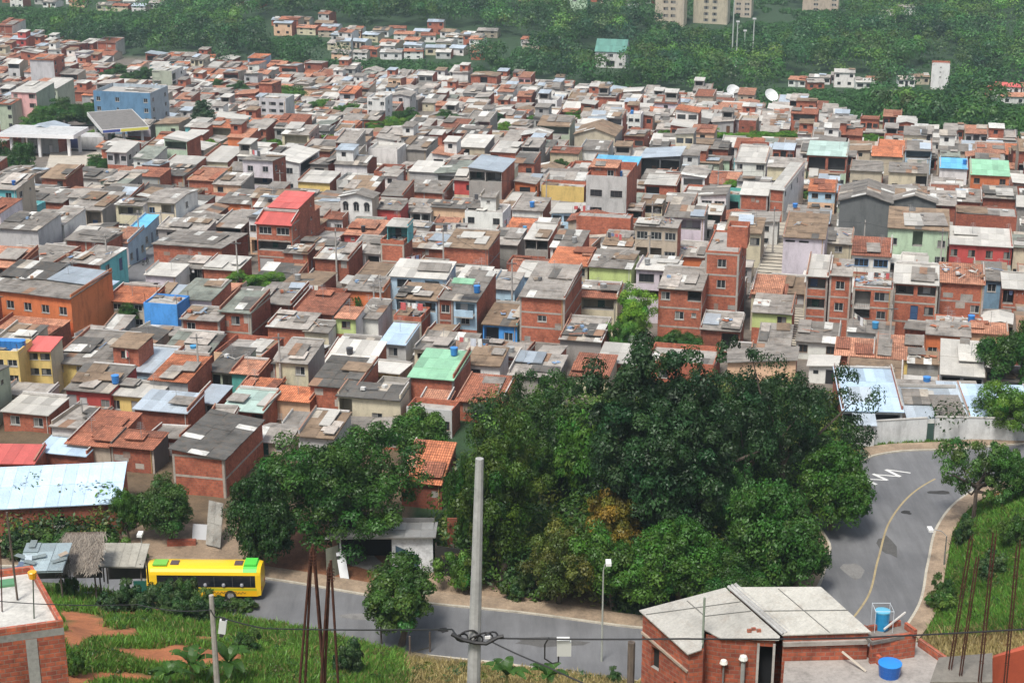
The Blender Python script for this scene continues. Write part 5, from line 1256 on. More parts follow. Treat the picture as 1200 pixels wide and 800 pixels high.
# shrubs on the verge around the bus and on the bank
SHR = [(255, 692, 716, 40, 'leafy shrub under the rear window of the bus'), (285, 696, 716, 34, 'low weedy shrub behind the rear wheel of the bus'), (228, 700, 728, 44, 'feathery weeds on the verge below the bus'), (196, 676, 712, 46, 'leafy shrub hiding the front wheel of the bus'), (222, 672, 712, 40, 'tall weedy shrub against the side of the bus'), (168, 682, 716, 44, 'dark green shrub beside the green netting'), (150, 676, 714, 34, 'shrub between the thatched hut and the green netting'),
       (238, 690, 722, 44, 'low spreading shrub below the bus lettering'), (130, 690, 716, 36, 'low shrub in front of the thatched hut'), (84, 672, 702, 26, 'small shrub under the scrap-metal hut'), (205, 694, 724, 40, 'pale blue-green weed bush below the bus'),
       (30, 618, 652, 60, 'overgrown bush below the pale blue metal roof, left end'), (75, 616, 654, 62, 'overgrown bush below the pale blue metal roof, middle'), (120, 618, 654, 54, 'overgrown bush above the thatched hut'), (148, 634, 662, 40, 'bush at the end of the thatched hut'),
       (605, 660, 700, 44, 'straw-green hanging bush by the roadside verge'), (548, 640, 690, 60, 'dark bush beside the black gate'), (1105, 668, 708, 34, 'dark green bush at the kerb of the right bank'), (1128, 596, 640, 30, 'bush under the slender young tree'), (1162, 640, 676, 44, 'leafy bush half way up the right bank'), (1100, 688, 716, 40, 'broad low bush at the foot of the right bank'),
       (1190, 600, 640, 40, 'bush on the upper right bank'), (720, 780, 800, 22, 'small green bush on the dry verge'), (410, 742, 790, 44, 'dark weed clump behind the rusty bars'), (90, 760, 792, 30, 'weed clump on the red soil path'), (290, 735, 765, 36, 'weed clump right of the thin pole'), (480, 480, 500, 30, 'small bush over the beige house corner')]
for X, tp_, by, w, lab in SHR: tree('shrub', X, tp_, by, w, lab, tint=(rnd.uniform(.75, 1.15),) * 2 + (rnd.uniform(.7, 1.1),))

SHR2 = 0
# undergrowth filling the grove floor: nobody could count it
def scatter_px(poly, n, seed):
    s = random.Random(seed); X = [p[0] for p in poly]; Y = [p[1] for p in poly]; out = []
    while len(out) < n:
        x, y = s.uniform(min(X), max(X)), s.uniform(min(Y), max(Y)); c = False; j = len(poly) - 1
        for i in range(len(poly)):
            if (poly[i][1] > y) != (poly[j][1] > y) and x < (poly[j][0] - poly[i][0]) * (y - poly[i][1]) / (poly[j][1] - poly[i][1]) + poly[i][0]: c = not c
            j = i
        if c: out.append((x, y))
    return out
def clumps(name, polys, size, per, lsize, cols, seed, hrange, label, cat, avoid=None):
    s = random.Random(seed); P = []; Rr = []; Cc = []
    for poly, n in polys:
        for X, Y in scatter_px(poly, n, seed):
            G = at_ground(X, Y)
            if road_dist(G.x, G.y)[0] < 6.8 and G.y < 190: continue
            if avoid and avoid(G, X, Y): continue
            r_ = size * s.uniform(.6, 1.5); P.append((G.x, G.y, G.z + r_ * s.uniform(*hrange))); Rr.append(r_); c = s.choice(cols); k = s.uniform(.6, 1.3); Cc.append([v * k for v in c])
    q, t = leaves(np.array(P), np.array(Rr), per, lsize, np.array(Cc), seed)
    return tag(link(name, npmesh(name, q, t, 'leaf')), label, cat, kind='stuff')
clumps('undergrowth', [([(540, 570), (700, 500), (960, 470), (1000, 560), (985, 590), (955, 690), (740, 712), (600, 700), (505, 668)], 900), ([(0, 600), (145, 615), (140, 655), (0, 660)], 50), ([(560, 490), (760, 460), (760, 520), (560, 540)], 110), ([(840, 455), (1000, 490), (1000, 545), (840, 500)], 120), ([(1100, 500), (1200, 510), (1200, 522), (1090, 516)], 12)],
       1.5, 130, 0.2, [G1, G2, G3, G4, G5], 21, (0.2, 1.6), 'dense undergrowth of bushes and creepers on the floor of the grove', 'undergrowth')

clumps('weeds', [([(75, 705), (300, 715), (460, 755), (470, 800), (80, 800)], 330), ([(1140, 590), (1200, 550), (1200, 740), (1085, 740), (1110, 640)], 260), ([(480, 780), (760, 790), (790, 800), (480, 800)], 40)], 0.42, 55, 0.085, [G1, G3, G5, (.05, .12, .04), (.16, .15, .05)], 44, (0.1, .7), 'low weeds growing through the grass of the slopes', 'weeds', avoid=lambda G, X, Y: col_at(G.x, G.y, G.z)[0] > .3)
# ---------------------------------------------------------------- the woods on the far side: one mass
CLEAR = [(694, 740, 58, 76), (1088, 1112, 74, 98), (765, 906, -20, 24), (938, 984, -20, 12), (666, 690, -10, 10), (312, 380, 27, 42), (380, 560, 38, 67), (915, 1014, 90, 104), (1044, 1085, 93, 99), (1156, 1215, 104, 124), (-10, 82, -8, 8), (110, 186, -8, 12), (590, 618, 46, 56), (846, 866, 104, 120), (896, 908, 110, 123), (908, 938, 10, 26)]
def far_wood():
    s = np.random.RandomState(5); P, Rr, Cc = [], [], []
    y = 370.0
    clp = np.array(CL)
    special = [at_ground(x, yy) for x, yy in ((708, 78), (835, 26), (1099, 100), (855, 118), (902, 122), (800, 28), (870, 28), (960, 12), (1000, 8), (740, 12), (640, 8), (1180, 55))]
    while y < 1010:
        step = 8.2 + (y - 500) * 0.004
        x = -460.0
        while x < 460:
            xx, yy = x + s.uniform(-3.5, 3.5), y + s.uniform(-3.5, 3.5); x += step
            z = height(xx, yy); X, Y = project((xx, yy, z))
            if X < -60 or X > 1260 or Y < -40: continue
            if Y > yt_(X) - 2: continue
            if len(clp) and (np.hypot(clp[:, 0] - xx, (clp[:, 1] - yy)) < 9).any(): continue
            if any(abs(g.x - xx) < 13 and -26 < yy - g.y < 8 for g in special[:3]): continue
            if any(math.hypot(g.x - xx, g.y - yy) < 9 for g in special[3:]): continue
            # clearings: road and bare ground high on the slope
            if 870 < X < 935 and 6 < Y < 30 and s.rand() < .8: continue
            if 1150 < X < 1190 and 30 < Y < 60 and s.rand() < .7: continue
            if Y < 10 and 0 < X < 50 and s.rand() < .6: continue
            r_ = s.choice([s.uniform(2.6, 4.6), s.uniform(4.5, 6.4), s.uniform(6.2, 8.2)], p=[.35, .45, .2]) * (1.15 if Y < 60 else 1)
            h = s.uniform(4.0, 9.0)
            _, Tp = project((xx, yy, z + h + r_))
            if any(x0 - 6 < X < x1 + 6 and Tp < y1 and Y > y0 for x0, x1, y0, y1 in CLEAR):
                for q in range(7):
                    bx_, by_ = xx + s.uniform(-5, 5), yy + s.uniform(-5, 5); r2 = s.uniform(1.4, 2.8); bz_ = height(bx_, by_)
                    if abs(bx_) > 500: continue
                    _, T2 = project((bx_, by_, bz_ + r2 * 1.3))
                    if any(x0 - 3 < X < x1 + 3 and T2 < y1 - 2 and Y > y0 for x0, x1, y0, y1 in CLEAR): r2 *= .6
                    P.append((bx_, by_, bz_ + r2 * .3)); Rr.append(r2); k = s.uniform(.8, 1.4); Cc.append((.045 * k, .12 * k, .035 * k))
                continue
            base = [(0.050, 0.135, 0.038), (0.038, 0.105, 0.038), (0.072, 0.168, 0.038), (0.105, 0.205, 0.040), (0.028, 0.085, 0.040), (0.085, 0.145, 0.046)][s.choice(6, p=[.28, .24, .2, .1, .12, .06])]
            k = s.uniform(.5, 1.45)
            P.append((xx, yy, z + h)); Rr.append(r_ * .95); Cc.append([v * k for v in base])
            for q in range(2):
                o = s.normal(size=2) * r_ * 0.55
                P.append((xx + o[0], yy + o[1], z + h + s.uniform(-1.5, 2.0))); Rr.append(r_ * s.uniform(.4, .6)); Cc.append([v * k * s.uniform(.85, 1.2) for v in base])
        y += step * 0.9
    P = np.array(P); print('wood clumps', len(P))
    q, t = leaves(P, np.array(Rr), 150, 0.46, np.array(Cc), 31, up=.3, squash=0.95, nr=.22, tv=.3)
    return tag(link('woods', npmesh('woods', q, t, 'leaf')), 'dense green woods covering the far side of the valley', 'woods', kind='stuff')
far_wood()

# ---------------------------------------------------------------- grass on the near slopes
def grass():
    s = np.random.RandomState(8); pts, cols = [], []
    def add(poly, n, col, hh, seed, dens=1):
        for X, Y in scatter_px(poly, n, seed):
            G = at_ground(X, Y); d, side, i = road_dist(G.x, G.y)
            if d < 6.2 + (LAY(i) if side > 0 else 0): continue
            if G.y < 200 and col != 'dry' and col_at(G.x, G.y, G.z)[0] > 0.3: continue
            pts.append((G.x, G.y, G.z, hh)); cols.append(col)
    add([(62, 700), (130, 698), (300, 712), (380, 742), (470, 756), (480, 806), (40, 806)], 26000, 'g', .36, 1)
    add([(470, 770), (600, 782), (770, 790), (800, 812), (460, 812)], 3600, 'dry', .3, 2)
    add([(1130, 585), (1205, 540), (1205, 745), (1080, 745), (1068, 716), (1100, 690), (1110, 620)], 26000, 'g2', .42, 3)
    add([(1060, 735), (1205, 742), (1205, 806), (1060, 806)], 3000, 'dry', .45, 4)
    add([(1030, 536), (1030, 516), (1090, 510), (1210, 514), (1210, 548), (1180, 545), (1090, 520)], 1500, 'g2', .3, 5)
    add([(0, 690), (180, 690), (180, 702), (0, 704)], 800, 'g', .5, 6)
    P = np.array([p[:3] for p in pts]); H = np.array([p[3] for p in pts]); N = len(P); B = 4
    P = np.repeat(P, B, 0) + np.concatenate([s.normal(size=(N * B, 2)) * .16, np.zeros((N * B, 1))], 1); H = np.repeat(H, B) * s.uniform(.5, 1.5, N * B)
    a = s.uniform(0, 6.28, N * B); w = .028 + .022 * s.rand(N * B); U = np.stack([np.cos(a), np.sin(a), np.zeros_like(a)], 1)
    L = s.normal(size=(N * B, 3)) * 0.38; L[:, 2] = 1; T = P + L * H[:, None]; Mid = P + L * np.array([.4, .4, .55]) * H[:, None]
    q = np.stack([P - U * w[:, None], P + U * w[:, None], Mid + U * w[:, None] * .8, T, Mid - U * w[:, None] * .8], 1)
    patch = np.sin(P[:, 0] * .35 + 1) * np.sin(P[:, 1] * .41 + P[:, 0] * .2)
    base = {'g': (0.135, 0.275, 0.045), 'g2': (0.125, 0.28, 0.042), 'dry': (0.42, 0.34, 0.16)}
    c = np.array([base[x] for x in cols]).repeat(B, 0) * (1 + .22 * patch[:, None]) * s.uniform(.6, 1.3, (N * B, 1))
    br = s.rand(N * B) < .1; c[br] = np.array((.27, .21, .09)) * s.uniform(.7, 1.2, (br.sum(), 1))
    return tag(link('grass', npmesh('grass', q, c, 'leaf')), 'rough green and dry grass on the slopes beside the road', 'grass', kind='stuff')
grass()
# ---------------------------------------------------------------- streets and stairs in the town
def strip(line, half, off, lift, mat, tint, mb):
    P = []
    for i, p in enumerate(line):
        a = line[max(i - 1, 0)]; b = line[min(i + 1, len(line) - 1)]; dx, dy = b[0] - a[0], b[1] - a[1]; n = math.hypot(dx, dy); ex, ey = -dy / n, dx / n
        P.append([(p[0] + ex * o, p[1] + ey * o, height(p[0], p[1]) + lift) for o in (off + half, off - half)])
    for (a, b), (c, d) in zip(P[:-1], P[1:]): mb.quad(b, d, c, a, mat, tint)
ST = spline(STREET, 8)
m = MB(); strip(ST, 2.2, 0, 0.10, 'asphalt', (1, 1, 1), m); tag(m.build('street'), kind='structure')
m = MB(); strip(ST, 0.7, 2.9, 0.24, 'concrete', (.52, .47, .38), m); strip(ST, 0.7, -2.9, 0.24, 'concrete', (.52, .47, .38), m); tag(m.build('street_pavement'), kind='structure')
def stairway(line, label, half, k0, k1, n):
    L = spline(line, 10); m = MB(); tot = len(L) - 1
    for i in range(tot * 2):
        t = i / 2; a = int(t); f = t - a; p = [L[a][j] * (1 - f) + L[min(a + 1, tot)][j] * f for j in (0, 1)]; q = L[min(a + 1, tot)]; dx, dy = q[0] - L[a][0], q[1] - L[a][1]; nn = math.hypot(dx, dy) or 1
        dx /= nn; dy /= nn; st = nn / 2; z = height(p[0], p[1]); rise = 0.34 if k0 <= i / (tot * 2) <= k1 else 0.02
        z1 = z + 0.25 + (rise if i % 2 else 0); c = (.50, .46, .38) if i % 2 else (.34, .31, .27)
        P = lambda u, v, w: (p[0] + dx * u - dy * v, p[1] + dy * u + dx * v, w)
        m.quad(P(0, -half, z1), P(0, half, z1), P(0, half, z1 - .9), P(0, -half, z1 - .9), 'concrete', (.20, .19, .17)); m.quad(P(0, half, z1), P(0, -half, z1), P(st, -half, z1), P(st, half, z1), 'concrete', c)
    e = empty('stairway', (0, 0, 0), 0, label, 'stairway'); m.build('steps', e)
    r_ = MB(); Z = [(x - (-0), y, height(x, y) + 1.1) for x, y in L[::5]]; r_.tube([(x - half, y, z) for x, y, z in Z], .03, 5, 'metal', (.6, .6, .6)); r_.build('handrail', e)
stairway([(x, y) for x, y in reversed(STAIR)], 'long concrete public stairway climbing beside the white street house', 2.0, 0.0, 0.5, 1)
stairway([(x, y) for x, y in reversed(STAIR2)], 'narrow lower stairway beside the bright green little house', 1.3, 0, 1, 1)

# ---------------------------------------------------------------- buildings drawn by their corners
def prism(mb, pts, z0, z1, mat, tint, top=None, topt=(.4, .4, .4)):
    """pts counter-clockwise from above; z1 number or list"""
    n = len(pts); Z = z1 if hasattr(z1, '__len__') else [z1] * n
    for i in range(n):
        a, b = pts[i], pts[(i + 1) % n]; mb.quad((a[0], a[1], z0), (b[0], b[1], z0), (b[0], b[1], Z[(i + 1) % n]), (a[0], a[1], Z[i]), mat, tint)
    if top: mb.poly([(p[0], p[1], z) for p, z in zip(pts, Z)], top, topt)
def plane_pts(px, p0, p1, p2):
    n = (p1 - p0).cross(p2 - p0); out = []
    for X, Y in px:
        d = Vector(ray(X, Y)); t = (p0 - Vector((0, 0, CAMZ))).dot(n) / d.dot(n); out.append(Vector((0, 0, CAMZ)) + d * t)
    return out
def slab_poly(mb, pts, th, mat, tint, edge=None):
    up = [v3(p) for p in pts]; dn = [(p[0], p[1], p[2] - th) for p in up]; n = len(up)
    A = sum(up[i][0] * up[(i + 1) % n][1] - up[(i + 1) % n][0] * up[i][1] for i in range(n))
    if A < 0: up.reverse(); dn.reverse()
    mb.poly(up, mat, tint); mb.poly(dn[::-1], mat, tint)
    for i in range(n): mb.quad(dn[i], dn[(i + 1) % n], up[(i + 1) % n], up[i], mat, edge or tint)

# near house at the bottom right
NG = 'near brick house with corrugated whitish roofs beside the two blue tanks'
A1, A2, A4 = at_z(749, 714.5, 65.3), at_z(850, 688, 65.9), at_z(806, 766, 64.7)
rt = empty('near_house', (A4.x + 3, A4.y + 3, 59.5), 0, 'nearest brick house at the lower right with whitish corrugated roofs and a black doorway', 'house')
O_ = Vector(rt.location)
def L_(p): return v3(Vector(p) - O_)
Apts = plane_pts([(749, 714.5), (806, 766), (822, 760.5), (825.5, 737), (845, 747.5), (913, 749), (914, 745), (850, 688)], A1, A2, A4)
B1, B2, B3 = at_z(853, 687.5, 66.05), at_z(962, 687, 66.05), at_z(1021, 740, 65.25)
Bpts = plane_pts([(853, 687.5), (917, 743.5), (1021, 740), (962, 687)], B1, B2, B3)
def corr_roof(pts, axis, tint, name, nseg=3):
    """corrugated sheet roof: real ribs along the axis"""
    mb = MB(); slab_poly(mb, [L_(p) for p in pts], 0.05, 'fibre_near', tint); return mb.build(name, rt)
m_sheet('fibre_near', 0.36, 0.028, 0.30, 0.85)
o1 = corr_roof(Apts, 0, (.42, .41, .375), 'roof'); o2 = corr_roof(Bpts, 0, (.49, .48, .435), 'roof')
mb = MB()   # lap strip between the two roofs, and sheet joints
d_ = (Vector(Bpts[1]) - Vector(Bpts[0])); w_ = Vector((d_.y, -d_.x, 0)).normalized() * 0.22
for k in range(3):
    a = Vector(Bpts[0]) - w_ * (.9 * k + .1) + Vector((0, 0, .03 - .01 * k)); b = Vector(Bpts[1]) - w_ * (.9 * k + .1) + Vector((0, 0, .03 - .01 * k))
    mb.tube([L_(a), L_(b)], 0.075, 6, 'fibre_near', (.42, .42, .41))
mb.build('ridge_tile', rt)
mb = MB()
for (x0, y0, x1, y1) in ((762, 713, 0, 0),):
    pass
def on(px, P, q=0.02): return [L_(v + Vector((0, 0, q))) for v in plane_pts(px, *P)]
PA, PB = (A1, A2, A4), (B1, B2, B3)
for px, P in ([((805, 704), (826, 722)), PA], [((757, 720), (868, 705)), PA], [((826, 722), (880, 716)), PA], [((912, 690), (972, 741)), PB], [((885, 716), (994, 715)), PB]):
    q = on(px, P, .025); mb.tube(q, 0.018, 4, 'plain', (.16, .16, .15), cap=False)
mb.build('sheet_joint', rt)
inset = 0.18
def under(pts, z0=None): return [(p.x, p.y, p.z - 0.06) for p in pts]
wb = MB(); bt = (1.0, 1.0, 1.0)
def wall_q(a, b, zt0=None, zt1=None, mb=wb, mat='brick_near', tint=bt, low=52):
    a = Vector(a); b = Vector(b); mb.quad(L_((a.x, a.y, low)), L_((b.x, b.y, low)), L_((b.x, b.y, b.z if zt1 is None else zt1)), L_((a.x, a.y, a.z if zt0 is None else zt0)), mat, tint)
Wp = [Vector(p) + Vector((0, 0, -.055)) for p in plane_pts([(753.5, 715.5), (807.5, 761.5), (824.5, 757.5), (827.5, 741), (845.5, 744.5), (909, 746), (911, 744), (850, 690)], A1, A2, A4)]
# left wall with a small window and a narrow green door opening, built as cells
a, b = Wp[0], Wp[1]; Lw = math.hypot(b.x - a.x, b.y - a.y); ex = ((b.x - a.x) / Lw, (b.y - a.y) / Lw); inn = (-ex[1], ex[0])
tmp = MB(); zt = min(a.z, b.z)
panel(tmp, (a.x - O_.x, a.y - O_.y), ex, Lw, 52 - O_.z, zt - O_.z, [(Lw * .20, Lw * .38, 62.9 - O_.z, 63.9 - O_.z, .18, (0.02, 0.02, 0.02)), (Lw * .70, Lw * .88, 60.6 - O_.z, 62.9 - O_.z, .15, (0.02, 0.07, 0.05))], 'brick_near', bt, inn)
wb.v += tmp.v; n0 = len(wb.v) - len(tmp.v); wb.f += [tuple(i + n0 for i in f) for f in tmp.f]; wb.m += tmp.m; wb.uv += tmp.uv; wb.t += tmp.t
wb.quad(L_((a.x, a.y, zt)), L_((b.x, b.y, zt)), L_(b), L_(a), 'brick_near', bt)
wall_q(Wp[1], Wp[2]); wall_q(Wp[2], Wp[3])
wall_q(Wp[3], Wp[4])
a, b = Wp[4], Wp[5]; Lw = math.hypot(b.x - a.x, b.y - a.y); ex = ((b.x - a.x) / Lw, (b.y - a.y) / Lw); inn = (-ex[1], ex[0])
tmp = MB(); zt = min(a.z, b.z)
panel(tmp, (a.x - O_.x, a.y - O_.y), ex, Lw, 52 - O_.z, zt - O_.z, [(Lw * .70, Lw * .97, 61.6 - O_.z, zt - .3 - O_.z, .5, (0.008, 0.009, 0.012), (0.03, 0.03, 0.03))], 'brick_near', bt, inn)
n0 = len(wb.v); wb.v += tmp.v; wb.f += [tuple(i + n0 for i in f) for f in tmp.f]; wb.m += tmp.m; wb.uv += tmp.uv; wb.t += tmp.t
wb.quad(L_((a.x, a.y, zt)), L_((b.x, b.y, zt)), L_(b), L_(a), 'brick_near', bt)
BW = [Vector(p) + Vector((0, 0, -.055)) for p in plane_pts([(856, 689.5), (918, 741), (1018, 738), (960, 689)], B1, B2, B3)]
wall_q(BW[1], BW[2]); wall_q(BW[2], BW[3]); wall_q(BW[3], BW[0]); wall_q(Wp[7], Wp[0])
wb.build('wall', rt)
mb = MB()
a, b = Wp[0], Wp[1]; dv = (b - a); o_ = Vector((-.03, -.02, 0))
for q in (.95,):
    p0 = a + o_ + Vector((0, 0, -q)); p1 = b + o_ + Vector((0, 0, -q)); mb.tube([L_(p0), L_(p1)], .07, 4, 'concrete', (.42, .34, .27))
p0 = BW[1] + Vector((0, -.04, -.45)); p1 = BW[2] + Vector((0, -.04, -.45)); mb.tube([L_(p0), L_(p1)], .13, 4, 'concrete', (.38, .35, .32))
a, b = Wp[4], Wp[5]
for f in (.69, .98):
    p = a.lerp(b, f); mb.box(*[c + s_ for c, s_ in ((p.x - O_.x, -.05), (p.x - O_.x, .05), (p.y - O_.y, -.06), (p.y - O_.y, 0.0))], 58 - O_.z, p.z - O_.z - .25, 'concrete', (.5, .48, .45))
mb.build('lintel', rt)
mb = MB(); p = Wp[2].lerp(Wp[3], .5); mb.tube([L_((p.x - .1, p.y - .12, 58)), L_((p.x - .1, p.y - .12, 67.0))], .05, 6, 'plain', (.25, .3, .24)); mb.build('mast_pipe', rt)
for px, r_ in (((847, 757), .16),):
    mb = MB(); p = at_y(848, 778, Wp[4].y - .2); mb.tube([L_((p.x, p.y, 58)), L_((p.x, p.y, p.z))], .04, 6, 'metal', (.3, .3, .3)); mb.lathe([(0.0, .25), (.13, .2), (.18, .05), (.12, 0)], 8, 'plain', (.75, .75, .7), L_(p)); mb.build('wall_lamp', rt)
    mb = MB(); p = at_y(871, 774, Wp[4].y - .3); mb.tube([L_((p.x, p.y, 58)), L_((p.x, p.y, p.z))], .10, 7, 'concrete', (.35, .36, .34)); mb.lathe([(0.0, .3), (.15, .24), (.2, .08), (.12, 0)], 8, 'plain', (.7, .72, .68), L_(p)); mb.build('vent_pipe', rt)
mb = MB(); p = plane_pts([(884, 741)], *PA)[0]
for k in range(3): mb.box(*[c for c in (L_(p)[0] - .3 + k * .2, L_(p)[0] - .12 + k * .2, L_(p)[1] + (k % 2) * .12, L_(p)[1] + .12 + (k % 2) * .12, L_(p)[2] + .02, L_(p)[2] + .14)], 'brick_near', (1.1, 1.1, 1.1))
loose = mb.build('loose_brick'); loose.location = O_; tag(loose, 'loose red bricks weighing down the front edge of the near whitish roof', 'brick')

# terrace with parapets and the tanks
te = empty('roof_terrace', (13, 62, 60), 0, 'stained concrete roof terrace with low brick parapets right of the near brick house', 'terrace'); O_ = Vector(te.location)
TZ = 63.9
fl = [at_z(x, y, TZ) for x, y in ((915, 830), (1125, 830), (1106, 776), (1075, 752), (920, 768))]
mb = MB(); slab_poly(mb, [L_(p) for p in fl], .25, 'concrete', (.36, .335, .31)); mb.build('terrace_floor', te)
mb = MB(); q = [L_(p) for p in fl]; prism(mb, q, 52 - O_.z, TZ - .26 - O_.z, 'brick_near', (1, 1, 1)); mb.build('terrace_base', te)
def bar_wall(mb, px0, px1, z0, h, th, mat, tint):
    a, b = at_z(*px0, z0 + h), at_z(*px1, z0 + h); d = (b - a); d.z = 0; d.normalize(); n = Vector((-d.y, d.x, 0)) * th
    pts = [a, b, b + n, a + n]; pts = [L_(p) for p in pts]; A = (pts[1][0] - pts[0][0]) * (pts[2][1] - pts[0][1]) - (pts[1][1] - pts[0][1]) * (pts[2][0] - pts[0][0])
    if A < 0: pts.reverse()
    prism(mb, pts, z0 - O_.z, z0 + h - O_.z, mat, tint, mat, tint)
mb = MB()
bar_wall(mb, (1076, 748), (1110, 772), TZ - 8, 8.35, .15, 'brick_near', bt); bar_wall(mb, (1014, 757), (1031, 770), TZ, .4, .15, 'brick_near', bt)
bar_wall(mb, (1108, 775), (1124, 812), TZ - 8, 8.3, .15, 'brick_near', (.8, .8, .8))
bar_wall(mb, (1022, 749), (1074, 741), TZ - 8, 9.15, .16, 'brick_near', bt)
mb.build('parapet', te)
up = [at_z(x, y, 65.0) for x, y in ((1010, 741), (1022, 752), (1072, 742), (1062, 730))]
mb = MB(); slab_poly(mb, [L_(p) for p in up], .15, 'concrete', (.22, .2, .18)); mb.build('tank_platform', te)
mb = MB(); bar_wall(mb, (1004, 737), (1016, 733), 65.0, .3, .13, 'brick_near', bt); bar_wall(mb, (1018, 734), (1056, 727), 65.0, .25, .13, 'brick_near', bt); bar_wall(mb, (1060, 729), (1072, 738), 65.0, .3, .13, 'brick_near', bt); mb.build('parapet', te)
def plank(name, pts, r_, tint, label, cat, mat='plain'):
    mb = MB(); c = Vector(pts[0]); mb.tube([v3(Vector(p) - c) for p in pts], r_, 4, mat, tint); return tag(mb.build(name, None, c), label, cat)
plank('wood_plank', [at_z(987, 763, TZ + .5), at_z(1015, 786, TZ + .05)], .05, (.55, .5, .42), 'pale plank leaning on the stained terrace floor', 'plank')
plank('wood_plank', [at_z(1036, 737, 65.2), at_z(1061, 717, 65.5)], .045, (.62, .6, .56), 'whitish plank propped beside the taller blue tank', 'plank')
def tank(P, r_, h, label, tint=(0.03, 0.17, 0.46), lid=None, name='water_tank', group=None, n=16):
    e = empty(name, P, 0, label, 'water tank', group); mb = MB()
    mb.lathe([(r_ * .9, 0), (r_ * .93, h * .3), (r_ * .95, h * .32), (r_ * .97, h * .62), (r_, h * .64), (r_, h * .93), (r_ * 1.03, h * .93), (r_ * 1.03, h * .96)], n, 'gloss', tint); mb.poly([(r_ * .9 * math.cos(-2 * math.pi * k / n), r_ * .9 * math.sin(-2 * math.pi * k / n), 0) for k in range(n)], 'gloss', tint)
    mb.build('tank_body', e); mb = MB(); mb.lathe([(r_ * 1.05, h * .94), (r_ * 1.05, h), (r_ * .5, h * 1.06), (0, h * 1.07)], n, 'gloss', lid or tuple(min(1, c * 1.4 + .02) for c in tint)); mb.build('tank_lid', e); return e
tank(at_z(1033, 736, 65.0), .31, .85, 'taller pale-topped blue tank on the small upper platform', (0.02, 0.25, 0.50), (0.12, 0.42, 0.60))
tank(at_z(1042, 791, TZ), .47, .6, 'wide bright blue tank with lid on the stained terrace', (0.015, 0.11, 0.42), (0.03, 0.25, 0.70))
fr_ = at_z(1033, 736, 65.0); mb = MB()
for x, y in ((-.38, -.38), (.38, -.38), (.38, .38), (-.38, .38)): mb.tube([(x, y, 0), (x, y, 1.02)], .013, 4, 'plain', (.62, .66, .7))
for z in (1.0,):
    q = [(-.38, -.38, z), (.38, -.38, z), (.38, .38, z), (-.38, .38, z), (-.38, -.38, z)]; mb.tube(q, .013, 4, 'plain', (.62, .66, .7))
tag(mb.build('tank_frame', None, fr_), 'white pipe frame standing around the taller blue tank', 'frame')
# slab, red wall and starter bars at the lower right corner
mb = MB(); e = empty('unfinished_wall', (19, 50, 60), 0, 'dark concrete beam and red block wall below the four rusty bars, lower right corner', 'wall'); O_ = Vector(e.location)
SZ = 71.4
def at_yz(X, y, z):
    return Vector(((X - 600) / FPX * (y * cp + (CAMZ - z) * sp_), y, z))
q = [at_yz(1100, 50.6, SZ), at_yz(1163, 50.9, SZ), at_yz(1163, 49.0, SZ), at_yz(1090, 49.0, SZ)]
slab_poly(mb, [L_(p) for p in q], 9, 'concrete', (.20, .185, .16)); mb.build('concrete_beam', e)
mb = MB(); q = [at_yz(1163.5, 50.9, SZ - .1), at_yz(1230, 51.6, SZ + .25), at_yz(1230, 51.2, SZ + .2), at_yz(1163.5, 50.6, SZ)]; slab_poly(mb, [L_(p) for p in q], 9, 'paint', (.48, .10, .05)); mb.build('block_wall', e)
def rebar(top, bot, y, label, k=4, sp=.042, rr=.013, zt=None):
    a = at_y(*top, y); b = at_y(*bot, y); e = empty('starter_bar_column', b, 0, label, 'starter bars'); d = a - b
    m1 = MB(); m2 = MB(); r = random.Random(int(top[0]))
    for i in range(k):
        ox, oy = (sp if i % 2 else -sp), (sp if i > 1 else -sp); m1.tube([(ox, oy, -.3), v3(d * .5 + Vector((ox * 1.0, oy, 0))), v3(d * r.uniform(.95, 1.0) + Vector((ox * 1.2, oy, 0)))], rr, 5, 'rust')
    for j in range(2, int(d.length / .35)):
        c = d * (j * .35 / d.length); s_ = sp + .02; m2.tube([v3(c + Vector(v)) for v in ((-s_, -s_, 0), (s_, -s_, 0), (s_, s_, 0), (-s_, s_, 0), (-s_, -s_, 0))], .008, 4, 'rust', cap=False)
    m1.build('bar', e); m2.build('tie', e)
rebar((1139, 626), (1112, 788), 49.8, 'leftmost of the four leaning rusty bar bundles on the concrete beam')
rebar((1146, 650), (1125, 792), 49.4, 'second, shorter rusty bar bundle on the concrete beam', sp=.035)
rebar((1166, 620), (1148, 798), 49.0, 'tallest rusty bar bundle, third along the concrete beam')
rebar((1194, 632), (1178, 800), 49.2, 'rightmost rusty bar bundle above the red block wall')
# the two tall rusty bar bundles left of centre: bars meet at the top
def tripod(apex, feet, y, label):
    a = at_y(*apex, y); b0 = at_y(*feet[0], y); e = empty('starter_bar_column', (b0.x, y, b0.z - 1.5), 0, label, 'starter bars'); O2 = Vector(e.location); m1 = MB()
    for i, f in enumerate(feet):
        b = at_y(*f, y + .15 * (i % 2)); dd = (b - a); m1.tube([v3(a - O2 + Vector((.03 * (i - 1.5), .02 * i, .1 * (i % 3)))), v3(b - O2), v3(b + dd * .35 - O2)], .042, 5, 'rust')
    m2 = MB(); 
    for k in range(4): z = a - O2 + Vector((0, 0, -.12 - .1 * k)); m2.tube([v3(z + Vector(v)) for v in ((-.1, -.1, 0), (.1, -.1, 0), (.1, .12, 0), (-.1, .12, 0), (-.1, -.1, 0))], .012, 4, 'rust', cap=False)
    m1.build('bar', e); m2.build('tie', e)
tripod((366, 645), [(351, 800), (357.5, 800), (376, 760), (381, 800)], 46, 'left tall bundle of dark rusty bars joined at the top, before the shed')
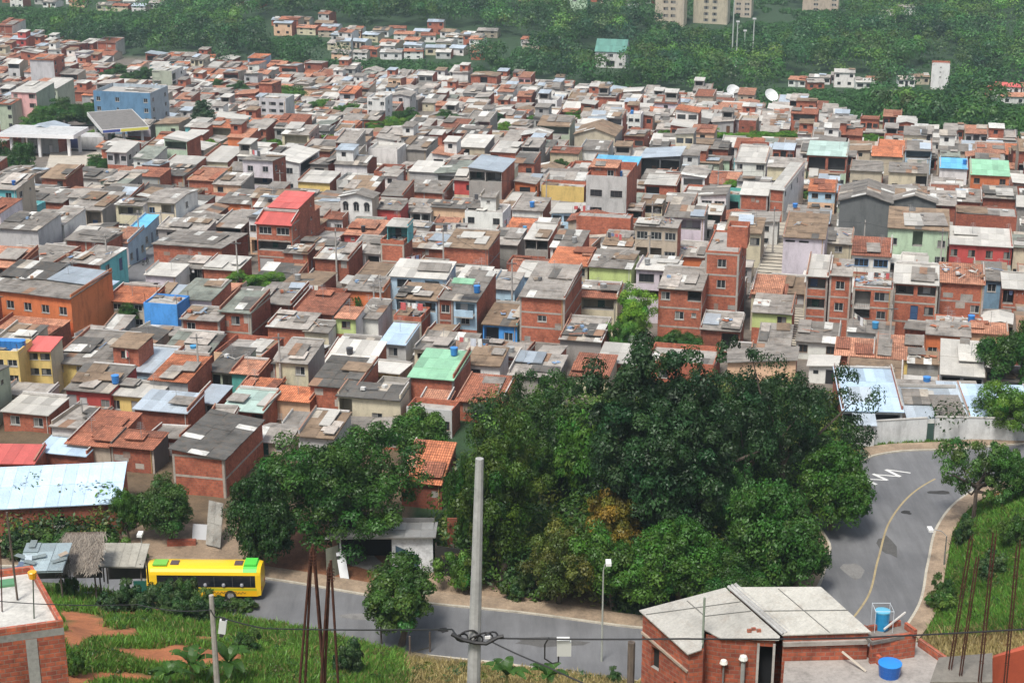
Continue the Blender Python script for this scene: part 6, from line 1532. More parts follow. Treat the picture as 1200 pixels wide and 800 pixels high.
tripod((387, 664), [(376, 800), (380.5, 800), (396, 800)], 45, 'right tall bundle of dark rusty bars, slightly lower, before the shed')
mb = MB(); mb.box(-9, -3.4, 0, 4, -8, 0, 'concrete', (.4, .38, .35)); 
e = empty('unfinished_house', (0, 44, 68.4), 0, 'unfinished house below the photo whose rusty bars rise into view', 'house'); mb.build('slab', e)

# near house at the bottom left with the pale roof slab
e = empty('near_house', (-20, 62, 58), 0, 'near brick house at the lower left corner with a pale flat roof and brick parapet', 'house'); O_ = Vector(e.location)
ZP = 66.6
nr, frr = at_z(74, 727, ZP), at_z(38, 662, ZP); fd = at_z(0, 737, ZP) - nr; fd.z = 0; fd.normalize()
nl = nr + fd * 9; fl_ = frr + fd * 9
cor = [nl, nr, frr, fl_]
mb = MB(); prism(mb, [L_(p) for p in cor], 52 - O_.z, ZP - .62 - O_.z, 'brick_near', (1.0, 1.0, 1.0)); mb.build('wall', e)
mb = MB(); q = [p + Vector((0, 0, -.3)) for p in cor]; slab_poly(mb, [L_(p) for p in q], .33, 'concrete', (.55, .54, .50), (.30, .29, .27)); mb.build('roof_slab', e)
mb = MB(); th = .16
sd2 = (frr - nr).normalized()
def pbar(a, b, inn2):
    pts = [L_(x) for x in (a, b, b + inn2 * th, a + inn2 * th)]; A = (pts[1][0] - pts[0][0]) * (pts[2][1] - pts[0][1]) - (pts[1][1] - pts[0][1]) * (pts[2][0] - pts[0][0])
    if A < 0: pts.reverse()
    prism(mb, pts, ZP - .297 - O_.z, ZP - O_.z, 'brick_near', (1.15, 1.1, 1.05), 'brick_near', (1.25, 1.2, 1.15))
pbar(nl, nr, sd2); pbar(nr + sd2 * th, frr, fd); pbar(frr + fd * th, fl_, -sd2); mb.build('parapet', e)
mb = MB(); c0 = nr + fd * 1.1 - sd2 * .03; c1 = nr + fd * 1.55 - sd2 * .03
mb.quad(L_((c1.x, c1.y, 52)), L_((c0.x, c0.y, 52)), L_((c0.x, c0.y, ZP - .62)), L_((c1.x, c1.y, ZP - .62)), 'concrete', (.36, .35, .33)); mb.build('concrete_column', e)
def stick(name, px0, px1, y, r_, mat, tint, label, cat):
    a, b = at_y(*px0, y), at_y(*px1, y); mb = MB(); mb.tube([(0, 0, 0), v3(b - a)], r_, 6, mat, tint); return tag(mb.build(name, None, a), label, cat)
yy = at_z(40, 727, ZP - .3).y
o = stick('rod', (40, 725), (38.5, 672), yy + .2, .03, 'metal', (.10, .14, .10), 'thin upright rod near the front parapet of the pale flat roof', 'rod')
mb = MB(); p = at_y(38, 674, yy + .2); mb.lathe([(.0, -.12), (.15, -.12), (.19, .16), (.17, .18), (0, .18)], 10, 'gloss', (.85, .40, .02)); tag(mb.build('bucket', None, p), 'upturned orange bucket stuck on the thin upright rod', 'bucket')
stick('wood_pole', (20.5, 702), (8, 600), at_z(21, 703, ZP - .3).y, .05, 'bark', (1, 1, 1), 'taller weathered wooden pole leaning over the pale flat roof', 'pole')
stick('rod', (2.5, 716), (0.5, 640), at_z(3, 717, ZP - .3).y, .03, 'rust', (1, 1, 1), 'rusty rod at the very left edge of the pale flat roof', 'rod')
mb = MB(); p = at_z(8, 684, ZP - .29); mb.box(-.5, .35, -.3, .3, 0, .1, 'gloss', (.10, .26, .13)); tag(mb.build('folded_tarp', None, p, (0, 0, .3)), 'flat green sheet lying on the pale flat roof', 'sheet')

# ---------------------------------------------------------------- bus
def bus():
    Lb, Wd, Hb = 9.7, 2.4, 3.0; P = at_z(173, 703, RZ + .01)
    e = empty('bus', P, R(-1), 'yellow city bus with green rear roof passing behind roadside shrubs', 'bus')
    prof = [(0, .45), (0, 1.0), (.02, 1.28), (.06, 2.35), (.12, 2.62), (.30, 2.86), (.7, 2.97), (1.2, 3.0), (1.7, 2.97), (2.1, 2.86), (2.28, 2.62), (2.34, 2.35), (2.38, 1.28), (2.4, 1.0), (2.4, .45)]
    Y = (.86, .56, .02); OR = (.82, .45, .01)
    def shell(mb, x0, x1, i0, i1, mat, tint, out=0.0, cx=Wd / 2, cz=1.6):
        f = lambda q: (cx + (q[0] - cx) * (1 + out), cz + (q[1] - cz) * (1 + out))
        for i in range(i0, i1):
            a, b = f(prof[i]), f(prof[i + 1]); mb.quad((x0, a[0], a[1]), (x1, a[0], a[1]), (x1, b[0], b[1]), (x0, b[0], b[1]), mat, tint)
    mb = MB(); shell(mb, .35, Lb - .35, 0, 14, 'gloss', Y)
    for x0, x1, s_ in ((.35, 0, -1), (Lb - .35, Lb, 1)):
        for i in range(14):
            a, b = prof[i], prof[i + 1]; g = lambda q, k: (Wd / 2 + (q[0] - Wd / 2) * (1 - .08 * k), 1.7 + (q[1] - 1.7) * (1 - .06 * k))
            a2, b2 = g(a, 1), g(b, 1); c = [(x0, *a), (x1, *a2), (x1, *b2), (x0, *b)]; mb.poly(c if s_ > 0 else c[::-1], 'gloss', Y)
        q = [(x1, *g(p, 1)) for p in prof]; mb.poly(q if s_ > 0 else q[::-1], 'gloss', Y)
    mb.quad((.3, .05, .46), (.3, 2.35, .46), (Lb - .3, 2.35, .46), (Lb - .3, .05, .46), 'plain', (.03, .03, .03)); mb.build('body', e)
    mb = MB(); mb.box(.35, Lb - .35, -.012, -.002, .46, .98, 'gloss', OR); mb.box(.35, Lb - .35, -.014, -.002, .985, 1.22, 'gloss', (.45, .45, .03)); mb.build('lower_panel', e)
    mb = MB(); shell(mb, .9, Lb - .45, 2, 3, 'glass', (.012, .014, .018), .012); mb.build('window_band', e)
    for k in range(5):
        x = 1.2 + k * 1.55; mb = MB(); mb.box(x + 1.44, x + 1.50, -.03, -.016, 1.33, 2.3, 'plain', (.05, .05, .05)); mb.build('window_post', e)
        mb = MB(); mb.lathe([(0, .14), (.12, .10), (.16, -.05), (.12, -.16)], 8, 'plain', (.30, .31, .33), (x + .7, -.0, 1.52)); mb.build('seat_back', e)
    mb = MB(); shell(mb, Lb - 1.5, Lb - .32, 4, 10, 'gloss', (.10, .62, .08), .012); mb.box(Lb - 1.45, Lb - .4, .55, 1.85, 2.99, 3.16, 'gloss', (.10, .62, .08)); mb.build('air_unit', e)
    mb = MB(); mb.box(.5, 1.7, .5, 1.5, 3.0, 3.14, 'gloss', (.18, .50, .06)); mb.build('roof_fairing', e)
    for x in (1.95, Lb - 2.3): mb = MB(); mb.box(x, x + .7, .75, 1.5, 2.96, 3.06, 'plain', (.10, .07, .07)); mb.build('roof_hatch', e)
    mb = MB(); pts = []   # the dark script running along the lower side
    r = random.Random(3); x = 5.6
    while x < 8.4: pts.append((x, -.03, .78 + .085 * math.sin(x * 21) + .03 * math.sin(x * 7))); x += .05
    mb.tube(pts, .022, 4, 'plain', (.09, .06, .02)); mb.build('side_script', e)
    for x in (1.9, Lb - 2.6):
        for yy_ in (.0, Wd - .3):
            mb = MB(); n = 18; c = [(x + .5 * math.cos(2 * math.pi * k / n), .5 + .5 * math.sin(2 * math.pi * k / n)) for k in range(n)]
            for k in range(n): a, b = c[k], c[(k + 1) % n]; mb.quad((a[0], yy_ - .02, a[1]), (b[0], yy_ - .02, b[1]), (b[0], yy_ + .3, b[1]), (a[0], yy_ + .3, a[1]), 'plain', (.02, .02, .02))
            mb.poly([(p[0], yy_ - .02, p[1]) for p in c], 'plain', (.02, .02, .02)); w = mb.build('wheel', e); mb = MB(); mb.poly([(x + .28 * math.cos(2 * math.pi * k / n), yy_ - .026, .5 + .28 * math.sin(2 * math.pi * k / n)) for k in range(n)], 'metal', (.4, .4, .4)); mb.build('rim', w)
    for yy_ in (.35, 2.0): mb = MB(); mb.box(Lb - .02, Lb + .03, yy_ - .12, yy_ + .12, .9, 1.2, 'gloss', (.5, .02, .02)); mb.build('tail_lamp', e)
bus()
# ---------------------------------------------------------------- car, motorcycle
def car(P, rz, label, tint=(.78, .78, .76)):
    e = empty('parked_car', P, rz, label, 'car'); mb = MB()
    side = [(0, .28), (0, .68), (.25, .82), (1.05, .92), (1.6, 1.38), (2.7, 1.42), (3.5, .98), (4.05, .9), (4.15, .6), (4.12, .28)]
    n = len(side)
    for i in range(n - 1): a, b = side[i], side[i + 1]; mb.quad((a[0], 0.06, a[1]), (a[0], 1.6, a[1]), (b[0], 1.6, b[1]), (b[0], 0.06, b[1]), 'gloss', tint)
    mb.poly([(p[0], 0.06, p[1]) for p in side][::-1], 'gloss', tint); mb.poly([(p[0], 1.6, p[1]) for p in side], 'gloss', tint); mb.build('body', e)
    gl = (.02, .022, .025)
    mb = MB(); mb.poly([(1.2, .05, .93), (2.15, .05, .95), (2.15, .05, 1.34), (1.68, .05, 1.33)], 'glass', gl); mb.poly([(2.22, .05, .95), (3.35, .05, .98), (2.72, .05, 1.36), (2.22, .05, 1.34)], 'glass', gl); mb.build('side_window', e)
    mb = MB(); mb.quad((1.10, .2, .97), (1.58, .25, 1.38), (1.58, 1.45, 1.38), (1.10, 1.5, .97), 'glass', gl); mb.build('windscreen', e)
    for x in (.8, 3.3):
        for y in (0, 1.46):
            mb = MB(); k = 14; c = [(x + .31 * math.cos(2 * math.pi * q / k), .31 + .31 * math.sin(2 * math.pi * q / k)) for q in range(k)]
            for q in range(k): a, b = c[q], c[(q + 1) % k]; mb.quad((a[0], y, a[1]), (b[0], y, b[1]), (b[0], y + .2, b[1]), (a[0], y + .2, a[1]), 'plain', (.02, .02, .02))
            mb.poly([(p[0], y, p[1]) for p in c], 'plain', (.03, .03, .03)); mb.build('wheel', e)
    for y in (.25, 1.4): mb = MB(); mb.box(-.03, .02, y - .14, y + .14, .52, .68, 'gloss', (.7, .7, .65)); mb.build('headlight', e)
P = at_ground(40, 398); P.z += .25; car(P, R(-14), 'white hatchback car parked in front of the orange two-storey building')
def motorcycle(P, rz, label):
    e = empty('parked_motorcycle', P, rz, label, 'motorcycle')
    for x in (0, 1.3):
        mb = MB(); mb.tube([(x + .3 * math.cos(a), 0, .3 + .3 * math.sin(a)) for a in [2 * math.pi * k / 14 for k in range(15)]], .05, 5, 'plain', (.02, .02, .02), cap=False); mb.build('wheel', e)
    mb = MB(); mb.tube([(0, 0, .3), (.25, 0, .85), (.9, 0, .75), (1.3, 0, .3), (.65, 0, .35), (.25, 0, .8)], .05, 5, 'plain', (.05, .05, .06)); mb.build('frame', e)
    mb = MB(); mb.tube([(.35, 0, .82), (.7, 0, .84)], [.14, .12], 7, 'gloss', (.05, .06, .3)); mb.build('fuel_tank', e); mb = MB(); mb.tube([(.7, 0, .82), (1.3, 0, .84)], .09, 6, 'plain', (.02, .02, .02)); mb.build('seat', e)
    mb = MB(); mb.tube([(.3, -.3, 1.02), (.2, 0, .95), (.3, .3, 1.02)], .02, 4, 'metal', (.3, .3, .3)); mb.build('handlebar', e)
P = at_ground(915, 338); P.z += .3; motorcycle(P, R(-10), 'parked motorcycle at the foot of the lilac-white house')
P = at_ground(168, 312); P.z += .2; motorcycle(P, R(70), 'dark motorcycle on the sloping street between the white row and the brick wall')

# ---------------------------------------------------------------- poles, lamps, cables
def cable(pts, sag, r_, label, n=14):
    mb = MB(); out = []; c = Vector(pts[0])
    for a, b in zip(pts[:-1], pts[1:]):
        a, b = Vector(a), Vector(b)
        for k in range(n): t = k / n; p = a.lerp(b, t); p.z -= sag * 4 * t * (1 - t); out.append(v3(p - c))
    out.append(v3(Vector(pts[-1]) - c)); mb.tube(out, r_, 5, 'plain', (.02, .02, .022)); return tag(mb.build('power_cable', None, c), label, 'cable')
PY = 33.0
pt = at_y(562, 537, PY); pb = at_y(555, 800, PY); d_ = pb - pt; base = pt + d_ * (11.5 / d_.length)
e = empty('utility_pole', base, 0, 'tall pale concrete pole with tangled black cables in the middle foreground', 'utility pole')
mb = MB(); mb.tube([(0, 0, 0), v3((pb - base)), v3((pt - base))], [.20, .15, .088], 10, 'concrete', (.42, .42, .41)); mb.build('pole', e)
pm = at_y(556.5, 742, PY); mb = MB(); r = random.Random(4)
for k in range(5):
    c = pm - base + Vector((-.28 + .16 * k, -.18, .05 * math.sin(k * 2))); rr = .09 + .04 * (k % 2); mb.tube([v3(c + Vector((rr * 1.5 * math.cos(a), .03 * math.sin(a * 2), rr * math.sin(a)))) for a in [k + 2 * math.pi * q / 12 for q in range(13)]], .022, 5, 'plain', (.02, .02, .022), cap=False)
mb.tube([v3(pm - base + Vector(v)) for v in ((-.5, -.2, .1), (-.25, -.22, -.03), (0, -.22, -.1), (.25, -.22, -.12), (.5, -.2, .02), (.62, -.2, .05))], .045, 6, 'plain', (.02, .02, .022)); mb.build('cable_loop', e)
mb = MB(); mb.box(.22, .34, -.24, -.12, 0, .06, 'plain', (.7, .7, .7)); o = mb.build('clamp', e, v3(pm - base))
TY = 46.0; tt = at_y(247.5, 697, TY); tb = Vector((tt.x + .02, TY, height(tt.x, TY) - .5))
e = empty('utility_pole', tb, 0, 'thin weathered grey pole with a white box, in front of the grass slope', 'utility pole')
mb = MB(); mb.tube([(0, 0, 0), v3(tt - tb)], [.13, .075], 8, 'concrete', (.40, .37, .33)); mb.build('pole', e)
mb = MB(); b_ = at_y(261, 733, TY - .2) - tb; mb.box(-.11, .11, -.07, .07, -.24, .2, 'plain', (.62, .63, .62)); mb.box(-.06, .06, -.05, .05, -.36, -.24, 'plain', (.04, .04, .04)); mb.box(-.05, .05, -.05, .05, .2, .27, 'plain', (.05, .05, .05)); mb.build('meter_box', e, v3(b_), (0, .16, 0))
bx = at_y(256, 722, TY)
cable([at_y(-40, 700, 52), at_y(162, 708, 47), at_y(247, 714, TY - .12), bx], .12, .016, 'black cable reaching the thin grey pole from the left')
cable([bx, at_y(310, 736, TY - 2), at_y(530, 737, PY + 1), pm + Vector((-.3, -.2, 0))], .03, .020, 'black cable running between the thin grey pole and the tall concrete pole')
cable([pm + Vector((.4, -.2, 0)), at_y(800, 748, PY), at_y(1000, 747, PY + 1), at_y(1260, 733, PY + 2)], .02, .020, 'black cable running from the tall concrete pole across the right side')
cable([pm + Vector((.35, -.2, -.08)), at_y(640, 780, PY - 1), at_y(720, 815, PY - 2)], .02, .018, 'black cable dropping steeply to the lower right from the tall concrete pole')
cable([at_y(560, 700, 44), at_y(700, 700, 60)], .1, .001, 'x') if False else None
jb = at_y(661, 757, PY); e = empty('junction_box', jb, 0, 'white junction box hanging on the black cable right of the concrete pole', 'junction box')
mb = MB(); mb.box(-.155, .155, -.08, .08, -.20, .14, 'plain', (.55, .56, .53)); mb.build('box_body', e); mb = MB(); mb.box(-.16, .12, -.085, .085, .142, .19, 'plain', (.75, .75, .72)); mb.build('box_lid', e)
mb = MB(); mb.tube([(-.33, 0, .22), (-.42, 0, .05), (-.42, 0, -.3), (-.25, 0, -.42), (-.12, 0, -.38), (-.12, 0, -.2)], .018, 5, 'plain', (.02, .02, .02)); mb.build('lead_wire', e)
def lamp_post(X, Yt, Yb, label, head='box', r_=.09, tint=(.38, .40, .36), arm=(0.35, 0), P=None):
    P = P or at_ground(X, Yb); ang = PITCH + math.atan((Yt - 400) / FPX); H = CAMZ - P.y * math.tan(ang) - P.z
    e = empty('street_lamp', P, 0, label, 'street lamp'); mb = MB(); mb.tube([(0, 0, 0), (0, 0, H)], [r_, r_ * .6], 8, 'concrete', tint); mb.build('post', e)
    mb = MB(); mb.tube([(0, 0, H), (arm[0] * .3, -.02, H + .5), (arm[0], -.1, H + .8)], r_ * .45, 6, 'metal', (.5, .5, .5)); mb.build('arm', e)
    mb = MB(); x = arm[0]; mb.box(x - .2, x + .22, -.75, .05, H + .72, H + .95, 'plain', (.75, .76, .76)); mb.box(x - .16, x + .18, -.7, 0, H + .66, H + .72, 'glass', (.4, .4, .4)); mb.build('lamp_head', e)
    return e
lamp_post(705, 668, 776, 'tall thin street lamp on the near verge against the grove')
lamp_post(171, 634, 700, 'street lamp at the front of the bus', r_=.10, arm=(0, 0))
lamp_post(1106, 628, 664, 'street lamp leaning over the right-hand kerb on the bank', arm=(-1.6, 0), r_=.08, tint=(.15, .16, .14))
for X, Yt, Yb, lab in ((447, 322, 392, 'thin grey pole between the papaya trees and the brick balcony house'), (191, 246, 290, 'grey pole in front of the cream pair of houses'), (806, 149, 182, 'thin dark pole right of the grey metal-roofed hall'), (763, 236, 300, 'thin pole behind the large pale beige house'),
                       (98, 468, 505, 'whitish pole above the dark roofs at the lower left'), (439, 330, 380, 'thin pole beside the right papaya tree'), (62, 352, 392, 'grey pole at the corner of the orange building'), (1068, 262, 300, 'thin grey pole in front of the mint green house'), (330, 92, 106, 'far slender pole at the edge of the woods, left one'), (865, 26, 48, 'pale mast in the woods below the beige apartment blocks')):
    P = at_ground(X, Yb); ang = PITCH + math.atan((Yt - 400) / FPX); H = CAMZ - P.y * math.tan(ang) - P.z
    e = empty('utility_pole', P, 0, lab, 'utility pole'); mb = MB(); mb.tube([(0, 0, 0), (0, 0, H)], [.17, .10], 7, 'concrete', (.45, .43, .40)); mb.build('pole', e); mb = MB(); mb.box(-.8, .8, -.2, -.12, H - .5, H - .38, 'metal', (.3, .3, .3)); mb.build('crossarm', e)
for k, X in enumerate((857, 862, 871, 881)):
    P = at_ground(X, 86 + k % 2 * 3); e = empty('mast', P, 0, ('leftmost', 'second', 'third', 'rightmost')[k] + ' of the slim pale masts standing in the far woods', 'mast'); H = (28, 19, 15, 20)[k]; mb = MB(); mb.tube([(0, 0, 0), (0, 0, H)], [.3, .18], 6, 'plain', (.42, .45, .42)); mb.build('shaft', e); mb = MB(); mb.box(-.6, .6, -.3, .3, H, H + .5, 'plain', (.6, .6, .6)); mb.build('head', e)
# satellite dishes beyond the low roofs
for X, Y, dpx, lab in ((858, 124, 19, 'large white mesh satellite dish, right one of the close pair'), (850, 125, 11, 'smaller white satellite dish, left one of the close pair'), (902, 127, 17, 'white satellite dish standing alone by the woods')):
    P = at_ground(X, Y); dep = P.y * cp + (CAMZ - P.z) * sp_; r_ = dpx / FPX * dep / 2; hh = r_ + (1.4 if dpx > 10 else .2)
    e = empty('satellite_dish', P, 0, lab, 'satellite dish'); mb = MB(); mb.tube([(0, 0, 0), (0, 0, hh)], .14, 6, 'metal', (.4, .4, .4)); mb.build('mount', e)
    mb = MB(); mb.lathe([(0, 0), (r_ * .35, r_ * .05), (r_ * .7, r_ * .2), (r_, r_ * .42)], 18, 'plain', (.70, .72, .72)); o = mb.build('reflector', e, (0, 0, hh), (R(48), 0, R(25))); mb = MB(); mb.tube([(r_ * .8, 0, r_ * .3), (0, 0, r_ * .9), (-r_ * .8, 0, r_ * .3)], .07, 4, 'metal', (.5, .5, .5)); mb.build('feed_arm', o)

# ---------------------------------------------------------------- roadside shed, gate, hut
P = at_ground(399, 672); P2 = at_ground(507, 674); e = empty('roadside_shed', P, 0, 'roadside shed with black open front and white painted side wall', 'shed'); O_ = P
W_ = (P2 - P).length; H_ = 3.55
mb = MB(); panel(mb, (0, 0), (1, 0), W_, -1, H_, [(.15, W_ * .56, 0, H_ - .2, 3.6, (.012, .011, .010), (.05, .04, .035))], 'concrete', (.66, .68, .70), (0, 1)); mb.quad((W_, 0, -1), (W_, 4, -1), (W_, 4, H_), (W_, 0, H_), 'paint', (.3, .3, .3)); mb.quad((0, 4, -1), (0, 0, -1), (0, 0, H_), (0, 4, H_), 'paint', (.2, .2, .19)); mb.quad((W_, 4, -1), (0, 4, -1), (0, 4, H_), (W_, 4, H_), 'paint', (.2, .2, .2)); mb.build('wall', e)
mb = MB(); roof_sheets(mb, (-1.2, -.5, H_ + .05), (1, 0, .015), (0, 1, -.12), W_ + 1.5, 4.2, 'zinc', (.36, .36, .35), 77, 1.3, 2.4, patch=.3); mb.build('roof', e)
mb = MB(); x0 = W_ * .60; mb.poly([(x0, -.012, 2.75), (x0, -.012, 1.55), (x0 + 2.0, -.012, .55), (x0 + 2.0, -.012, 1.75)], 'plain', (.035, .075, .11)); mb.poly([(x0 + 3.0, -.012, 1.1), (x0 + 3.0, -.012, .8), (x0 + 4.0, -.012, .75), (x0 + 4.0, -.012, 1.2)], 'plain', (.10, .11, .12)); mb.build('wall_dark_shape', e)  # dark slanting band and a smaller dark shape on the pale front wall
mb = MB(); mb.quad((-1.1, -1.0, 0), (-.1, -.05, 0), (-.1, -.05, 2.8), (-1.1, -1.0, 2.9), 'paint', (.30, .32, .25)); mb.quad((-.1, -.02, 0), (-1.1, -.97, 0), (-1.1, -.97, 2.9), (-.1, -.02, 2.8), 'paint', (.30, .32, .25)); mb.build('side_screen', e)
mb = MB(); mb.box(-.38, .38, -.02, .02, 0, 2.5, 'plain', (.72, .75, .78)); mb.box(-.40, -.12, -.035, -.021, 1.9, 2.2, 'plain', (.03, .03, .03)); tag(mb.build('leaning_board', None, v3(P + Vector((.5, -1.2, 0))), (R(-14), R(-9), 0)), 'white board leaning before the black open front of the roadside shed', 'board')
P3 = at_ground(511, 672); P4 = at_ground(572, 682); e = empty('metal_gate', P3, math.atan2(P4.y - P3.y, P4.x - P3.x), 'black sheet-metal yard gate with faint yellow scrawl right of the shed', 'gate'); Wg = (P4 - P3).length
mb = MB(); mb.box(0, Wg, 0, .08, 0, 2.7, 'paint', (.022, .022, .02)); mb.build('gate_panel', e)
mb = MB(); r = random.Random(2)
for k in range(9): x = .5 + k * .22; mb.tube([(x, -.02, 1.6 + .08 * k + r.uniform(-.15, .15)), (x + .1, -.02, 1.9 + .06 * k), (x + .18, -.02, 1.55 + .08 * k)], .02, 4, 'plain', (.42, .34, .10), cap=False)
mb.build('scrawl', e)
for k in range(4): mb = MB(); x = Wg * k / 3; mb.box(x - .06, x + .06, .09, .2, 0, 3.0, 'plain', (.08, .06, .05)); mb.build('gate_post', e)
P5 = at_ground(524, 664); mb = MB(); mb.box(0, 3, 1.5, 1.7, 0, 4.0, 'brick', (.55, .55, .55)); tag(mb.build('brick_wall', None, P5), 'dark brick wall piece above the black yard gate', 'wall')
# hut of scrap and thatch by the bus
def hut(X0, X1, Yt, Yb, dep, label, kind):
    P = at_ground(X0, Yb); c = (X1 - 600) / FPX; dd = P.y * cp + (CAMZ - P.z) * sp_; W = c * dd - P.x; H = CAMZ - P.y * math.tan(PITCH + math.atan((Yt - 400) / FPX)) - P.z; H = max(H, 1.6)
    e = empty('hut', P, R(3), label, 'hut')
    for x in (.1, W - .1):
        for y in (.1, dep - .1): mb = MB(); mb.tube([(x, y, -.4), (x, y, H - .03)], .07, 6, 'bark'); mb.build('post', e)
    mb = MB(); mb.box(.2, W - .2, dep - .2, dep - .12, 0, H * .9, 'paint', (.10, .09, .08)); mb.build('back_wall', e)
    r = random.Random(int(X0)); mb = MB()
    if kind == 'scrap':
        roof_sheets(mb, (-.3, -.4, H), (1, 0, 0), (0, 1, .12), W + .5, dep + .7, 'zinc', (.45, .55, .58), 5, 1.0, 1.4, patch=.6, jz=.1)
        for k in range(10): x, y = r.uniform(0, W), r.uniform(-.2, dep - .4); a = r.uniform(0, 3); z = H + .22 + y * .12 + r.uniform(0, .1); L = r.uniform(.5, 1.1); ca, sa = math.cos(a), math.sin(a); mb.quad((x, y, z), (x + L * ca, y + L * sa, z + .1), (x + L * ca - .5 * sa, y + L * sa + .5 * ca, z + .12), (x - .5 * sa, y + .5 * ca, z), 'zinc', r.choice([(.6, .7, .75), (.25, .3, .3), (.5, .4, .3), (.15, .2, .3)]))
    elif kind == 'thatch':
        roof_sheets(mb, (-.3, -.4, H), (1, 0, 0), (0, 1, .3), W + .5, dep + .7, 'bark', (1, 1, 1), 5)
        for k in range(1300):
            x, y = r.uniform(-.4, W + .3), r.uniform(-.5, dep + .2); z = H + .06 + y * .3; a = r.gauss(-1.57, .5); L = r.uniform(.5, 1.0); g = r.uniform(.12, .30); mb.quad((x, y, z + .05), (x + .04, y, z + .05), (x + L * math.cos(a) + .04, y + L * math.sin(a), z - .2 * L + .05), (x + L * math.cos(a), y + L * math.sin(a), z - .2 * L + .05), 'plain', (g, g * .86, g * .7))
    else:
        roof_sheets(mb, (-.2, -.3, H), (1, 0, -.04), (0, 1, .1), W + .4, dep + .5, 'concrete', (.42, .40, .34), 9, .6, 3, jz=.06)
    mb.build('roof', e)
hut(28, 74, 668, 700, 3.2, 'hut roofed with overlapping scrap metal behind the near flat roof', 'scrap'); hut(76, 114, 664, 700, 3.4, 'hut with shaggy grey palm thatch between the scrap roof and the plank roof', 'thatch'); hut(117, 168, 662, 698, 3.0, 'hut with a sagging roof of pale planks next to the bus', 'plank')
mb = MB(); P = at_ground(94, 698); mb.box(-.8, .0, 0, .08, .3, 1.2, 'plain', (.38, .40, .42)); mb.box(.05, .9, -.5, .1, 0.2, .28, 'plain', (.42, .42, .40)); tag(mb.build('junk_panel', None, P, (R(-18), 0, R(12))), 'grey panel propped up in front of the thatched hut', 'panel')
mb = MB(); P = at_ground(166, 708); mb.box(-.5, .5, 0, .04, 0, 2.0, 'plain', (.01, .10, .075)); tag(mb.build('green_netting', None, P), 'dark green netting screen at the front end of the bus', 'netting')
for X, Yt, Yb, lab in ((447, 724, 755, 'slim dark fence post left of the round-crowned street tree'), (480.5, 745, 766, 'short dark fence post right of the round-crowned street tree'), (504, 740, 765, 'taller dark fence post at the end of the broken verge fence')):
    P = at_ground(X, Yb); H = CAMZ - P.y * math.tan(PITCH + math.atan((Yt - 400) / FPX)) - P.z; mb = MB(); mb.tube([(0, 0, -.2), (0, 0, H)], .075, 6, 'bark'); tag(mb.build('fence_post', None, P), lab, 'fence post')
plank('brace', [at_ground(483, 764, .1), at_ground(503, 758, 1.5)], .05, (.05, .045, .04), 'slanting dark brace leaning on the taller fence post', 'brace')
P = at_ground(739, 800); mb = MB(); q = at_y(740, 752, 62); mb.tube([(0, 0, -14), (0, 0, 0)], .16, 7, 'bark'); tag(mb.build('wooden_post', None, q), 'rough wooden post just left of the nearest brick house', 'post')
# red brick planter and sheets in the yard behind the bus
mb = MB(); P = at_ground(196, 640); mb.box(0, 2.6, 0, .4, 0, .6, 'brick', (.8, .7, .7)); tag(mb.build('low_wall', None, P), 'low red brick wall stub in the yard behind the bus', 'wall')
mb = MB(); P = at_ground(262, 640); roof_sheets(mb, (-1.6, 0, .2), (.6, -.3, 0), (0, 2, 2.2), 1.6, 4.2, 'fibre', (.34, .33, .30), 3, 1, 2); tag(mb.build('leaning_sheet', None, P), 'long pale sheet leaning in the yard right behind the bus', 'sheet')
mb = MB(); P = at_ground(235, 632); mb.box(-.8, .8, 0, .1, 0, 1.4, 'plain', (.5, .52, .55)); tag(mb.build('sheet_panel', None, P, (R(-20), 0, R(-8))), 'grey-white panel standing under the dark flowering tree', 'panel')

# ---------------------------------------------------------------- banana plants
def banana(P, h, label, seed, n=9):
    r = random.Random(seed); e = empty('banana_plant', P, 0, label, 'banana plant'); mb = MB(); mb.tube([(0, 0, -.3), (0, 0, h * .55)], [.14, .09], 8, 'plain', (.16, .18, .06)); mb.build('stem', e)
    for k in range(n):
        a = 6.28 * k / n + r.uniform(-.3, .3); L = h * r.uniform(.6, .85); up = r.uniform(.5, 1.3); mb = MB(); pts = []; N = 9; W = .26 * h / 2.2
        for i in range(N + 1):
            t = i / N; rad = L * t * math.cos(up * (1 - .2 * t)); z = h * .5 + L * (math.sin(up) * t - .75 * t * t * (1.15 - .4 * up)); w = W * math.sin(math.pi * min(1, t * .92 + .06)) ** .6; pts.append((rad, z, w))
        g = r.uniform(.5, .9); c, s_ = math.cos(a), math.sin(a); T = lambda x, y, z: (x * c - y * s_, x * s_ + y * c, z)
        for i in range(N):
            (x0, z0, w0), (x1, z1, w1) = pts[i], pts[i + 1]
            for sg in (-1, 1):
                tear = 0.03 if i % 3 == 2 else 0
                mb.quad(T(x0 + tear, 0, z0), T(x1, 0, z1), T(x1, sg * w1, z1 + w1 * .35), T(x0 + tear, sg * w0, z0 + w0 * .35), 'leaf', (.06 * g, .15 * g, .025 * g))
        mb.build('leaf', e)
for i, (X, Y, h, lab) in enumerate(((226, 802, 2.6, 'banana plant left of the thin weathered pole'), (270, 800, 2.8, 'banana plant right of the thin weathered pole'), (200, 808, 2.0, 'small banana plant farthest left on the slope'), (594, 812, 2.9, 'banana plant right of the tall concrete pole'), (642, 812, 2.6, 'banana plant under the hanging junction box'))):
    banana(at_ground(X, Y), h, lab, i)

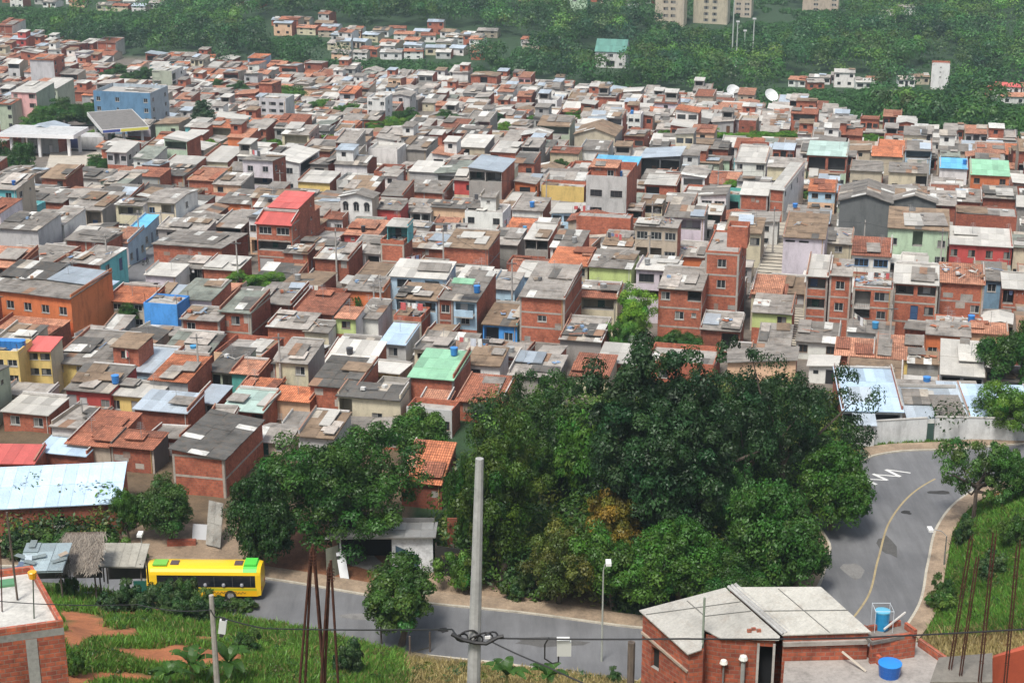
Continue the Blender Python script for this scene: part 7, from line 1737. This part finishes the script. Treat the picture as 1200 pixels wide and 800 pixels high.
# ---------------------------------------------------------------- white compound on the right
def wall_line(name, pxs, h, th, mat, tint, label, cat='wall', lift=0.0):
    pts = [at_ground(x, y) for x, y in pxs]; e = empty(name, pts[0], 0, label, cat); mb = MB(); cap_ = MB()
    for a, b in zip(pts[:-1], pts[1:]):
        a, b = a - pts[0], b - pts[0]; n = Vector((-(b.y - a.y), b.x - a.x, 0)).normalized() * th
        q = [a, b, b + n, a + n]
        for i in range(4): u, v = q[i], q[(i + 1) % 4]; mb.quad((u.x, u.y, u.z - 1), (v.x, v.y, v.z - 1), (v.x, v.y, v.z + h), (u.x, u.y, u.z + h), mat, tint)
        mb.quad(*[(u.x, u.y, u.z + h) for u in q], mat, tint)
        q2 = [a - n * .25, b - n * .25, b + n * 1.25, a + n * 1.25]; slab_poly(cap_, [(u.x, u.y, u.z + h + .09) for u in q2], .085, 'concrete', (.5, .49, .46))
    mb.build('wall', e); cap_.build('coping', e); return e
wall_line('compound_wall', [(1022, 521), (1085, 517)], 2.6, .2, 'paint', (.66, .68, .69), 'long white compound wall beside the bend, part left of the small gate')
wall_line('compound_wall', [(1094, 516), (1150, 517), (1230, 520)], 2.6, .2, 'paint', (.66, .68, .69), 'long white compound wall continuing right of the small gate behind the trees')
mb = MB(); P = at_ground(1085.5, 517); mb.box(0, .7, .05, .1, 0, 2.0, 'plain', (.04, .08, .07)); mb.box(0, .7, .05, .1, 2.01, 2.5, 'plain', (.6, .62, .6)); tag(mb.build('small_gate', None, P), 'small dark gate in the white compound wall', 'gate')
CMP = [(985, 1055, 480, 514, 9, 'OO', 'white', 'brick', 'mono/bzinc', 'white compound building under pale blue-grey metal sheets at the bend', dict(pitch=9)),
       (1000, 1024, 496, 522, 6, '.', 'white', 'white', 'mono/zinc', 'lean-to with steep pale metal roof at the left end of the white compound', dict(pitch=16)),
       (1062, 1132, 490, 510, 7, '...', 'white', 'white', 'mono/zinc', 'low compound shed under pale patched metal sheets behind the small gate', dict(pitch=7, extra=dict(patch=.7))),
       (1134, 1215, 494, 512, 8, '...', 'white', 'white', 'mono/bzinc', 'long low compound shed with wavy pale roof at the right edge', dict(pitch=7, extra=dict(patch=.6))),
       (1052, 1150, 476, 488, 5, '...', 'white', 'lgrey', 'mono/fibrel', 'low grey-roofed row behind the compound sheds', {})]
for x0, x1, a_, b_, d, pat, f1, s1, rf, lab, op in CMP:
    P, w, h = fit(x0, x1, a_, b_, 4); kw = {k: v for k, v in op.items()}; rt_ = house(P, R(4), w, d, max(2, h), pat, f1, s1, rf, lod=0, name='shed', **kw); tag(rt_, lab, 'shed')

# ---------------------------------------------------------------- petrol station
def canopy(X0, X1, Yt, dep, yaw, label, rooft, fas, H=5.6, th=.9):
    Yb = Yt; P = None
    for k in range(40):
        P = at_ground(X0, Yt + k); 
        if CAMZ - P.y * math.tan(PITCH + math.atan((Yt - 400) / FPX)) - P.z >= H: break
    c = (X1 - 600) / FPX; dd = P.y * cp + (CAMZ - P.z) * sp_; W = (c * dd - P.x) / (math.cos(R(yaw)) + c * math.sin(R(yaw)) * cp)
    e = empty('station_canopy', P, -R(yaw), label, 'canopy'); mb = MB(); mb.box(.05, W - .05, .05, dep - .05, H - .3, H - .05, 'concrete', rooft); mb.build('canopy_roof', e)
    mb = MB()
    for b in ((0, W, -.1, .05), (0, W, dep - .05, dep + .1), (-.1, 0, -.1, dep + .1), (W, W + .1, -.1, dep + .1)): mb.box(*b, H - th, H, 'plain', fas)
    mb.build('fascia', e)
    for x in (W * .12, W * .5, W * .9):
        for y in (dep * .15, dep * .85): mb = MB(); mb.box(x - .3, x + .3, y - .3, y + .3, -1, H - .31, 'plain', (.72, .72, .72)); mb.build('pillar', e)
    return e, W
canopy(2, 88, 155, 9, 8, 'long white canopy of the petrol station on round-edged pillars', (.55, .56, .56), (.78, .79, .80))
e, W = canopy(122, 176, 152, 22, -22, 'larger petrol station canopy with blue and yellow edge stripe', (.20, .19, .18), (.70, .70, .68))
mb = MB(); mb.box(0.1, W * .38, -.13, -.105, 4.85, 5.45, 'plain', (.05, .08, .30)); mb.box(W * .4, W - .1, -.13, -.105, 4.85, 5.45, 'plain', (.68, .66, .12)); mb.build('stripe', e)
P = at_ground(20, 182); mb = MB(); mb.box(0, 18, 8, 13, 0, 3, 'paint', (.55, .55, .55)); mb.box(1, 5, 7.96, 7.99, .3, 2.5, 'plain', (.03, .04, .12)); mb.box(9, 12, 7.96, 7.99, .3, 2.5, 'plain', (.03, .04, .12)); tag(mb.build('station_kiosk', None, P, (0, 0, -R(8))), 'pale kiosk with dark blue doors under the long white canopy', 'kiosk')
mb = MB(); q = [at_ground(x, y) for x, y in ((50, 212), (60, 178), (135, 180), (128, 200), (90, 215))]; slab_poly(mb, [(p.x, p.y, p.z + .35) for p in q], .1, 'concrete', (.55, .50, .42)); tag(mb.build('forecourt'), kind='structure')

# ---------------------------------------------------------------- blue tanks, laundry, rubble on the roofs
def roof_at(X, Y, hz): return at_ground(X, Y)

TK = [(4, 402, 'leftmost blue tank on the yellow apartment house roof'), (11, 404, 'second blue tank on the yellow apartment house roof'), (18, 406, 'third blue tank, in the middle of the yellow apartment house roof row'), (25, 407, 'fourth blue tank on the yellow apartment house roof'), (31, 410, 'rightmost blue tank of the yellow apartment house row')]
g = [s for s in hero_specs if s[9].startswith('pale yellow three-storey apartment house, left')][0]
for k, (X, Y, lab) in enumerate(TK):
    P0, w0, h0 = g[0], g[2], g[4]; p = P0 + Vector((dirs(g[1])[0][0] * (w0 * (.42 + .13 * k)), dirs(g[1])[0][1] * (w0 * (.42 + .13 * k)), 0)) + Vector((0, 2.2, h0 + .02)); tank(p, .55, 1.15, lab, n=12)
def on_house(start, fx, fy, dz=0.0):
    s = [s for s in hero_specs if s[9].startswith(start)][0]; (a, b), (c, d) = dirs(s[1]); P0 = s[0]; rk = s[8].split('/')[0]; pt_ = s[10].get('pitch', 5)
    z = s[4] + (s[3] * fy * math.tan(R(pt_)) if rk == 'mono' else 0) + .12
    if rk == 'gx': z = s[4] + min(fy, 1 - fy) * s[3] * math.tan(R(pt_)) + .12
    return Vector((P0.x + a * s[2] * fx + c * s[3] * fy, P0.y + b * s[2] * fx + d * s[3] * fy, P0.z + z + dz))
for st, fx, fy, lab in (('low brick-red house', .95, .3, 'blue tank on the grey roof of the low brick-red house'), ('narrow sky-blue house', .8, .25, 'blue tank on the roof of the narrow sky-blue house'), ('grey three-storey house with curved', .7, .5, 'blue tank on the grey three-storey house with curved grilles'),
                        ('slim white', .2, .6, 'dark blue tank on the slim white tower house'), ('low house under a vivid', .9, .4, 'small blue tank beside the vivid blue sheet roof'), ('brick house under a light green', .7, .8, 'blue tank behind the light green sheet roof'), ('white low house with dark door', .6, .2, 'blue tank in front of the white low house with striped roof'), ('low brick terrace heaped', .75, .5, 'blue tank on the scrap terrace below the grey plaster panel'), ('low white roofed annex', .7, .3, 'blue drum on the low white roofed annex')):
    p = on_house(st, fx, fy); tank(p, .42, .9, lab, n=12)
# rooms and huts on roofs
def roof_room(start, fx, fy, w, d, h, front, side, rf, pat, lab, dz=0):
    p = on_house(start, fx, fy, dz - .1); o = house(p, R(YAW), w, d, h, pat, front, side, rf, lod=1, name='roof_room', frame=False); tag(o, lab, 'roof room')
    for c in o.children:
        if c.name.startswith('wall'):
            for v in c.data.vertices:
                if v.co.z < 0: v.co.z = 0
roof_room('low brick house carrying', .2, .25, 3.2, 2.8, 2.5, 'turq', 'turq', 'mono/white', 'o', 'turquoise roof room with green blinds on top of a low brick house')
roof_room('white flat-roofed block', .35, .3, 2.6, 2.4, 2.3, 'white', 'beige', 'mono/fibrel', 's', 'small block stair hut on the white flat-roofed block')
roof_room('grey three-storey house with curved', .05, .2, 4.5, 4, 2.4, 'brick', 'brick', 'mono/tilel', '.w', 'brick roof room on the grey three-storey house', 0)
roof_room('tall four-storey bare brick tower', .55, .3, 2.6, 3, 2.1, 'brickl', 'brick', 'flat/slab', '.', 'small brick stair head on the tall brick tower house')
def laundry(p, L, yaw, lab, seed, cols=((.75, .75, .75), (.6, .62, .7), (.15, .2, .35), (.55, .12, .12), (.7, .68, .6), (.08, .08, .09))):
    r = random.Random(seed); e = empty('clothes_line', p, -R(yaw), lab, 'clothes line'); mb = MB(); mb.tube([(0, 0, 1.9), (L / 2, 0, 1.84), (L, 0, 1.9)], .015, 4, 'plain', (.5, .5, .5)); mb.build('line', e); mb = MB()
    for x in (0, L): mb.tube([(x, 0, 0), (x, 0, 1.95)], .03, 5, 'metal', (.3, .3, .3))
    mb.build('prop', e); x = .2
    while x < L - .5:
        w = r.uniform(.35, .75); h = r.uniform(.5, 1.1); mb = MB(); c = r.choice(cols); n = 4
        for i in range(n): x0, x1 = x + w * i / n, x + w * (i + 1) / n; y0, y1 = .05 * math.sin(i * 2.1), .05 * math.sin((i + 1) * 2.1); mb.quad((x0, y0 * 1.5, 1.85 - h), (x1, y1 * 1.5, 1.85 - h), (x1, y1 * .3, 1.85), (x0, y0 * .3, 1.85), 'plain', c)
        o = mb.build('garment', e); x += w + r.uniform(.05, .3)
laundry(on_house('low open washing terrace', .05, 0.02, -2.1) + Vector((0, -.35, 0)), 4.6, YAW, 'white laundry hung under the grey roof of the washing terrace', 1, ((.8, .8, .8), (.7, .72, .78), (.75, .75, .75)))
laundry(on_house('three-storey brick house with green shutters', .3, .1), 3.2, YAW, 'laundry line on the brick house with green shutters', 2)
laundry(on_house('brick house with open laundry loft', .1, .15, -2.2) + Vector((0, -.8, 0)), 3.4, YAW, 'laundry in the open loft near the right edge', 3)
laundry(on_house('brick house under a light green', .75, .9), 4.0, YAW, 'coloured laundry line behind the light green sheet roof', 4)
laundry(on_house('white flat-roofed block', .05, .75), 4, YAW, 'laundry line across the white flat-roofed block', 5)
laundry(on_house('low brick terrace in front', .1, .3), 3.4, YAW, 'laundry line on the low brick terrace before the brick balcony house', 6)
rb_ = MB(); r = random.Random(12)
RUB = [(s, 26) for s in ('low concrete and brick house full', 'low brick terrace heaped', 'low brick house with broken pale sheets', 'large pale beige three-storey', 'brick house with blank grey plaster', 'three-storey brick house with green')] + [(None, 0)]
def junk(p, n, sx, sy):
    for k in range(n):
        c = p + Vector((r.uniform(-sx, sx), r.uniform(-sy, sy), .02)); a = r.uniform(0, 3.1); L, W2, T2 = r.choice(((.4, .1, .12), (1.4, .12, .06), (.9, .6, .03), (.5, .4, .3), (2.2, .08, .06))); ca, sa = math.cos(a), math.sin(a)
        rb_.tf = lambda q, c=c, ca=ca, sa=sa: (c.x + q[0] * ca - q[1] * sa, c.y + q[0] * sa + q[1] * ca, c.z + q[2] + abs(q[0]) * .1)
        rb_.box(-L / 2, L / 2, -W2 / 2, W2 / 2, 0, T2, 'plain', r.choice([(.42, .15, .08), (.5, .48, .44), (.3, .25, .2), (.12, .12, .12), (.6, .6, .58), (.2, .3, .45), (.35, .2, .12)]))
for st, n in RUB:
    if st: s = [s for s in hero_specs if s[9].startswith(st)][0]; junk(on_house(st, .5, .5), n, s[2] * .4, s[3] * .4)
for s in hero_specs:
    if s[0].y < 330 and s[8].startswith(('mono/fibre', 'mono/brown', 'flat')) and 'pitch' not in s[10]:
        junk(on_house(s[9], .5, .5, .0), 5, s[2] * .4, .4)
for c in ind:
    P, yaw, w, d, h, X, Y = c
    if r.random() < .5 and w > 4: pass
for c in ind[:60]:
    P, yaw, w, d, h, X, Y = c
    if w < 4 or r.random() < .45: continue
    (a, b), (c2, d2) = dirs(yaw); fx, fy = r.uniform(.2, .8), r.uniform(.15, .5); p = Vector((P.x + a * w * fx + c2 * d * fy, P.y + b * w * fx + d2 * d * fy, P.z + h + d * fy * .10 + .15)); X2, Y2 = project(p)
    for o in place_label(r.choice(['small round water tank on a roof', 'squat water drum on a roof']), X2, Y2, 12):
        if o not in used_labels and len(o.split()) <= 16: used_labels.add(o); tank(p, r.uniform(.32, .44), r.uniform(.6, .9), o, r.choice([(0.03, .16, .45), (.02, .09, .3), (.04, .22, .42), (.25, .26, .26), (.03, .03, .035)]), n=10); break
# poles and wires running through the town
tp_ = []
for k, (X, Y) in enumerate(((90, 372), (128, 336), (165, 305), (280, 345), (395, 330), (520, 328), (600, 372), (668, 392), (760, 335), (905, 300), (1010, 318), (1100, 330), (235, 470), (330, 470), (1040, 432), (640, 262), (450, 250), (330, 250), (840, 250), (1085, 232))):
    P = at_ground(X, Y); H = 8.0; base_l = place_label(('thin grey concrete street pole', 'weathered street pole', 'pale street pole')[k % 3], X, Y - 30, 10)
    lb = next((o for o in base_l if o not in used_labels and len(o.split()) <= 16), 'street pole among the houses'); used_labels.add(lb)
    e = empty('utility_pole', P, 0, lb, 'utility pole'); mb = MB(); mb.tube([(0, 0, 0), (0, 0, H)], [.16, .09], 7, 'concrete', (.42, .40, .37)); mb.build('pole', e); mb = MB(); mb.box(-.7, .7, -.2, -.12, H - .5, H - .4, 'metal', (.2, .2, .2)); mb.build('crossarm', e); tp_.append((P + Vector((0, -.1, H - .38)), lb))
for i, j in ((0, 1), (1, 2), (3, 4), (4, 5), (5, 6), (6, 7), (7, 8), (9, 10), (10, 11), (12, 13), (15, 16), (16, 17), (15, 18), (18, 19)):
    a_, b_ = tp_[i][0], tp_[j][0]; X, Y = project(a_.lerp(b_, .5)); lb = next((o for o in place_label('thin dark wire strung between two poles', X, Y, 12) if o not in used_labels and len(o.split()) <= 16), 'thin dark wire over the roofs'); used_labels.add(lb)
    cable([a_, b_], .5, .022, lb)
def side_house_laundry():
    n = 0
    for c in ind[:110]:
        P, yaw, w, d, h, X, Y = c
        if w < 4.6 or r.random() < .8: continue
        (a, b), (c2, d2) = dirs(yaw); p = Vector((P.x + a * .5 + c2 * d * .3, P.y + b * .5 + d2 * d * .3, P.z + h + .25)); X2, Y2 = project(p)
        lb = next((o for o in place_label('washing on a roof line', X2, Y2, 12) if o not in used_labels and len(o.split()) <= 16), None)
        if lb: used_labels.add(lb); laundry(p, min(3.2, w - 1), math.degrees(yaw), lb, int(X2)); n += 1
        if n > 9: break
side_house_laundry()
rb_.tf = None
tag(rb_.build('roof_rubble'), 'bricks, planks and scrap lying about on the roofs', 'rubble', kind='stuff')
for s in ('cube-like bare brick', 'bare orange brick house'): junk
# ---------------------------------------------------------------- the air over the valley
hz = MB(); hz.box(-1400, 1400, -60, 1900, -40, 230, 'plain'); ho = hz.build('haze'); ho.data.materials.clear()
hm = bpy.data.materials.new('haze'); hm.use_nodes = True; n = hm.node_tree.nodes; n.remove(n['Principled BSDF']); pv_ = n.new('ShaderNodeVolumePrincipled')
pv_.inputs['Color'].default_value = (0.72, 0.88, 1.0, 1); pv_.inputs['Density'].default_value = 0.00019; pv_.inputs['Anisotropy'].default_value = 0.2
hm.node_tree.links.new(pv_.outputs[0], n['Material Output'].inputs['Volume']); ho.data.materials.append(hm); tag(ho, kind='stuff'); ho['label'] = 'thin bluish haze over the valley'; ho['category'] = 'haze'
